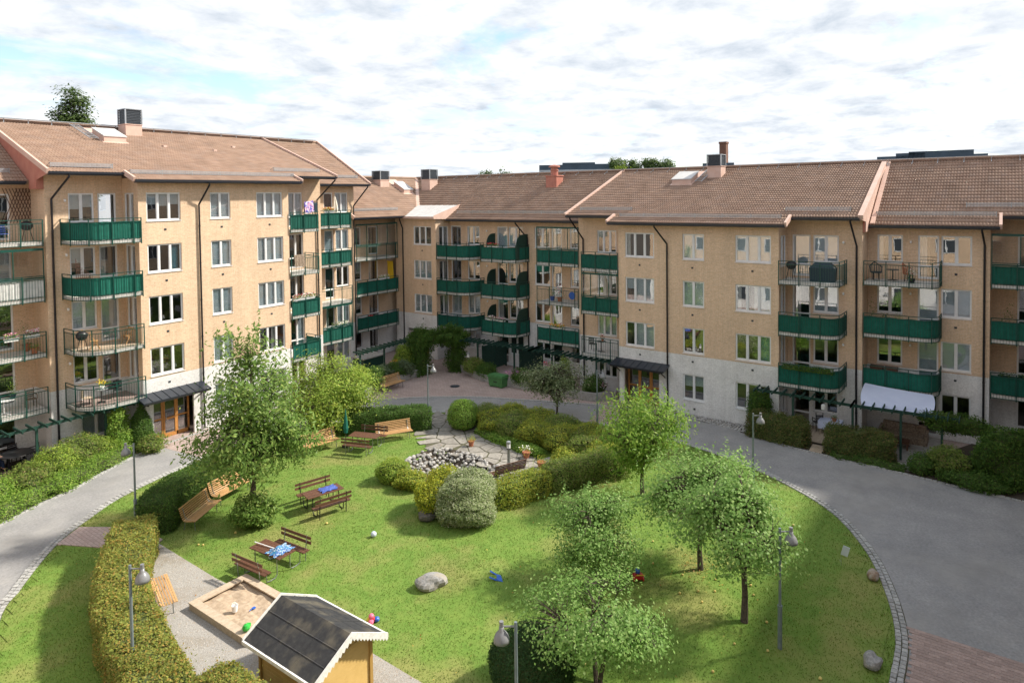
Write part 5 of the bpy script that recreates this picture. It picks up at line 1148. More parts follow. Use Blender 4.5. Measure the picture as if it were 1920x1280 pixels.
lounge('orange slatted lounge bench nearest the curved hedge, left of the tall tree', 14.45, 26.55,   .87, .5)
lounge('orange slatted lounge bench right behind the tall tree trunk', 16.4, 27.6, .97, .25)
lounge('orange slatted bench in front of the short box hedge by the flagstones', 25.5, 26.75, .87, -.49)
lounge('orange slatted bench in the brick corner against the raised bed', 32.3, 34.0, 1, 0, z=0)
lounge('orange slatted bench half hidden behind the bushy tree', 22.2, 28.8, .98, -.15)
lounge('orange slatted bench seen end-on between the curved hedge and the gravel', 10.62, 22.1, .30, .95, z=.06)
lounge('brown slatted bench behind the yellow low hedge by the pond', 24.75, 18.5, -.93, .37, 'dark_slat', 1.7, 'brown slatted benches')
# picnic sets
def picnic(label, x, y, rz, L_=1.6, steel='steel', z=LZ):
    """table and two backed benches on one steel frame; local x along the table"""
    M = T(x, y, z, rz); r = link('picnic_table', None, None, M, label, 'picnic table', 'picnic tables on the lawn')
    def bd(nm, y0, y1, z0, th, tilt=0):
        me = cmesh(('pb', L_, round(y1-y0, 3), th), lambda: MB().box(-L_/2, L_/2, -(y1-y0)/2, (y1-y0)/2, -th/2, th/2).mesh('board', MAT['dark_slat']))
        link(nm, me, r, M @ Matrix.Translation((0, (y0+y1)/2, z0)) @ Matrix.Rotation(tilt, 4, 'X'))
    for k in range(6): bd('table_board', -.36+k*.122, -.36+k*.122+.112, .72, .03)
    for s in (-1, 1):
        for k in range(2): a = s*(.70+k*.15); bd('seat_board', min(a, a+s*.135), max(a, a+s*.135), .45, .035)
        for k in range(2): bd('back_board', s*1.06-.05, s*1.06+.05, .66+k*.17, .025, s*math.pi/2*.92)
    for sx in (-L_/2+.22, L_/2-.22):
        m = MB()
        for s in (-1, 1): m.tube([(sx,s*.28,.70),(sx,s*.28,.12),(sx,s*.36,.03),(sx,s*.55,.02),(sx,s*.72,.06),(sx,s*.74,.43),(sx,s*.98,.43)], .02, 6).tube([(sx,s*.98,-.02),(sx,s*1.0,.43),(sx,s*1.07,.90)], .02, 6)
        m.tube([(sx,-.28,.70),(sx,.28,.70)], .02, 6); m.build('leg_frame', MAT[steel], r, M)
    return r
picnic('brown picnic set with a blue patterned parasol lying on its table, near the sandpit', 13.97, 20.95, math.atan2(-1.45, .12))
picnic('brown picnic set with a plain blue cloth on its table, middle of the lawn', 18.07, 23.35, math.atan2(-.32, 1.25), steel='black_metal')
picnic('brown picnic set beside the closed green parasol under the bushy tree', 23.7, 27.05, math.atan2(-1.45, -.0)+.35)
def cloth(name, label, cat, x, y, z, w, d, mat, seed=0, rz=0, lump=.07):
    g = random.Random(seed); n = 12; m = MB(); P = {}
    for i in range(n+1):
        for j in range(n+1):
            u, v = i/n-.5, j/n-.5; e = 1 - .28*abs(math.sin(5*math.atan2(v, u+1e-6)+seed)) * (max(abs(u), abs(v))*2)**2
            P[i, j] = (u*w*e, v*d*e, .015 + lump*max(0, 1-2.1*math.hypot(u, v)) * (1+.5*math.sin(9*u+seed)*math.cos(8*v)) + g.uniform(0, .015))
    for i in range(n):
        for j in range(n): m.quad(P[i,j], P[i+1,j], P[i+1,j+1], P[i,j+1])
    return m.build(name, MAT[mat], None, T(x, y, z, rz), label=label, cat=cat)
mk('parasol_print', (.03,.10,.32), (.50,.60,.62), 22, rough=.7, lo=.52, hi=.56, c3=(.03,.22,.40), s3=9)
pr = thing('folded_parasol', 'blue patterned folded parasol lying on the near picnic table', 'parasol', 14.05, 20.6, .77)
o = cloth('parasol_canopy', None, None, 0, 0, 0, .95, .75, 'parasol_print', 3, 0, .16); o.parent = pr
MB().tube([(-.05,.15,.03),(-.22,1.2,.05)], .02, 8).build('parasol_pole', MAT['white_paint'], pr, T(14.05, 20.6, .77))
cloth('blue_cloth', 'plain blue cloth spread over the table of the middle picnic set', 'cloth', 18.3, 23.3, .77, .9, .62, 'cloth_blue', 5, -.25, .05)
pr = thing('closed_parasol', 'closed dark green parasol standing beside the far picnic set', 'parasol', 23.3, 28.1, LZ)
MB().tube([(0,0,0),(0,0,1.95)], .022, 8).lathe([(.22,0),(.22,.06),(.05,.09)], n=14).build('pole', MAT['black_metal'], pr, T(23.3, 28.1, LZ)); MB().lathe([(.10,.75),(.14,1.0),(.10,1.4),(.05,1.75),(.02,2.0)], n=9).build('canopy', MAT['green_cloth'], pr, T(23.3, 28.1, LZ))
# sandpit
sp = thing('sandpit', 'square timber-edged sandpit on the gravel', 'sandpit', 12.0, 19.5, .06); M = Matrix.Identity(4)
x0, x1, y0, y1 = 10.95, 13.0, 17.85, 21.05; h = .30
for a in ((x0, x0+.28, y0, y1, 0), (x1-.28, x1, y0, y1, 0), (x0+.28, x1-.28, y0, y0+.28, 1), (x0+.28, x1-.28, y1-.28, y1, 1)):
    MB().box(*a[:4], h-.045, h).build('edge_board', MAT['timber'], sp)
for a in ((x0+.02, x0+.06, y0+.02, y1-.02), (x1-.06, x1-.02, y0+.02, y1-.02), (x0+.06, x1-.06, y0+.02, y0+.06), (x0+.06, x1-.06, y1-.06, y1-.02)): MB().box(*a, .03, h-.045).build('side_board', MAT['timber'], sp)
m = MB(); n = 18; P = {}; g = random.Random(2)
for i in range(n+1):
    for j in range(n+1): P[i,j] = (x0+.07+(x1-x0-.14)*i/n, y0+.07+(y1-y0-.14)*j/n, .17 + .035*math.sin(i*.9)*math.cos(j*.7) + g.uniform(-.015, .015))
for i in range(n):
    for j in range(n): m.quad(P[i,j], P[i+1,j], P[i+1,j+1], P[i,j+1])
m.build('sand', MAT['sand'], sp, smooth=True)
b = thing('toy_bucket', 'white toy bucket standing in the sandpit', 'toy', 11.65, 19.55, .19); MB().lathe([(.075,0),(.10,.20),(.092,.20),(.07,.02)], n=14).build('bucket', MAT['white_paint'], b, T(11.65,19.55,.19)); MB().tube([(-.09,0,.19),(-.05,.06,.26),(.05,.06,.26),(.09,0,.19)], .006, 5).build('bail', MAT['white_paint'], b, T(11.65,19.55,.19))
MB().tube([(0,0,.02),(.14,.03,.03)], .012, 6).box(.13,.23,-.01,.08,.0,.03).build('toy_spade', MAT['toy_blue'], None, T(11.9,19.15,.2), label='small blue toy spade lying in the sand', cat='toy')
MB().lathe([(.02,0),(.10,.03),(.12,.10),(.08,.17),(.02,.2)], n=12).box(.07,.22,-.05,.06,.01,.10).build('toy_watering_can', MAT['toy_green'], None, T(11.2,18.2,.33,.6), label='green plastic toy on the sandpit edge next to the playhouse', cat='toy')
# playhouse
ph = thing('playhouse', 'yellow wooden playhouse with a grey felt gable roof', 'playhouse', 11.2, 14.9, .06)
wx0, wx1, wy0, wy1, ze, zr = 10.32, 12.08, 13.75, 16.1, 1.50, 2.02; B = .06
m = MB()
for k in range(13):   # horizontal boards, each a little proud of the next
    z = B + k*.11
    m.box(wx0, wx1, wy0, wy0+.03, z, z+.107).box(wx0, wx1, wy1-.03, wy1, z, z+.107).box(wx0, wx0+.03, wy0+.03, wy1-.03, z, z+.107).box(wx1-.03, wx1, wy0+.03, wy1-.03, z, z+.107)
for y in (wy0, wy1-.03): m.poly([(wx0, y, 1.47), (wx1, y, 1.47), ((wx0+wx1)/2, y, zr-.05)]); m.poly([(wx0, y+.03, 1.47), (wx1, y+.03, 1.47), ((wx0+wx1)/2, y+.03, zr-.05)])
m.build('wall', MAT['yellow_paint'], ph)
for x in (wx0, wx1):
    for y in (wy0, wy1): MB().box(x-.05, x+.05, y-.05, y+.05, B, 1.5).build('corner_board', MAT['trim_brown'], ph)
rx0, rx1, ry0, ry1, xr = 9.98, 12.42, 13.42, 16.42, 11.2
for a, b in ((rx0, xr), (rx1, xr)):
    m = MB(); v = [(a, ry0, 1.36), (a, ry1, 1.36), (b, ry1, zr), (b, ry0, zr)]; m.v = v + [(p[0], p[1], p[2]-.05) for p in v]
    for f in ((0,1,2,3),(7,6,5,4),(0,4,5,1),(1,5,6,2),(2,6,7,3),(3,7,4,0)): m.f.append(f); m.m.append(0)
    for t in (.33, .66): px_ = a+(b-a)*t; pz = 1.36+(zr-1.36)*t+.004; m.bar((px_, ry0, pz), (px_, ry1, pz), .03, .006)
    for yy in (14.4, 15.4): m.bar((a, yy, 1.367), (b, yy, zr+.004), .03, .006)
    m.build('roof', MAT['roof_felt'], ph)
    MB().bar((a, ry0, 1.33), (a, ry1, 1.33), .05, .10).build('eave_board', MAT['white_wood'], ph)
for y in (ry0, ry1):
    for a in (rx0, rx1):   # scalloped barge boards
        m = MB(); N_ = 11
        for k in range(N_):
            t0, t1 = k/N_, (k+1)/N_; A = Vector((a+(xr-a)*t0, y, 1.38+(zr-1.36)*t0)); C = Vector((a+(xr-a)*t1, y, 1.38+(zr-1.36)*t1)); D = (A+C)/2 - Vector((0,0,.19))
            for yy in (-.02, .02): m.poly([A+Vector((0,yy,.04)), C+Vector((0,yy,.04)), C+Vector((0,yy,-.12)), D+Vector((0,yy,0)), A+Vector((0,yy,-.12))])
            m.quad(A+Vector((0,-.02,.04)), C+Vector((0,-.02,.04)), C+Vector((0,.02,.04)), A+Vector((0,.02,.04)))
        m.build('barge_board', MAT['white_wood'], ph)
m = MB().box(9.72, 10.32, 15.2, 15.95, .06, .30).box(9.80, 10.25, 15.27, 15.88, .30, .33); m.build('porch_step', MAT['concrete'], ph)
# toys on the lawn
def toy_chair(x, y):
    r = thing('toy_chair', 'blue plastic toy chair lying on its back in the grass', 'toy', x, y, lawn_h(x, y), .6); M = T(x, y, lawn_h(x, y)+.02, .6) @ Matrix.Rotation(1.9, 4, 'X') @ Matrix.Translation((0,-.12,-.10))
    MB().box(-.17,.17,-.15,.15,.26,.29).build('seat', MAT['toy_blue'], r, M); MB().box(-.17,.17,.13,.16,.29,.55).build('backrest', MAT['toy_blue'], r, M)
    for sx in (-1, 1):
        for sy in (-1, 1): MB().bar((sx*.15, sy*.13, .27), (sx*.19, sy*.17, 0), .045, .045).build('leg', MAT['toy_blue'], r, M)
toy_chair(17.7, 13.95)
r = thing('push_toy', 'red and yellow push-along toy standing in the grass', 'toy', 20.75, 10.0, LZ, -.9); M = T(20.75, 10.0, LZ, -.9)
MB().box(-.13,.13,-.10,.18,.08,.20).build('body', MAT['toy_red'], r, M); MB().tube([(-.11,-.08,.2),(-.11,-.42,.42),(.11,-.42,.42),(.11,-.08,.2)], .016, 6).tube([(-.11,-.28,.33),(.11,-.28,.33)], .014, 6).build('handle', MAT['toy_yellow'], r, M)
for sx in (-.16, .16):
    for y in (-.05, .14): MB().tube([(sx-.02, y, .08), (sx+.02, y, .08)], .08, 10).build('wheel', MAT['toy_red'], r, M)
MB().lathe([(.02,0),(.09,.04),(.1,.12),(.03,.18)], (0,.08,.2), 10).build('figure', MAT['toy_blue'], r, M)
m = blob((0,0,0), (.115,.115,.22), 2, .02, 12, 8); m.build('ball', MAT['ball_blue'], None, T(17.6, 19.7, LZ), label='pale blue ball lying in the middle of the lawn', cat='ball', smooth=False)
for i, (dx, dy, dz, mt) in enumerate(((0,0,0,'toy_pink'),(.16,.05,0,'toy_red'),(.05,.15,0,'toy_yellow'),(.08,.06,.13,'toy_pink'),(.25,-.05,0,'toy_blue'))): blob((0,0,0), (.09,.09,.16), i, .12, 10, 6).build('toy_ball', MAT[mt], None, T(13.85+dx*.8, 15.7+dy*.8, LZ+dz), label=['pink toy ball behind the playhouse roof','red toy ball behind the playhouse roof','yellow toy ball behind the playhouse roof','pink toy ball on top of the toy heap behind the playhouse','blue toy ball lowest in the toy heap behind the playhouse'][i], cat='toy', group='toys behind the playhouse', smooth=True)
# stones
def boulder(name, label, x, y, r, mat, seed, z=LZ-.05, rz=0):
    blob((0,0,0), r, seed, .14, 18, 10).build(name, MAT[mat], None, T(x, y, z, rz), label=label, cat='stone', smooth=True)
boulder('boulder', 'large grey boulder half sunk in the lawn', 16.35, 15.5, (.55,.38,.52), 'granite', 5, rz=-.75); boulder('boulder', 'dark boulder beside the cream variegated shrub', 19.85, 18.95, (.40,.36,.5), 'dark_granite', 9)
boulder('boulder', 'brownish egg-shaped stone beside the kerb', 25.4, 3.5, (.27,.19,.36), 'brown_stone', 3, rz=.2); boulder('boulder', 'pale grey stone beside the kerb at the bottom right', 20.62, 2.85, (.33,.24,.40), 'granite', 8, rz=.1)
sg = thing('lawn_sign', 'small pale sign on a thin wire stake in the lawn', 'sign', 25.7, 4.55, LZ, .2); MB().tube([(0,0,-.02),(0,0,.5)], .006, 5).tube([(0,0,.12),(.06,.05,.16)], .004, 5).build('stake', MAT['steel'], sg, T(25.7,4.55,LZ,.2)); MB().box(-.012,.012,-.11,.11,.38,.72, M=Matrix.Rotation(.25,4,'X')).build('sign_plate', MAT['sign_white'], sg, T(25.7,4.55,LZ,.2))
# pond with its bank of cobbles
pd = thing('pond', 'small sunken garden pond of brown water ringed by a bank of pale cobbles', 'pond', 24.1, 21.4, 0)
PC = np.array((23.75, 21.35)); RIM = [np.array(p) for p in catmull(POND_OUT, 4)]
def bank(p, t): q = PC + (p-PC)*(1-.50*t); return np.array((q[0], q[1], .13 - .70*t**1.1))
m = MB()
for i in range(len(RIM)):
    for k in range(5): m.quad(bank(RIM[i], k/5), bank(RIM[(i+1) % len(RIM)], k/5), bank(RIM[(i+1) % len(RIM)], (k+1)/5), bank(RIM[i], (k+1)/5))
m.build('bank', MAT['soil'], pd); MB().poly([tuple(bank(p, .90)) for p in RIM]).build('water', MAT['water'], pd)
mes = [blob((0,0,-.06), (.115,.09,.14), 40+i, .12, 9, 6).mesh('stone', MAT['stone'], True) for i in range(6)]; g = np.random.default_rng(12); pts = []; tries = 0
while len(pts) < 300 and tries < 40000:
    tries += 1
    i = g.integers(len(RIM)); u_ = g.random(); p = RIM[i]*(1-u_) + RIM[(i+1) % len(RIM)]*u_; t = g.random()**.9*.92; q = bank(p, t)
    if q[0] < 23.3 and q[1] < 20.6: continue      # the near side lies under the shrubs
    if any((a[0]-q[0])**2 + (a[1]-q[1])**2 + (a[2]-q[2])**2 < .145**2 for a in pts): continue
    pts.append(q); link('stone', mes[len(pts) % 6], pd, Matrix.Translation(tuple(q + np.array((0,0,.035)))) @ Matrix.Rotation(g.uniform(0, 6.28), 4, 'Z') @ Matrix.Rotation(g.normal()*.3, 4, 'X') @ Matrix.Scale(g.uniform(.75, 1.3), 4))
def pot(label, x, y, r=.16, h=.28, leaf='leaf_barberry', z=.07, mat='terracotta', pl=.2, n=140, petal=None, group=None):
    t = thing('flower_pot', label, 'flower pot', x, y, z, 0, group); M = T(x, y, z); MB().lathe([(r*.68,0),(r*.95,h*.85),(r*1.08,h*.86),(r*1.08,h),(r*.9,h),(r*.85,h*.9)], n=14).build('pot', MAT[mat], t, M)
    g = np.random.default_rng(int(x*100+y*10)); P = g.normal(size=(n,3))*np.array((r*.8,r*.8,pl*.5)) + np.array((0,0,h+pl*.5)); v, q = leaf_arrays(P, np.array((0,0,.6)), .07, .5, .9, g); link('plant', fast_mesh('plant', v, q, MAT[leaf]), t, M)
    if petal:
        P = g.normal(size=(n//2,3))*np.array((r*.9,r*.9,pl*.3)) + np.array((0,0,h+pl)); v, q = leaf_arrays(P, np.array((0,0,1.)), .06, .9, .6, g); link('petals', fast_mesh('petals', v, q, MAT[petal]), t, M)
    return t
pot('small terracotta pot on the flagstones above the pond', 27.05, 22.6); pot('larger woven pot with pale flowers right of the bollard light', 27.4, 19.3, .2, .3, petal='petal_white', n=90); pot('terracotta pot at the right end of the flagstones', 26.8, 18.0, .2, .28)
# grit bin
gb = thing('grit_bin', 'green plastic grit bin against the raised bed', 'grit bin', 36.9, 28.35, 0, 0); M = T(36.95, 28.35, 0)
m = MB(); v = [(-.36,-.62),(.36,-.62),(.36,.62),(-.36,.62)]; m.v = [(a*.86,b*.9,.06) for a,b in v] + [(a,b,.68) for a,b in v]
for f in ((0,3,2,1),(4,5,6,7),(0,1,5,4),(1,2,6,5),(2,3,7,6),(3,0,4,7)): m.f.append(f); m.m.append(0)
for y in (-.45,.45): m.box(-.3,.3,y-.06,y+.06,0,.07)
m.box(-.345,-.33,-.3,-.26,.2,.6).box(-.345,-.33,.26,.3,.2,.6); m.build('body', MAT['bin_green'], gb, M); MB().box(-.42,.40,-.68,.68,.68,.74).box(-.38,.36,-.62,.62,.74,.82).build('lid', MAT['bin_green'], gb, M); MB().box(-.338,-.326,-.16,.16,.34,.46).build('stencil', MAT['black_metal'], gb, M)
# raised bed walls
def low_wall(label, pts, h=.5, w=.22):
    o = MB()
    for a, b in zip(pts[:-1], pts[1:]): o.bar((*a, h/2), (*b, h/2), w, h)
    for p in pts: o.box(p[0]-w/2-.003, p[0]+w/2+.003, p[1]-w/2-.003, p[1]+w/2+.003, 0, h+.003)
    o.build('low_wall', MAT['concrete'], None, None, label=label, cat='wall'); return o
low_wall('low concrete wall of the corner bed behind the brick-yard bench', [(29.4,33.55),(31.0,34.65),(33.6,34.85),(36.1,35.0)]); low_wall('low concrete wall of the raised bed behind the grit bin', [(38.6,33.0),(37.45,30.2),(37.35,27.9),(37.4,25.4),(37.5,22.6),(37.7,21.1),(38.9,20.3)])
# pergolas
def pergola(label, pts, zb, posts, step=.55, L_=.75, d=(0, -1), zoff=0):
    """two beams carrying slanted cross slats, on posts"""
    r = link('pergola', None, None, T(*pts[0], 0), label, 'pergola', 'green pergolas'); m = MB(); D = Vector((*d, 0))
    for a, b in zip(pts[:-1], pts[1:]):
        for s in (0,): m.bar((*a, zb), (*b, zb), .06, .14)
    m.build('beam', MAT['dark_green_wood'], r)
    n = 0
    for a, b in zip(pts[:-1], pts[1:]):
        L__ = math.dist(a, b); k = int(L__/step)
        for i in range(k+1):
            p = Vector((a[0]+(b[0]-a[0])*i/max(k,1), a[1]+(b[1]-a[1])*i/max(k,1), zb+.10)); MB().bar(p - D*L_*.45, p + D*L_*.55, .05, .11).build('slat', MAT['dark_green_wood'], r)
    for p in posts: MB().box(p[0]-.05, p[0]+.05, p[1]-.05, p[1]+.05, 0, zb-.06).build('post', MAT['dark_green_wood'], r)
pergola('dark green pergola along the ground floor of the left wing', [(8.0,37.2),(17.6,37.45)], 2.42, [(12.3,37.3),(15.4,37.38),(9.2,37.23)], .5, 1.2)
pergola('dark green pergola in the corner of the court', [(31.2,36.2),(36.4,36.5)], 2.35, [(31.4,36.2),(33.8,36.35),(36.0,36.5)], .42, 1.1)
pergola('dark green pergola along the ground floor between archway and right entrance', [(38.6,32.6),(38.7,26.5),(38.6,20.2)], 2.42, [(38.62,31.5),(38.68,28.2),(38.68,25.0),(38.62,21.5)], .42, 1.35, (-1, 0))
pergola('dark green pergola in front of the right ground-floor terraces', [(37.6,10.9),(37.35,6.1),(37.7,1.6)], 2.42, [(37.5,9.0),(37.35,6.1),(37.55,4.0),(37.65,2.3)], .45, 1.25, (-1, 0))
# privacy fences of the middle terraces, one board each
for y, lb in ((31.3,'dark green board fence nearest the archway'), (27.9,'dark green board fence behind the grit bin')):
    fz = link('board_fence', None, None, T(40.3, y), lb, 'fence', 'board fences between terraces')
    for k in range(17): z = .12+k*.115; MB().box(38.9, 41.9, y-.015, y+.015, z, z+.105).build('board', MAT['dark_green_wood'], fz)
    for x in (38.95, 40.4, 41.85): MB().box(x-.05, x+.05, y-.045, y+.045, 0, 2.12).build('post', MAT['dark_green_wood'], fz)
# sun sail
m = MB(); n = 14; P = {}; c = [(40.15,5.95,2.95),(40.15,2.85,2.80),(37.75,2.75,2.42),(37.45,5.7,2.45)]
for i in range(n+1):
    for j in range(n+1):
        u, v = i/n, j/n; p = np.array(c[0])*(1-u)*(1-v) + np.array(c[1])*u*(1-v) + np.array(c[2])*u*v + np.array(c[3])*(1-u)*v
        pin = .22*(4*u*(1-u)); p[0] += pin*(-(1-v)+v)*.6; pin2 = .2*4*v*(1-v); p[1] += pin2*(u-.5)*-1.2; p[2] -= .10*16*u*(1-u)*v*(1-v) - .04*math.sin(14*u)*v*(1-v); P[i,j] = tuple(p)
for i in range(n):
    for j in range(n): m.quad(P[i,j], P[i+1,j], P[i+1,j+1], P[i,j+1])
m.build('sun_sail', MAT['sail_cloth'], None, None, smooth=True, label='white sun sail stretched over the right ground-floor terrace', cat='sun sail')
# wooden terrace deck and steps between the right hedges
dk = link('terrace_deck', None, None, T(38.4, 6.5), 'wooden terrace deck under the right wing', 'deck')
for k in range(14): MB().box(37.6, 40.2, 6.3+k*.24, 6.3+k*.24+.225, .08, .13).build('plank', MAT['timber'], dk)
for k in range(3): MB().box(36.35+k*.3, 36.62+k*.3, 7.35, 7.95, .02, .06+k*.03).build('step', MAT['timber'], dk)
MB().prism([(37.4,6.2),(37.4,2.6),(42.0,2.6),(42.0,6.2)], -.01, .05).build('terrace', MAT['concrete'], kind='structure'); MB().prism([(36.2,3.9),(37.3,4.1),(37.4,3.2),(36.3,3.2)], 0, .035).build('gravel_patch', MAT['gravel'], kind='structure')
# cobbled strip along the right facade
cs = MB().prism([(38.4,16.2),(38.4,11.6),(37.35,11.4),(37.75,14.3)], 0, .02).build('cobble_strip', MAT['joint_sand'], kind='structure'); g = np.random.default_rng(77)
for i in range(9):
    for j in range(28):
        y = 11.5+j*.165; x = 38.33-i*.12
        if inside(np.array([[x, y]]), [(38.4,16.2),(38.4,11.6),(37.35,11.4),(37.75,14.3)])[0]: link('stone', mes[(i*7+j) % 6], cs, Matrix.Translation((x+g.normal()*.015, y+g.normal()*.02, .04)) @ Matrix.Rotation(g.uniform(0, 6.28), 4, 'Z') @ Matrix.Scale(g.uniform(.6, .8), 4))

# drain cover in the brick corner
MB().lathe([(.33,0),(.34,.012),(.30,.014),(.29,.010),(.02,.010)], n=28).build('drain_cover', MAT['louvre'], None, T(35.3,30.9,-.012), label='dark round drain cover in the brick paving by the archway', cat='drain cover')
# ------------------------------------------------------------------ things on balconies and terraces
def planter(label, x, y, z, L_, axis, petals, mat='white_paint', leaf='leaf_bright', n=150):
    """window box with plants hanging over the rail; axis 'x' or 'y'"""
    rz = 0 if axis == 'x' else math.pi/2; M = T(x, y, z, rz); r = link('flower_box', None, None, M, label, 'flower box')
    m = MB(); v = [(-L_/2,-.09),(L_/2,-.09),(L_/2,.09),(-L_/2,.09)]; m.v = [(a*.96,b*.8,0) for a,b in v] + [(a,b,.17) for a,b in v]
    for f in ((0,3,2,1),(0,1,5,4),(1,2,6,5),(2,3,7,6),(3,0,4,7),(4,5,6,7)): m.f.append(f); m.m.append(0)
    m.build('box', MAT[mat], r, M); g = np.random.default_rng(int(abs(x*31+y*17+z*7)))
    P = np.c_[g.uniform(-L_/2,L_/2,n), g.normal(size=n)*.08, g.uniform(.14,.36,n)]; vv, q = leaf_arrays(P, np.array((0,0,.6)), .08, .6, .9, g); link('plant', fast_mesh('plant', vv, q, MAT[leaf]), r, M)
    for i, pt in enumerate(petals):
        P = np.c_[g.uniform(-L_/2,L_/2,n//2), g.normal(size=n//2)*.09, g.uniform(.22,.42,n//2)]; vv, q = leaf_arrays(P, np.array((0,0,1.)), .075, .9, .7, g); link('petals', fast_mesh('petals', vv, q, MAT[pt]), r, M)
def chair(label, x, y, z, rz, seat='timber', leg='timber', back=.88, cat='chair', arms=False, group=None):
    M = T(x, y, z, rz); r = link('chair', None, None, M, label, cat, group)
    MB().box(-.21,.21,-.20,.20,.42,.45).build('seat', MAT[seat], r, M); m = MB()
    for k in range(4): m.box(-.20,.20,.18,.205,.50+k*.10,.57+k*.10)
    m.build('backrest', MAT[seat], r, M)
    for sx in (-.19,.19):
        MB().bar((sx,-.18,0),(sx,-.18,.43),.03,.03).build('leg', MAT[leg], r, M); MB().bar((sx,.22,0),(sx,.19,back),.03,.03).build('leg', MAT[leg], r, M)
        if arms: MB().bar((sx*1.15,-.2,.64),(sx*1.15,.2,.66),.04,.03).bar((sx*1.15,-.18,.43),(sx*1.15,-.18,.64),.03,.03).build('armrest', MAT[leg], r, M)
    return r
def folding_chair(label, x, y, z, rz):
    M = T(x, y, z, rz); r = link('folding_chair', None, None, M, label, 'chair'); MB().box(-.2,.2,-.19,.19,.43,.46).build('seat', MAT['bench_slat'], r, M); MB().box(-.2,.2,.2,.22,.68,.82).build('backrest', MAT['bench_slat'], r, M)
    for sx in (-.2,.2): MB().bar((sx,-.25,0),(sx,.21,.86),.03,.03).bar((sx*.9,.25,0),(sx*.9,-.18,.44),.03,.03).build('leg', MAT['bench_slat'], r, M)
def round_table(label, x, y, z, rad=.35, h=.72, top='white_paint', leg='white_paint'):
    M = T(x, y, z); r = link('round_table', None, None, M, label, 'table'); MB().lathe([(rad,h-.03),(rad,h)], n=20).build('table_top', MAT[top], r, M)
    m = MB().tube([(0,0,.05),(0,0,h-.03)], .03, 8)
    for k in range(4): t = k*math.pi/2+.4; m.bar((0,0,.06),(rad*.8*math.cos(t),rad*.8*math.sin(t),.02),.04,.04)
    m.build('leg', MAT[leg], r, M)
def grill(label, x, y, z):
    M = T(x, y, z); r = link('kettle_grill', None, None, M, label, 'grill'); MB().lathe([(.03,.56),(.18,.60),(.26,.74),(.27,.80),(.25,.92),(.14,1.02),(.02,1.05)], n=18).build('kettle', MAT['black_metal'], r, M, smooth=True)
    for k in range(3): t = k*2.1; MB().bar((.12*math.cos(t),.12*math.sin(t),.66),(.28*math.cos(t),.28*math.sin(t),.0),.025,.025).build('leg', MAT['black_metal'], r, M)
    MB().bar((-.05,0,1.08),(.05,0,1.08),.03,.03).build('handle', MAT['bench_slat'], r, M)
def parasol(label, x, y, z, h=2.0, mat='cream_cloth'):
    M = T(x, y, z); r = link('closed_parasol', None, None, M, label, 'parasol'); MB().tube([(0,0,0),(0,0,h)], .018, 8).lathe([(.2,0),(.2,.05),(.04,.08)], n=14).build('pole', MAT['white_paint'], r, M)
    m = MB(); n = 12; pr = [(.16,h-1.15),(.17,h-.9),(.12,h-.45),(.05,h-.08),(.015,h+.04)]; i0 = 0
    rows = [[(rr*(1+.35*(k % 2)*(rr > .04))*math.cos(2*math.pi*k/n), rr*(1+.35*(k % 2)*(rr > .04))*math.sin(2*math.pi*k/n), zz) for k in range(n)] for rr, zz in pr]
    for a, b in zip(rows[:-1], rows[1:]):
        for k in range(n): m.quad(a[k], a[(k+1) % n], b[(k+1) % n], b[k])
    m.build('canopy', MAT[mat], r, M)
def hung_cloth(name, label, cat, p0, p1, drop, mat, back=.25):
    m = MB(); n = 10; d = Vector(p1)-Vector(p0); nn = Vector((-d.y, d.x, 0)).normalized(); pr = [(-.10,-drop),(-.06,-drop*.5),(-.02,-.03),(0,.03),(.03,-.02),(.06,-back)]
    rows = [[tuple(Vector(p0)+d*(k/n)+nn*(a+.012*math.sin(k*2.2))+Vector((0,0,b))) for a, b in pr] for k in range(n+1)]
    for a, b in zip(rows[:-1], rows[1:]):
        for k in range(len(pr)-1): m.quad(a[k], b[k], b[k+1], a[k+1])
    m.build(name, MAT[mat], label=label, cat=cat)
# left wing
tr = link('wall_trellis', None, None, T(13.0,40.6,12.2), 'brown diamond trellis on the wall of the top left balcony', 'trellis'); m = MB()
for k in range(-3, 6): m.bar((12.72+k*.14,40.66,12.15),(12.72+k*.14+.62,40.66,13.9),.02,.03).bar((12.72+k*.14+.62,40.68,12.15),(12.72+k*.14,40.68,13.9),.02,.03)
m.build('lattice', MAT['dark_slat'], tr)
for k, (lb, x, z, pt) in enumerate((('white flower box with pink flowers at the left on the second balcony from below', 11.95, 6.42, ['petal_pink']), ('white flower box with pink flowers next to the corner pier', 12.82, 6.45, ['petal_pink','petal_white']))): planter(lb, x, 39.0, z, .62, 'x', pt)
round_table('white table on the lowest left balcony', 11.7, 39.5, 2.82, .45); pot('potted green plant on the white balcony table', 12.03, 39.35, .14, .2, 'leaf_bright', 3.55, 'dark_blue_cover', .45, 160)
chair('brown wicker chair on the lowest left balcony', 12.9, 39.7, 2.82, 0, 'rug_brown', 'rug_brown', .95, arms=True)
pot('tall bare branches in a pot on the second left balcony', 12.95, 40.2, .18, .35, 'leaf_hedge_d', 5.62, 'terracotta', .8, 160); pot('terracotta pot behind the rail of the second left balcony', 12.95, 39.15, .17, .3, 'leaf_bright', 5.62)
chair('patio chair with blue striped cushion on the top left balcony', 11.9, 39.6, 11.22, 0, 'cloth_blue', 'timber', .9, arms=True); grill('covered grill on the top left balcony by the trellis', 12.9, 39.5, 11.22)
m = MB(); m.poly([(14.0,36.95,8.4+.95),(13.72,36.95,8.4+1.95),(13.85,36.88,8.4+1.6),(14.05,36.8,8.4+1.3),(14.3,36.76,8.4+1.15),(14.3,36.76,8.4+.95)]); 
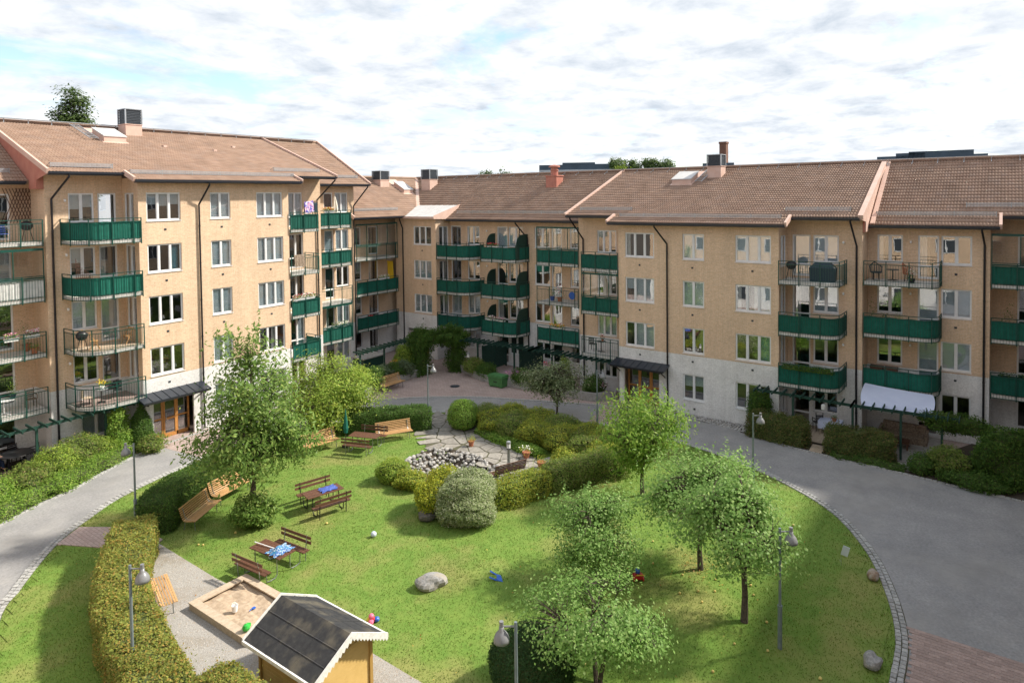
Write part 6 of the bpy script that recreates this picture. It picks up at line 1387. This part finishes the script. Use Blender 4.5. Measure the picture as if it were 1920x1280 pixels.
lt = link('lattice_screen', None, None, T(13.8,37.0,9.3), 'curved brown lattice screen on the balcony corner below the top one', 'screen')
for k in range(9): a = 14.22+k*.07; zt = 8.4+1.95-.8*(k/8)**.6; MB().bar((a,37.3-.05*k,9.33),(a,37.3-.05*k,zt),.02,.02).build('lattice_bar', MAT['dark_slat'], lt)
for k in range(7): zz = 9.38+k*.14; xe = 14.22+.56*min(1, max(.1, (1.0-(zz-9.35))**1.7)); MB().bar((14.22,37.3,zz),(xe,37.3-(xe-14.22)*.72,zz),.02,.02).build('lattice_bar', MAT['dark_slat'], lt)
grill('black grill on the balcony with wooden folding chairs', 14.5, 37.6, 5.62); folding_chair('wooden folding chair right of the grill on the left wing balcony', 15.05, 37.55, 5.62, 1.2); folding_chair('wooden folding chair at the right end of the left wing balcony', 16.75, 37.7, 5.62, -1.4)
round_table('small grey table with yellow flowers on the lowest corner balcony', 15.3, 37.55, 2.82, .33, .72, 'galv', 'black_metal'); pot('yellow flowers in a pot on the small grey table', 15.34, 37.55, .12, .14, 'leaf_bright', 3.54, 'white_paint', .2, 120, 'petal_yellow'); chair('brown balcony chair left of the small grey table', 14.6, 37.5, 2.82, 1.5, 'timber', 'black_metal', .85)
chair('dark balcony chair right of the small grey table', 16.2, 37.8, 2.82, -.4, 'black_metal', 'black_metal', .85)
mk('towel_print', (.66,.62,.68), (.12,.10,.45), 7, rough=.9, lo=.45, hi=.52, c3=(.60,.30,.42), s3=5)
hung_cloth('towel', 'white and purple patterned towel drying on the top balcony of the left wing', 'towel', (27.9,37.35,12.95), (28.6,37.35,13.05), .75, 'towel_print', .7); hung_cloth('towel', 'grey-blue towel next to the patterned one', 'towel', (28.65,37.4,12.9), (28.95,37.4,12.9), .6, 'dark_blue_cover', .5)
hung_cloth('rug', 'brown rug hung over the open balcony rail', 'rug', (26.75,36.98,9.55), (27.55,36.98,9.55), .75, 'rug_brown', .6)
parasol('closed cream parasol on the top balcony beside the roof end', 32.5, 39.9, 11.22, 2.1); planter('flower box with red and yellow flowers on the top right balcony of the left wing', 31.6, 39.5, 12.15, .9, 'x', ['petal_red','petal_yellow','petal_white'])
planter('long flower box with red and white flowers along a left wing balcony', 27.6, 37.2, 6.55, 1.7, 'x', ['petal_red','petal_white'], n=260); planter('flower box with white flowers on the glazed balcony', 32.4, 39.5, 3.75, 1.4, 'x', ['petal_white'], n=200)
chair('red chair on the lowest corner balcony', 37.3, 41.7, 2.82, 2.6, 'toy_red', 'toy_red'); planter('pale flowers on the middle corner balcony', 38.3, 41.05, 6.5, 1.1, 'x', ['petal_white'])
hung_cloth('yellow_curtain', 'yellow curtain at the right end of the middle corner balcony', 'curtain', (39.75,41.5,7.85), (39.75,42.2,7.85), 2.0, 'petal_yellow', .05)
bk = link('garden_shed', None, None, T(34.4,38.6), 'dark green storage box with a grey lid at the corner terrace', 'storage box'); MB().box(33.3,35.3,38.0,39.2,0,1.3).build('body', MAT['dark_green_wood'], bk); MB().box(33.2,35.4,37.9,39.3,1.3,1.38).build('lid', MAT['concrete'], bk)
# left terrace with black furniture and a seated person
def patio_table(label, x, y):
    M = T(x, y, .03); r = link('patio_table', None, None, M, label, 'table'); MB().lathe([(.72,.68),(.74,.70),(.72,.72)], n=26).build('table_top', MAT['black_metal'], r, M)
    for k in range(4): t = k*math.pi/2+.6; MB().bar((.5*math.cos(t),.5*math.sin(t),0),(.42*math.cos(t),.42*math.sin(t),.69),.05,.05).build('leg', MAT['black_metal'], r, M)
patio_table('black oval patio table on the left terrace', 12.15, 39.6)
for i, (x, y, rz) in enumerate(((12.35,38.5,3.3),(13.0,39.9,-1.7),(12.3,40.35,.1))): chair(['black patio chair in front of the black table','black patio chair right of the black table','black patio chair behind the black table'][i], x, y, .03, rz, 'black_metal', 'black_metal', .95, arms=True, group='black patio chairs')
def seated_person(x, y, z, rz):
    M = T(x, y, z, rz); r = link('person', None, None, M, 'person in jeans and a light top sitting at the black patio table', 'person')
    def skin(name, nodes, edges, mat, sub=2):
        me = bpy.data.meshes.new(name); me.from_pydata([n[0] for n in nodes], edges, []); me.materials.append(MAT[mat]); o = link(name, me, r, M)
        md = o.modifiers.new('skin', 'SKIN'); sv = me.skin_vertices[0].data
        for i, n in enumerate(nodes): sv[i].radius = (n[1], n[2] if len(n) > 2 else n[1]); sv[i].use_root = (i == 0)
        o.modifiers.new('sub', 'SUBSURF').levels = sub; o.modifiers['sub'].render_levels = sub
    body = [((0,0,.52),.15,.12),((0,.02,.75),.14,.10),((0,.03,.98),.17,.10),((0,.03,1.10),.07,.06),((0,.02,1.18),.055),((0,0,1.30),.095,.105),
            ((.19,.03,1.03),.06),((.24,-.03,.80),.048),((.18,-.26,.72),.036),((.15,-.34,.73),.03),((-.19,.03,1.03),.06),((-.24,-.03,.80),.048),((-.18,-.26,.72),.036),((-.15,-.34,.73),.03),
            ((.10,-.05,.50),.09),((.12,-.45,.50),.068),((.13,-.47,.10),.045),((.13,-.60,.04),.04),((-.10,-.05,.50),.09),((-.12,-.45,.50),.068),((-.13,-.47,.10),.045),((-.13,-.60,.04),.04)]
    ed = [(0,1),(1,2),(2,3),(3,4),(4,5),(2,6),(6,7),(7,8),(8,9),(2,10),(10,11),(11,12),(12,13),(0,14),(14,15),(15,16),(16,17),(0,18),(18,19),(19,20),(20,21)]
    skin('body', body, ed, 'person_skin')
    sh = [((0,.0,.50),.165,.135),((0,.02,.75),.155,.115),((0,.03,.98),.185,.115),((0,.03,1.07),.09,.08),((.20,.03,1.02),.075),((.24,-.01,.88),.065),((-.20,.03,1.02),.075),((-.24,-.01,.88),.065)]
    skin('shirt', sh, [(0,1),(1,2),(2,3),(2,4),(4,5),(2,6),(6,7)], 'person_shirt')
    jn = [((0,0,.50),.16,.13),((.10,-.05,.50),.105),((.12,-.45,.50),.08),((.13,-.47,.12),.06),((-.10,-.05,.50),.105),((-.12,-.45,.50),.08),((-.13,-.47,.12),.06)]
    skin('jeans', jn, [(0,1),(1,2),(2,3),(0,4),(4,5),(5,6)], 'person_denim')
    MB().lathe([(.085,-.02),(.108,.03),(.10,.09),(.06,.13),(.01,.14)], (0,.015,1.30), 14).build('hair', MAT['bark'], r, M)
    for sx in (-1, 1):
        for k in range(4): MB().tube([(sx*.15+sx*(k-1.5)*.018,-.36,.735),(sx*.15+sx*(k-1.5)*.018,-.41+.006*abs(k-1.5),.735),(sx*.15+sx*(k-1.5)*.017,-.44+.01*abs(k-1.5),.725)], .008, 6).build('finger', MAT['person_skin'], r, M)
        MB().tube([(sx*.12,-.33,.735),(sx*.095,-.37,.735),(sx*.09,-.40,.73)], .009, 6).build('thumb', MAT['person_skin'], r, M); MB().box(sx*.13-.045,sx*.13+.045,-.72,-.44,.0,.07).build('shoe', MAT['black_metal'], r, M)
seated_person(11.15, 39.75, .03, -math.pi/2+math.pi)
chair('black patio chair with the seated person', 11.15, 39.75, .03, math.pi/2, 'black_metal', 'black_metal', .95, arms=True, group='black patio chairs')
# right wing
planter('flower box with reddish flowers on the top arched-screen balcony', 40.5, 31.4, 9.25, 1.0, 'y', ['petal_red'], leaf='leaf_mixed'); planter('flower box with pink flowers on the lowest arched-screen balcony', 40.5, 31.2, 3.65, 1.7, 'y', ['petal_pink','petal_white'], n=260)
chair('blue chair on the top balcony next to the white window block', 41.1, 34.2, 8.42, 1.2, 'cloth_blue', 'black_metal', 1.2)
pot('green potted plants on the open middle balcony', 40.9, 25.7, .2, .3, 'leaf_ivy', 5.62, 'terracotta', .5, 180, 'petal_red'); pot('dark potted plant left on the open middle balcony', 41.0, 26.4, .18, .3, 'leaf_mixed', 5.62, 'cloth_blue', .4)
MB().lathe([(.01,-.02),(.24,-.02),(.27,0),(.24,.02),(.01,.02)], n=20).build('blue_tray', MAT['toy_blue'], None, Matrix.Translation((40.6,24.5,6.15)) @ Matrix.Rotation(math.pi/2, 4, 'Y'), label='round blue tray leaning on the open middle balcony', cat='tray')
planter('flower box with orange flowers on the lowest balcony left of the entrance', 40.4, 25.6, 3.65, 1.2, 'y', ['petal_orange','petal_yellow'])
parasol('closed white parasol inside the glazed balcony above the entrance', 39.5, 21.2, 5.62, 2.1); round_table('small dark bistro table on the balcony above the entrance', 39.3, 21.5, 2.82, .3, .72, 'black_metal', 'black_metal'); chair('dark bistro chair on the balcony above the entrance', 39.4, 22.2, 2.82, 1.6, 'black_metal', 'black_metal'); pot('red flower in a pot on the bistro table', 39.3, 21.4, .09, .12, 'leaf_ivy', 3.54, 'terracotta', .25, 60, 'petal_red')
grill('black kettle grill on the top right balcony', 39.0, 9.45, 8.42)
cv = MB(); v = [(-.62,-.28),(.62,-.28),(.62,.28),(-.62,.28)]; cv.v = [(a,b,0) for a,b in v] + [(a*1.05,b*1.05,.72) for a,b in v] + [(a*.62,b*.6,1.0) for a,b in v]
for f in ((0,1,5,4),(1,2,6,5),(2,3,7,6),(3,0,4,7),(4,5,9,8),(5,6,10,9),(6,7,11,10),(7,4,8,11),(8,9,10,11)): cv.f.append(f); cv.m.append(0)
cv.build('covered_grill', MAT['dark_blue_cover'], None, T(39.1,7.85,8.42,math.pi/2), label='large grill under a dark cover on the top right balcony', cat='grill')
bush('balcony_creeper', 'garland of ivy along the lowest balcony rail above the right pergola', 'climber', sweep_hedge([(38.3,9.75),(38.28,8.6),(38.3,7.2)], .28, .28, 3.62, 120, lump=.05), 'leaf_ivy', 1000, .07, seed=120, base=(38.3,8.5,3.6))
for i, (y, mt) in enumerate(((5.6,'dark_blue_cover'),(4.05,'terracotta'))):
    M = T(41.2, y, 8.42, -1.2+i*.9); r = link('round_back_chair', None, None, M, ['dark round-backed chair at the left end of the top balcony beside the roof step','reddish round-backed chair on the top balcony beside the roof step'][i], 'chair', 'round-backed balcony chairs')
    MB().lathe([(.27,.38),(.29,.42),(.25,.44)], n=16).build('seat', MAT[mt], r, M); m = MB()
    for k in range(11): t = math.pi*k/10; m.bar((.27*math.cos(t),.27*math.sin(t),.42),(.31*math.cos(t),.31*math.sin(t),.95-.25*abs(math.cos(t))),.03,.02)
    for k in range(10): t0, t1 = math.pi*k/10, math.pi*(k+1)/10; m.bar((.31*math.cos(t0),.31*math.sin(t0),.95-.25*abs(math.cos(t0))),(.31*math.cos(t1),.31*math.sin(t1),.95-.25*abs(math.cos(t1))),.04,.04)
    m.build('backrest', MAT[mt], r, M)
    for k in range(4): t = k*math.pi/2+.7; MB().bar((.2*math.cos(t),.2*math.sin(t),0),(.18*math.cos(t),.18*math.sin(t),.4),.03,.03).build('leg', MAT['black_metal'], r, M)
pot('white flowering plant on the floor of the top balcony beside the roof step', 40.6, 3.85, .15, .22, 'leaf_ivy', 8.42, 'black_metal', .35, 120, 'petal_white'); round_table('small table between the round-backed chairs', 41.2, 4.8, 8.42, .3, .6, 'black_metal', 'black_metal')
for i, (y, lf, pl, lb) in enumerate(((5.75,'leaf_ivy',.9,'tall green plant at the left end of the middle right balcony'),(5.2,'leaf_hedge_d',.4,'green plant behind the screen of the middle right balcony'),(4.5,'leaf_bright',.45,'round potted plant behind the screen of the middle right balcony'))): pot(lb, 41.0, y, .18, .5, lf, 5.62, 'terracotta', pl, 170)
for i, y in enumerate((5.6, 4.9)): MB().box(-.3,.3,-.25,.25,0,.75).box(-.32,.32,-.27,.27,.75,.80).box(-.28,.28,-.262,-.25,.1,.35).box(-.28,.28,-.262,-.25,.42,.68).build('wooden_cabinet', MAT['dark_slat'], None, T(41.6,y,2.82,-math.pi/2), label=['brown cabinet at the left end of the lowest right balcony','brown cabinet second from the left on the lowest right balcony'][i], cat='cabinet')
pot('tall dark houseplant on the balcony at the right edge', 43.0, -.2, .2, .4, 'leaf_ivy', 5.62, 'terracotta', 1.0, 220)
planter('dark planter with low plants along the balcony rail at the right edge', 42.2, -.9, 3.6, 2.2, 'y', [], 'dark_green_wood', 'leaf_ivy', 220)
# right terrace
chair('black garden chair on the wooden deck between the right hedges', 39.6, 8.2, .13, 2.2, 'black_metal', 'black_metal', 1.0, arms=True)
tb = link('cloth_table', None, None, T(39.3,7.5,.13), 'table with a white cloth on the wooden deck', 'table'); MB().box(38.9,39.7,6.95,8.05,.83,.86).box(38.89,38.9,6.94,8.06,.45,.86).box(38.9,39.7,6.93,6.94,.45,.86).box(38.9,39.7,8.05,8.06,.45,.86).build('tablecloth', MAT['sail_cloth'], tb)
for x in (38.98,39.62):
    for y in (7.05,7.95): MB().bar((x,y,.13),(x,y,.83),.05,.05).build('leg', MAT['timber'], tb)
pot('terracotta pot with a small plant on the white cloth table', 39.2, 7.3, .12, .16, 'leaf_ivy', .87, 'terracotta', .2, 70)
ln = link('hanging_lantern', None, None, T(37.75,7.55,2.0), 'white lantern hanging from the right pergola', 'lantern'); MB().lathe([(.10,0),(.11,.02),(.11,.22),(.07,.28),(.02,.30)], n=12).build('body', MAT['white_paint'], ln, T(37.75,7.55,1.85)); MB().tube([(0,0,.3),(0,0,.55)], .006, 5).build('cord', MAT['white_paint'], ln, T(37.75,7.55,1.85))
sf = link('rattan_sofa', None, None, T(40.6,4.2,.05), 'dark rattan sofa under the white sun sail', 'sofa'); MB().box(40.2,41.0,3.2,5.2,.05,.42).build('seat', MAT['rug_brown'], sf); MB().box(40.95,41.2,3.2,5.2,.42,.85).build('backrest', MAT['rug_brown'], sf)
for y in (3.1,5.2): MB().box(40.2,41.2,y,y+.12,.05,.65).build('armrest', MAT['rug_brown'], sf)
tb = link('coffee_table', None, None, T(39.4,4.3,.05), 'low brown coffee table under the white sun sail', 'table'); MB().box(39.0,39.8,3.8,4.8,.36,.42).build('table_top', MAT['dark_slat'], tb)
for x in (39.07,39.73):
    for y in (3.87,4.73): MB().bar((x,y,.05),(x,y,.36),.07,.07).build('leg', MAT['dark_slat'], tb)
# wall lamps beside the balcony doors
wl = cmesh('wl', lambda: MB().lathe([(.02,0),(.05,.02),(.06,.09),(.03,.13)], (0,-.1,-.06), 10).box(-.03,.03,-.10,0,.02,.08).mesh('wall_lamp', MAT['white_paint']))
for F_, u, ks, bld in ((FA('Y',38.9),14.38,(1,2,3,4),LW),(FA('X',42.1),4.05,(1,2,3),RW),(FA('X',40.3),7.05,(0,1,2,3),RW),(FA('X',42.1),33.2,(1,2,3),RW)):
    for k in ks: link('wall_lamp', wl, bld, F_.M(u, Z(k)+2.05))

for i, (x, y, z) in enumerate(((18.55,37.55,6.5),(17.9,37.55,3.7),(19.15,37.55,3.7))):
    M = T(x, y, z); r = link('table_lamp', None, None, M, ['white table lamp in the window two floors above the left entrance','white table lamp at the left in the window above the left entrance','white table lamp at the right in the window above the left entrance'][i], 'lamp', 'lamps on window sills'); MB().tube([(0,0,0),(0,0,.22)], .015, 6).lathe([(.06,0),(.06,.02)], n=10).build('foot', MAT['white_paint'], r, M); MB().lathe([(.10,.2),(.06,.36)], n=12).build('lamp_shade', MAT['white_paint'], r, M)
# ------------------------------------------------------------------ skyline
tree('poplar_tree', 'tall green tree rising behind the left roof', (30.7,80,0), [((0,0,21.3),(1.7,1.7,4.4)),((-.8,.3,20.5),(1.2,1.2,3.2)),((1.0,0,22.0),(1.0,1.0,2.8)),((-1.5,0,20.5),(.8,.8,1.4)),((0,0,16),(2.6,2.6,3))], .35, 'leaf_far', 420, 46, .34, 13, 130, spread=.42, asp=.5, gap=-.3)
MB().poly([(120,160,8),(175,125,17.5),(205,75,18.5),(215,20,17.5),(210,-30,16),(330,-80,8),(330,160,8)]).poly([(60,150,0),(120,160,8),(175,125,17.5),(205,75,18.5),(215,20,17.5),(210,-30,16),(180,-40,0)]).build('hill', MAT['soil'], kind='structure')
def far_block(label, pts, zb, zt, band, roofs):
    r = link('far_building', None, None, T(*pts[0], 0), label, 'building', 'dark roofed buildings on the skyline')
    (xa, ya), (xb, yb) = pts; d = Vector((xb-xa, yb-ya, 0)); n = Vector((d.y, -d.x, 0)).normalized(); n = n if n.x > 0 else -n; w = n*14
    def blk(nm, t0, t1, z0, z1, mat, inn=0):
        a = Vector((xa, ya, 0))+d*t0+n*inn; b = Vector((xa, ya, 0))+d*t1+n*inn; m = MB(); c = [a, b, b+w, a+w]; m.prism([(q.x, q.y) for q in c], z0, z1); return m.build(nm, MAT[mat], r)
    o = blk('wall', 0, 1, zb, band, 'far_wall')
    for t0, t1, z1 in roofs: blk('roof', t0, t1, band, z1, 'dark_roof', .4)
    k = 12
    for i in range(k): blk('window', (i+.25)/k, (i+.7)/k, band-1.9, band-.5, 'louvre', -.05)
far_block('pale building with dark blue roofs on the skyline left of the far pines', [(166.2,111.2),(178.0,91.6)], 5, 22.5, 20.8, [(0,.30,22.3),(.30,.72,22.9),(.72,1,22.4)])
far_block('long low dark-roofed building on the skyline behind the chimney stack', [(181.5,85.5),(192.5,54.5)], 5, 21, 19.3, [(0,.52,20.7),(.52,.78,21.9),(.78,1,21.0)])
far_block('large dark building on the skyline at the right', [(198.6,26.9),(200.6,3.2)], 5, 24, 20.5, [(0,.30,22.3),(.18,.45,23.0),(.30,.88,23.3),(.88,1,22.2)])
ch = link('factory_chimney', None, None, T(200,67.6,0), 'tall brick factory chimney behind the right roof', 'chimney'); MB().box(199,201,66.6,68.6,0,28).build('shaft', MAT['chimney_brick'], ch); MB().box(198.85,201.15,66.45,68.75,28,28.6).build('rim', MAT['chimney_brick'], ch)
for i, (x, y, z, rr, lf) in enumerate(((182.5,92.6,21.6,2.6,'leaf_far'),(184.5,89.6,21.4,2.1,'leaf_far'),(186.5,85.8,21.9,2.6,'leaf_far'),(187.5,84.2,21.6,2.4,'leaf_far'),(189,81.0,21.3,2.1,'leaf_far'),(178.5,93.4,22.2,1.3,'leaf_far'),(176,85.0+4.2,19.6,2.2,'far_lime'),(163.5,122,18.8,2.3,'leaf_far'),(161.5,127,18.3,2.2,'leaf_far'))):
    tree('far_tree', ['leftmost of the dark pines on the skyline','second dark pine on the skyline','middle dark pine on the skyline','dark pine right of the middle one on the skyline','rightmost dark pine on the skyline','thin tree sticking up behind the far pale building','lime green tree in front of the far pines','treetop left of the far pale building','outermost treetop at the left of the skyline'][i], (x, y, 8), [((0,0,z-8),(rr,rr,rr*1.05)),((rr*.5,-rr*.4,z-8-rr*.6),(rr*.9,rr*.9,rr*.6))], .25, lf, 60, 26, .62, z-8-rr, 140+i, 'trees on the skyline', spread=.55, asp=.6)
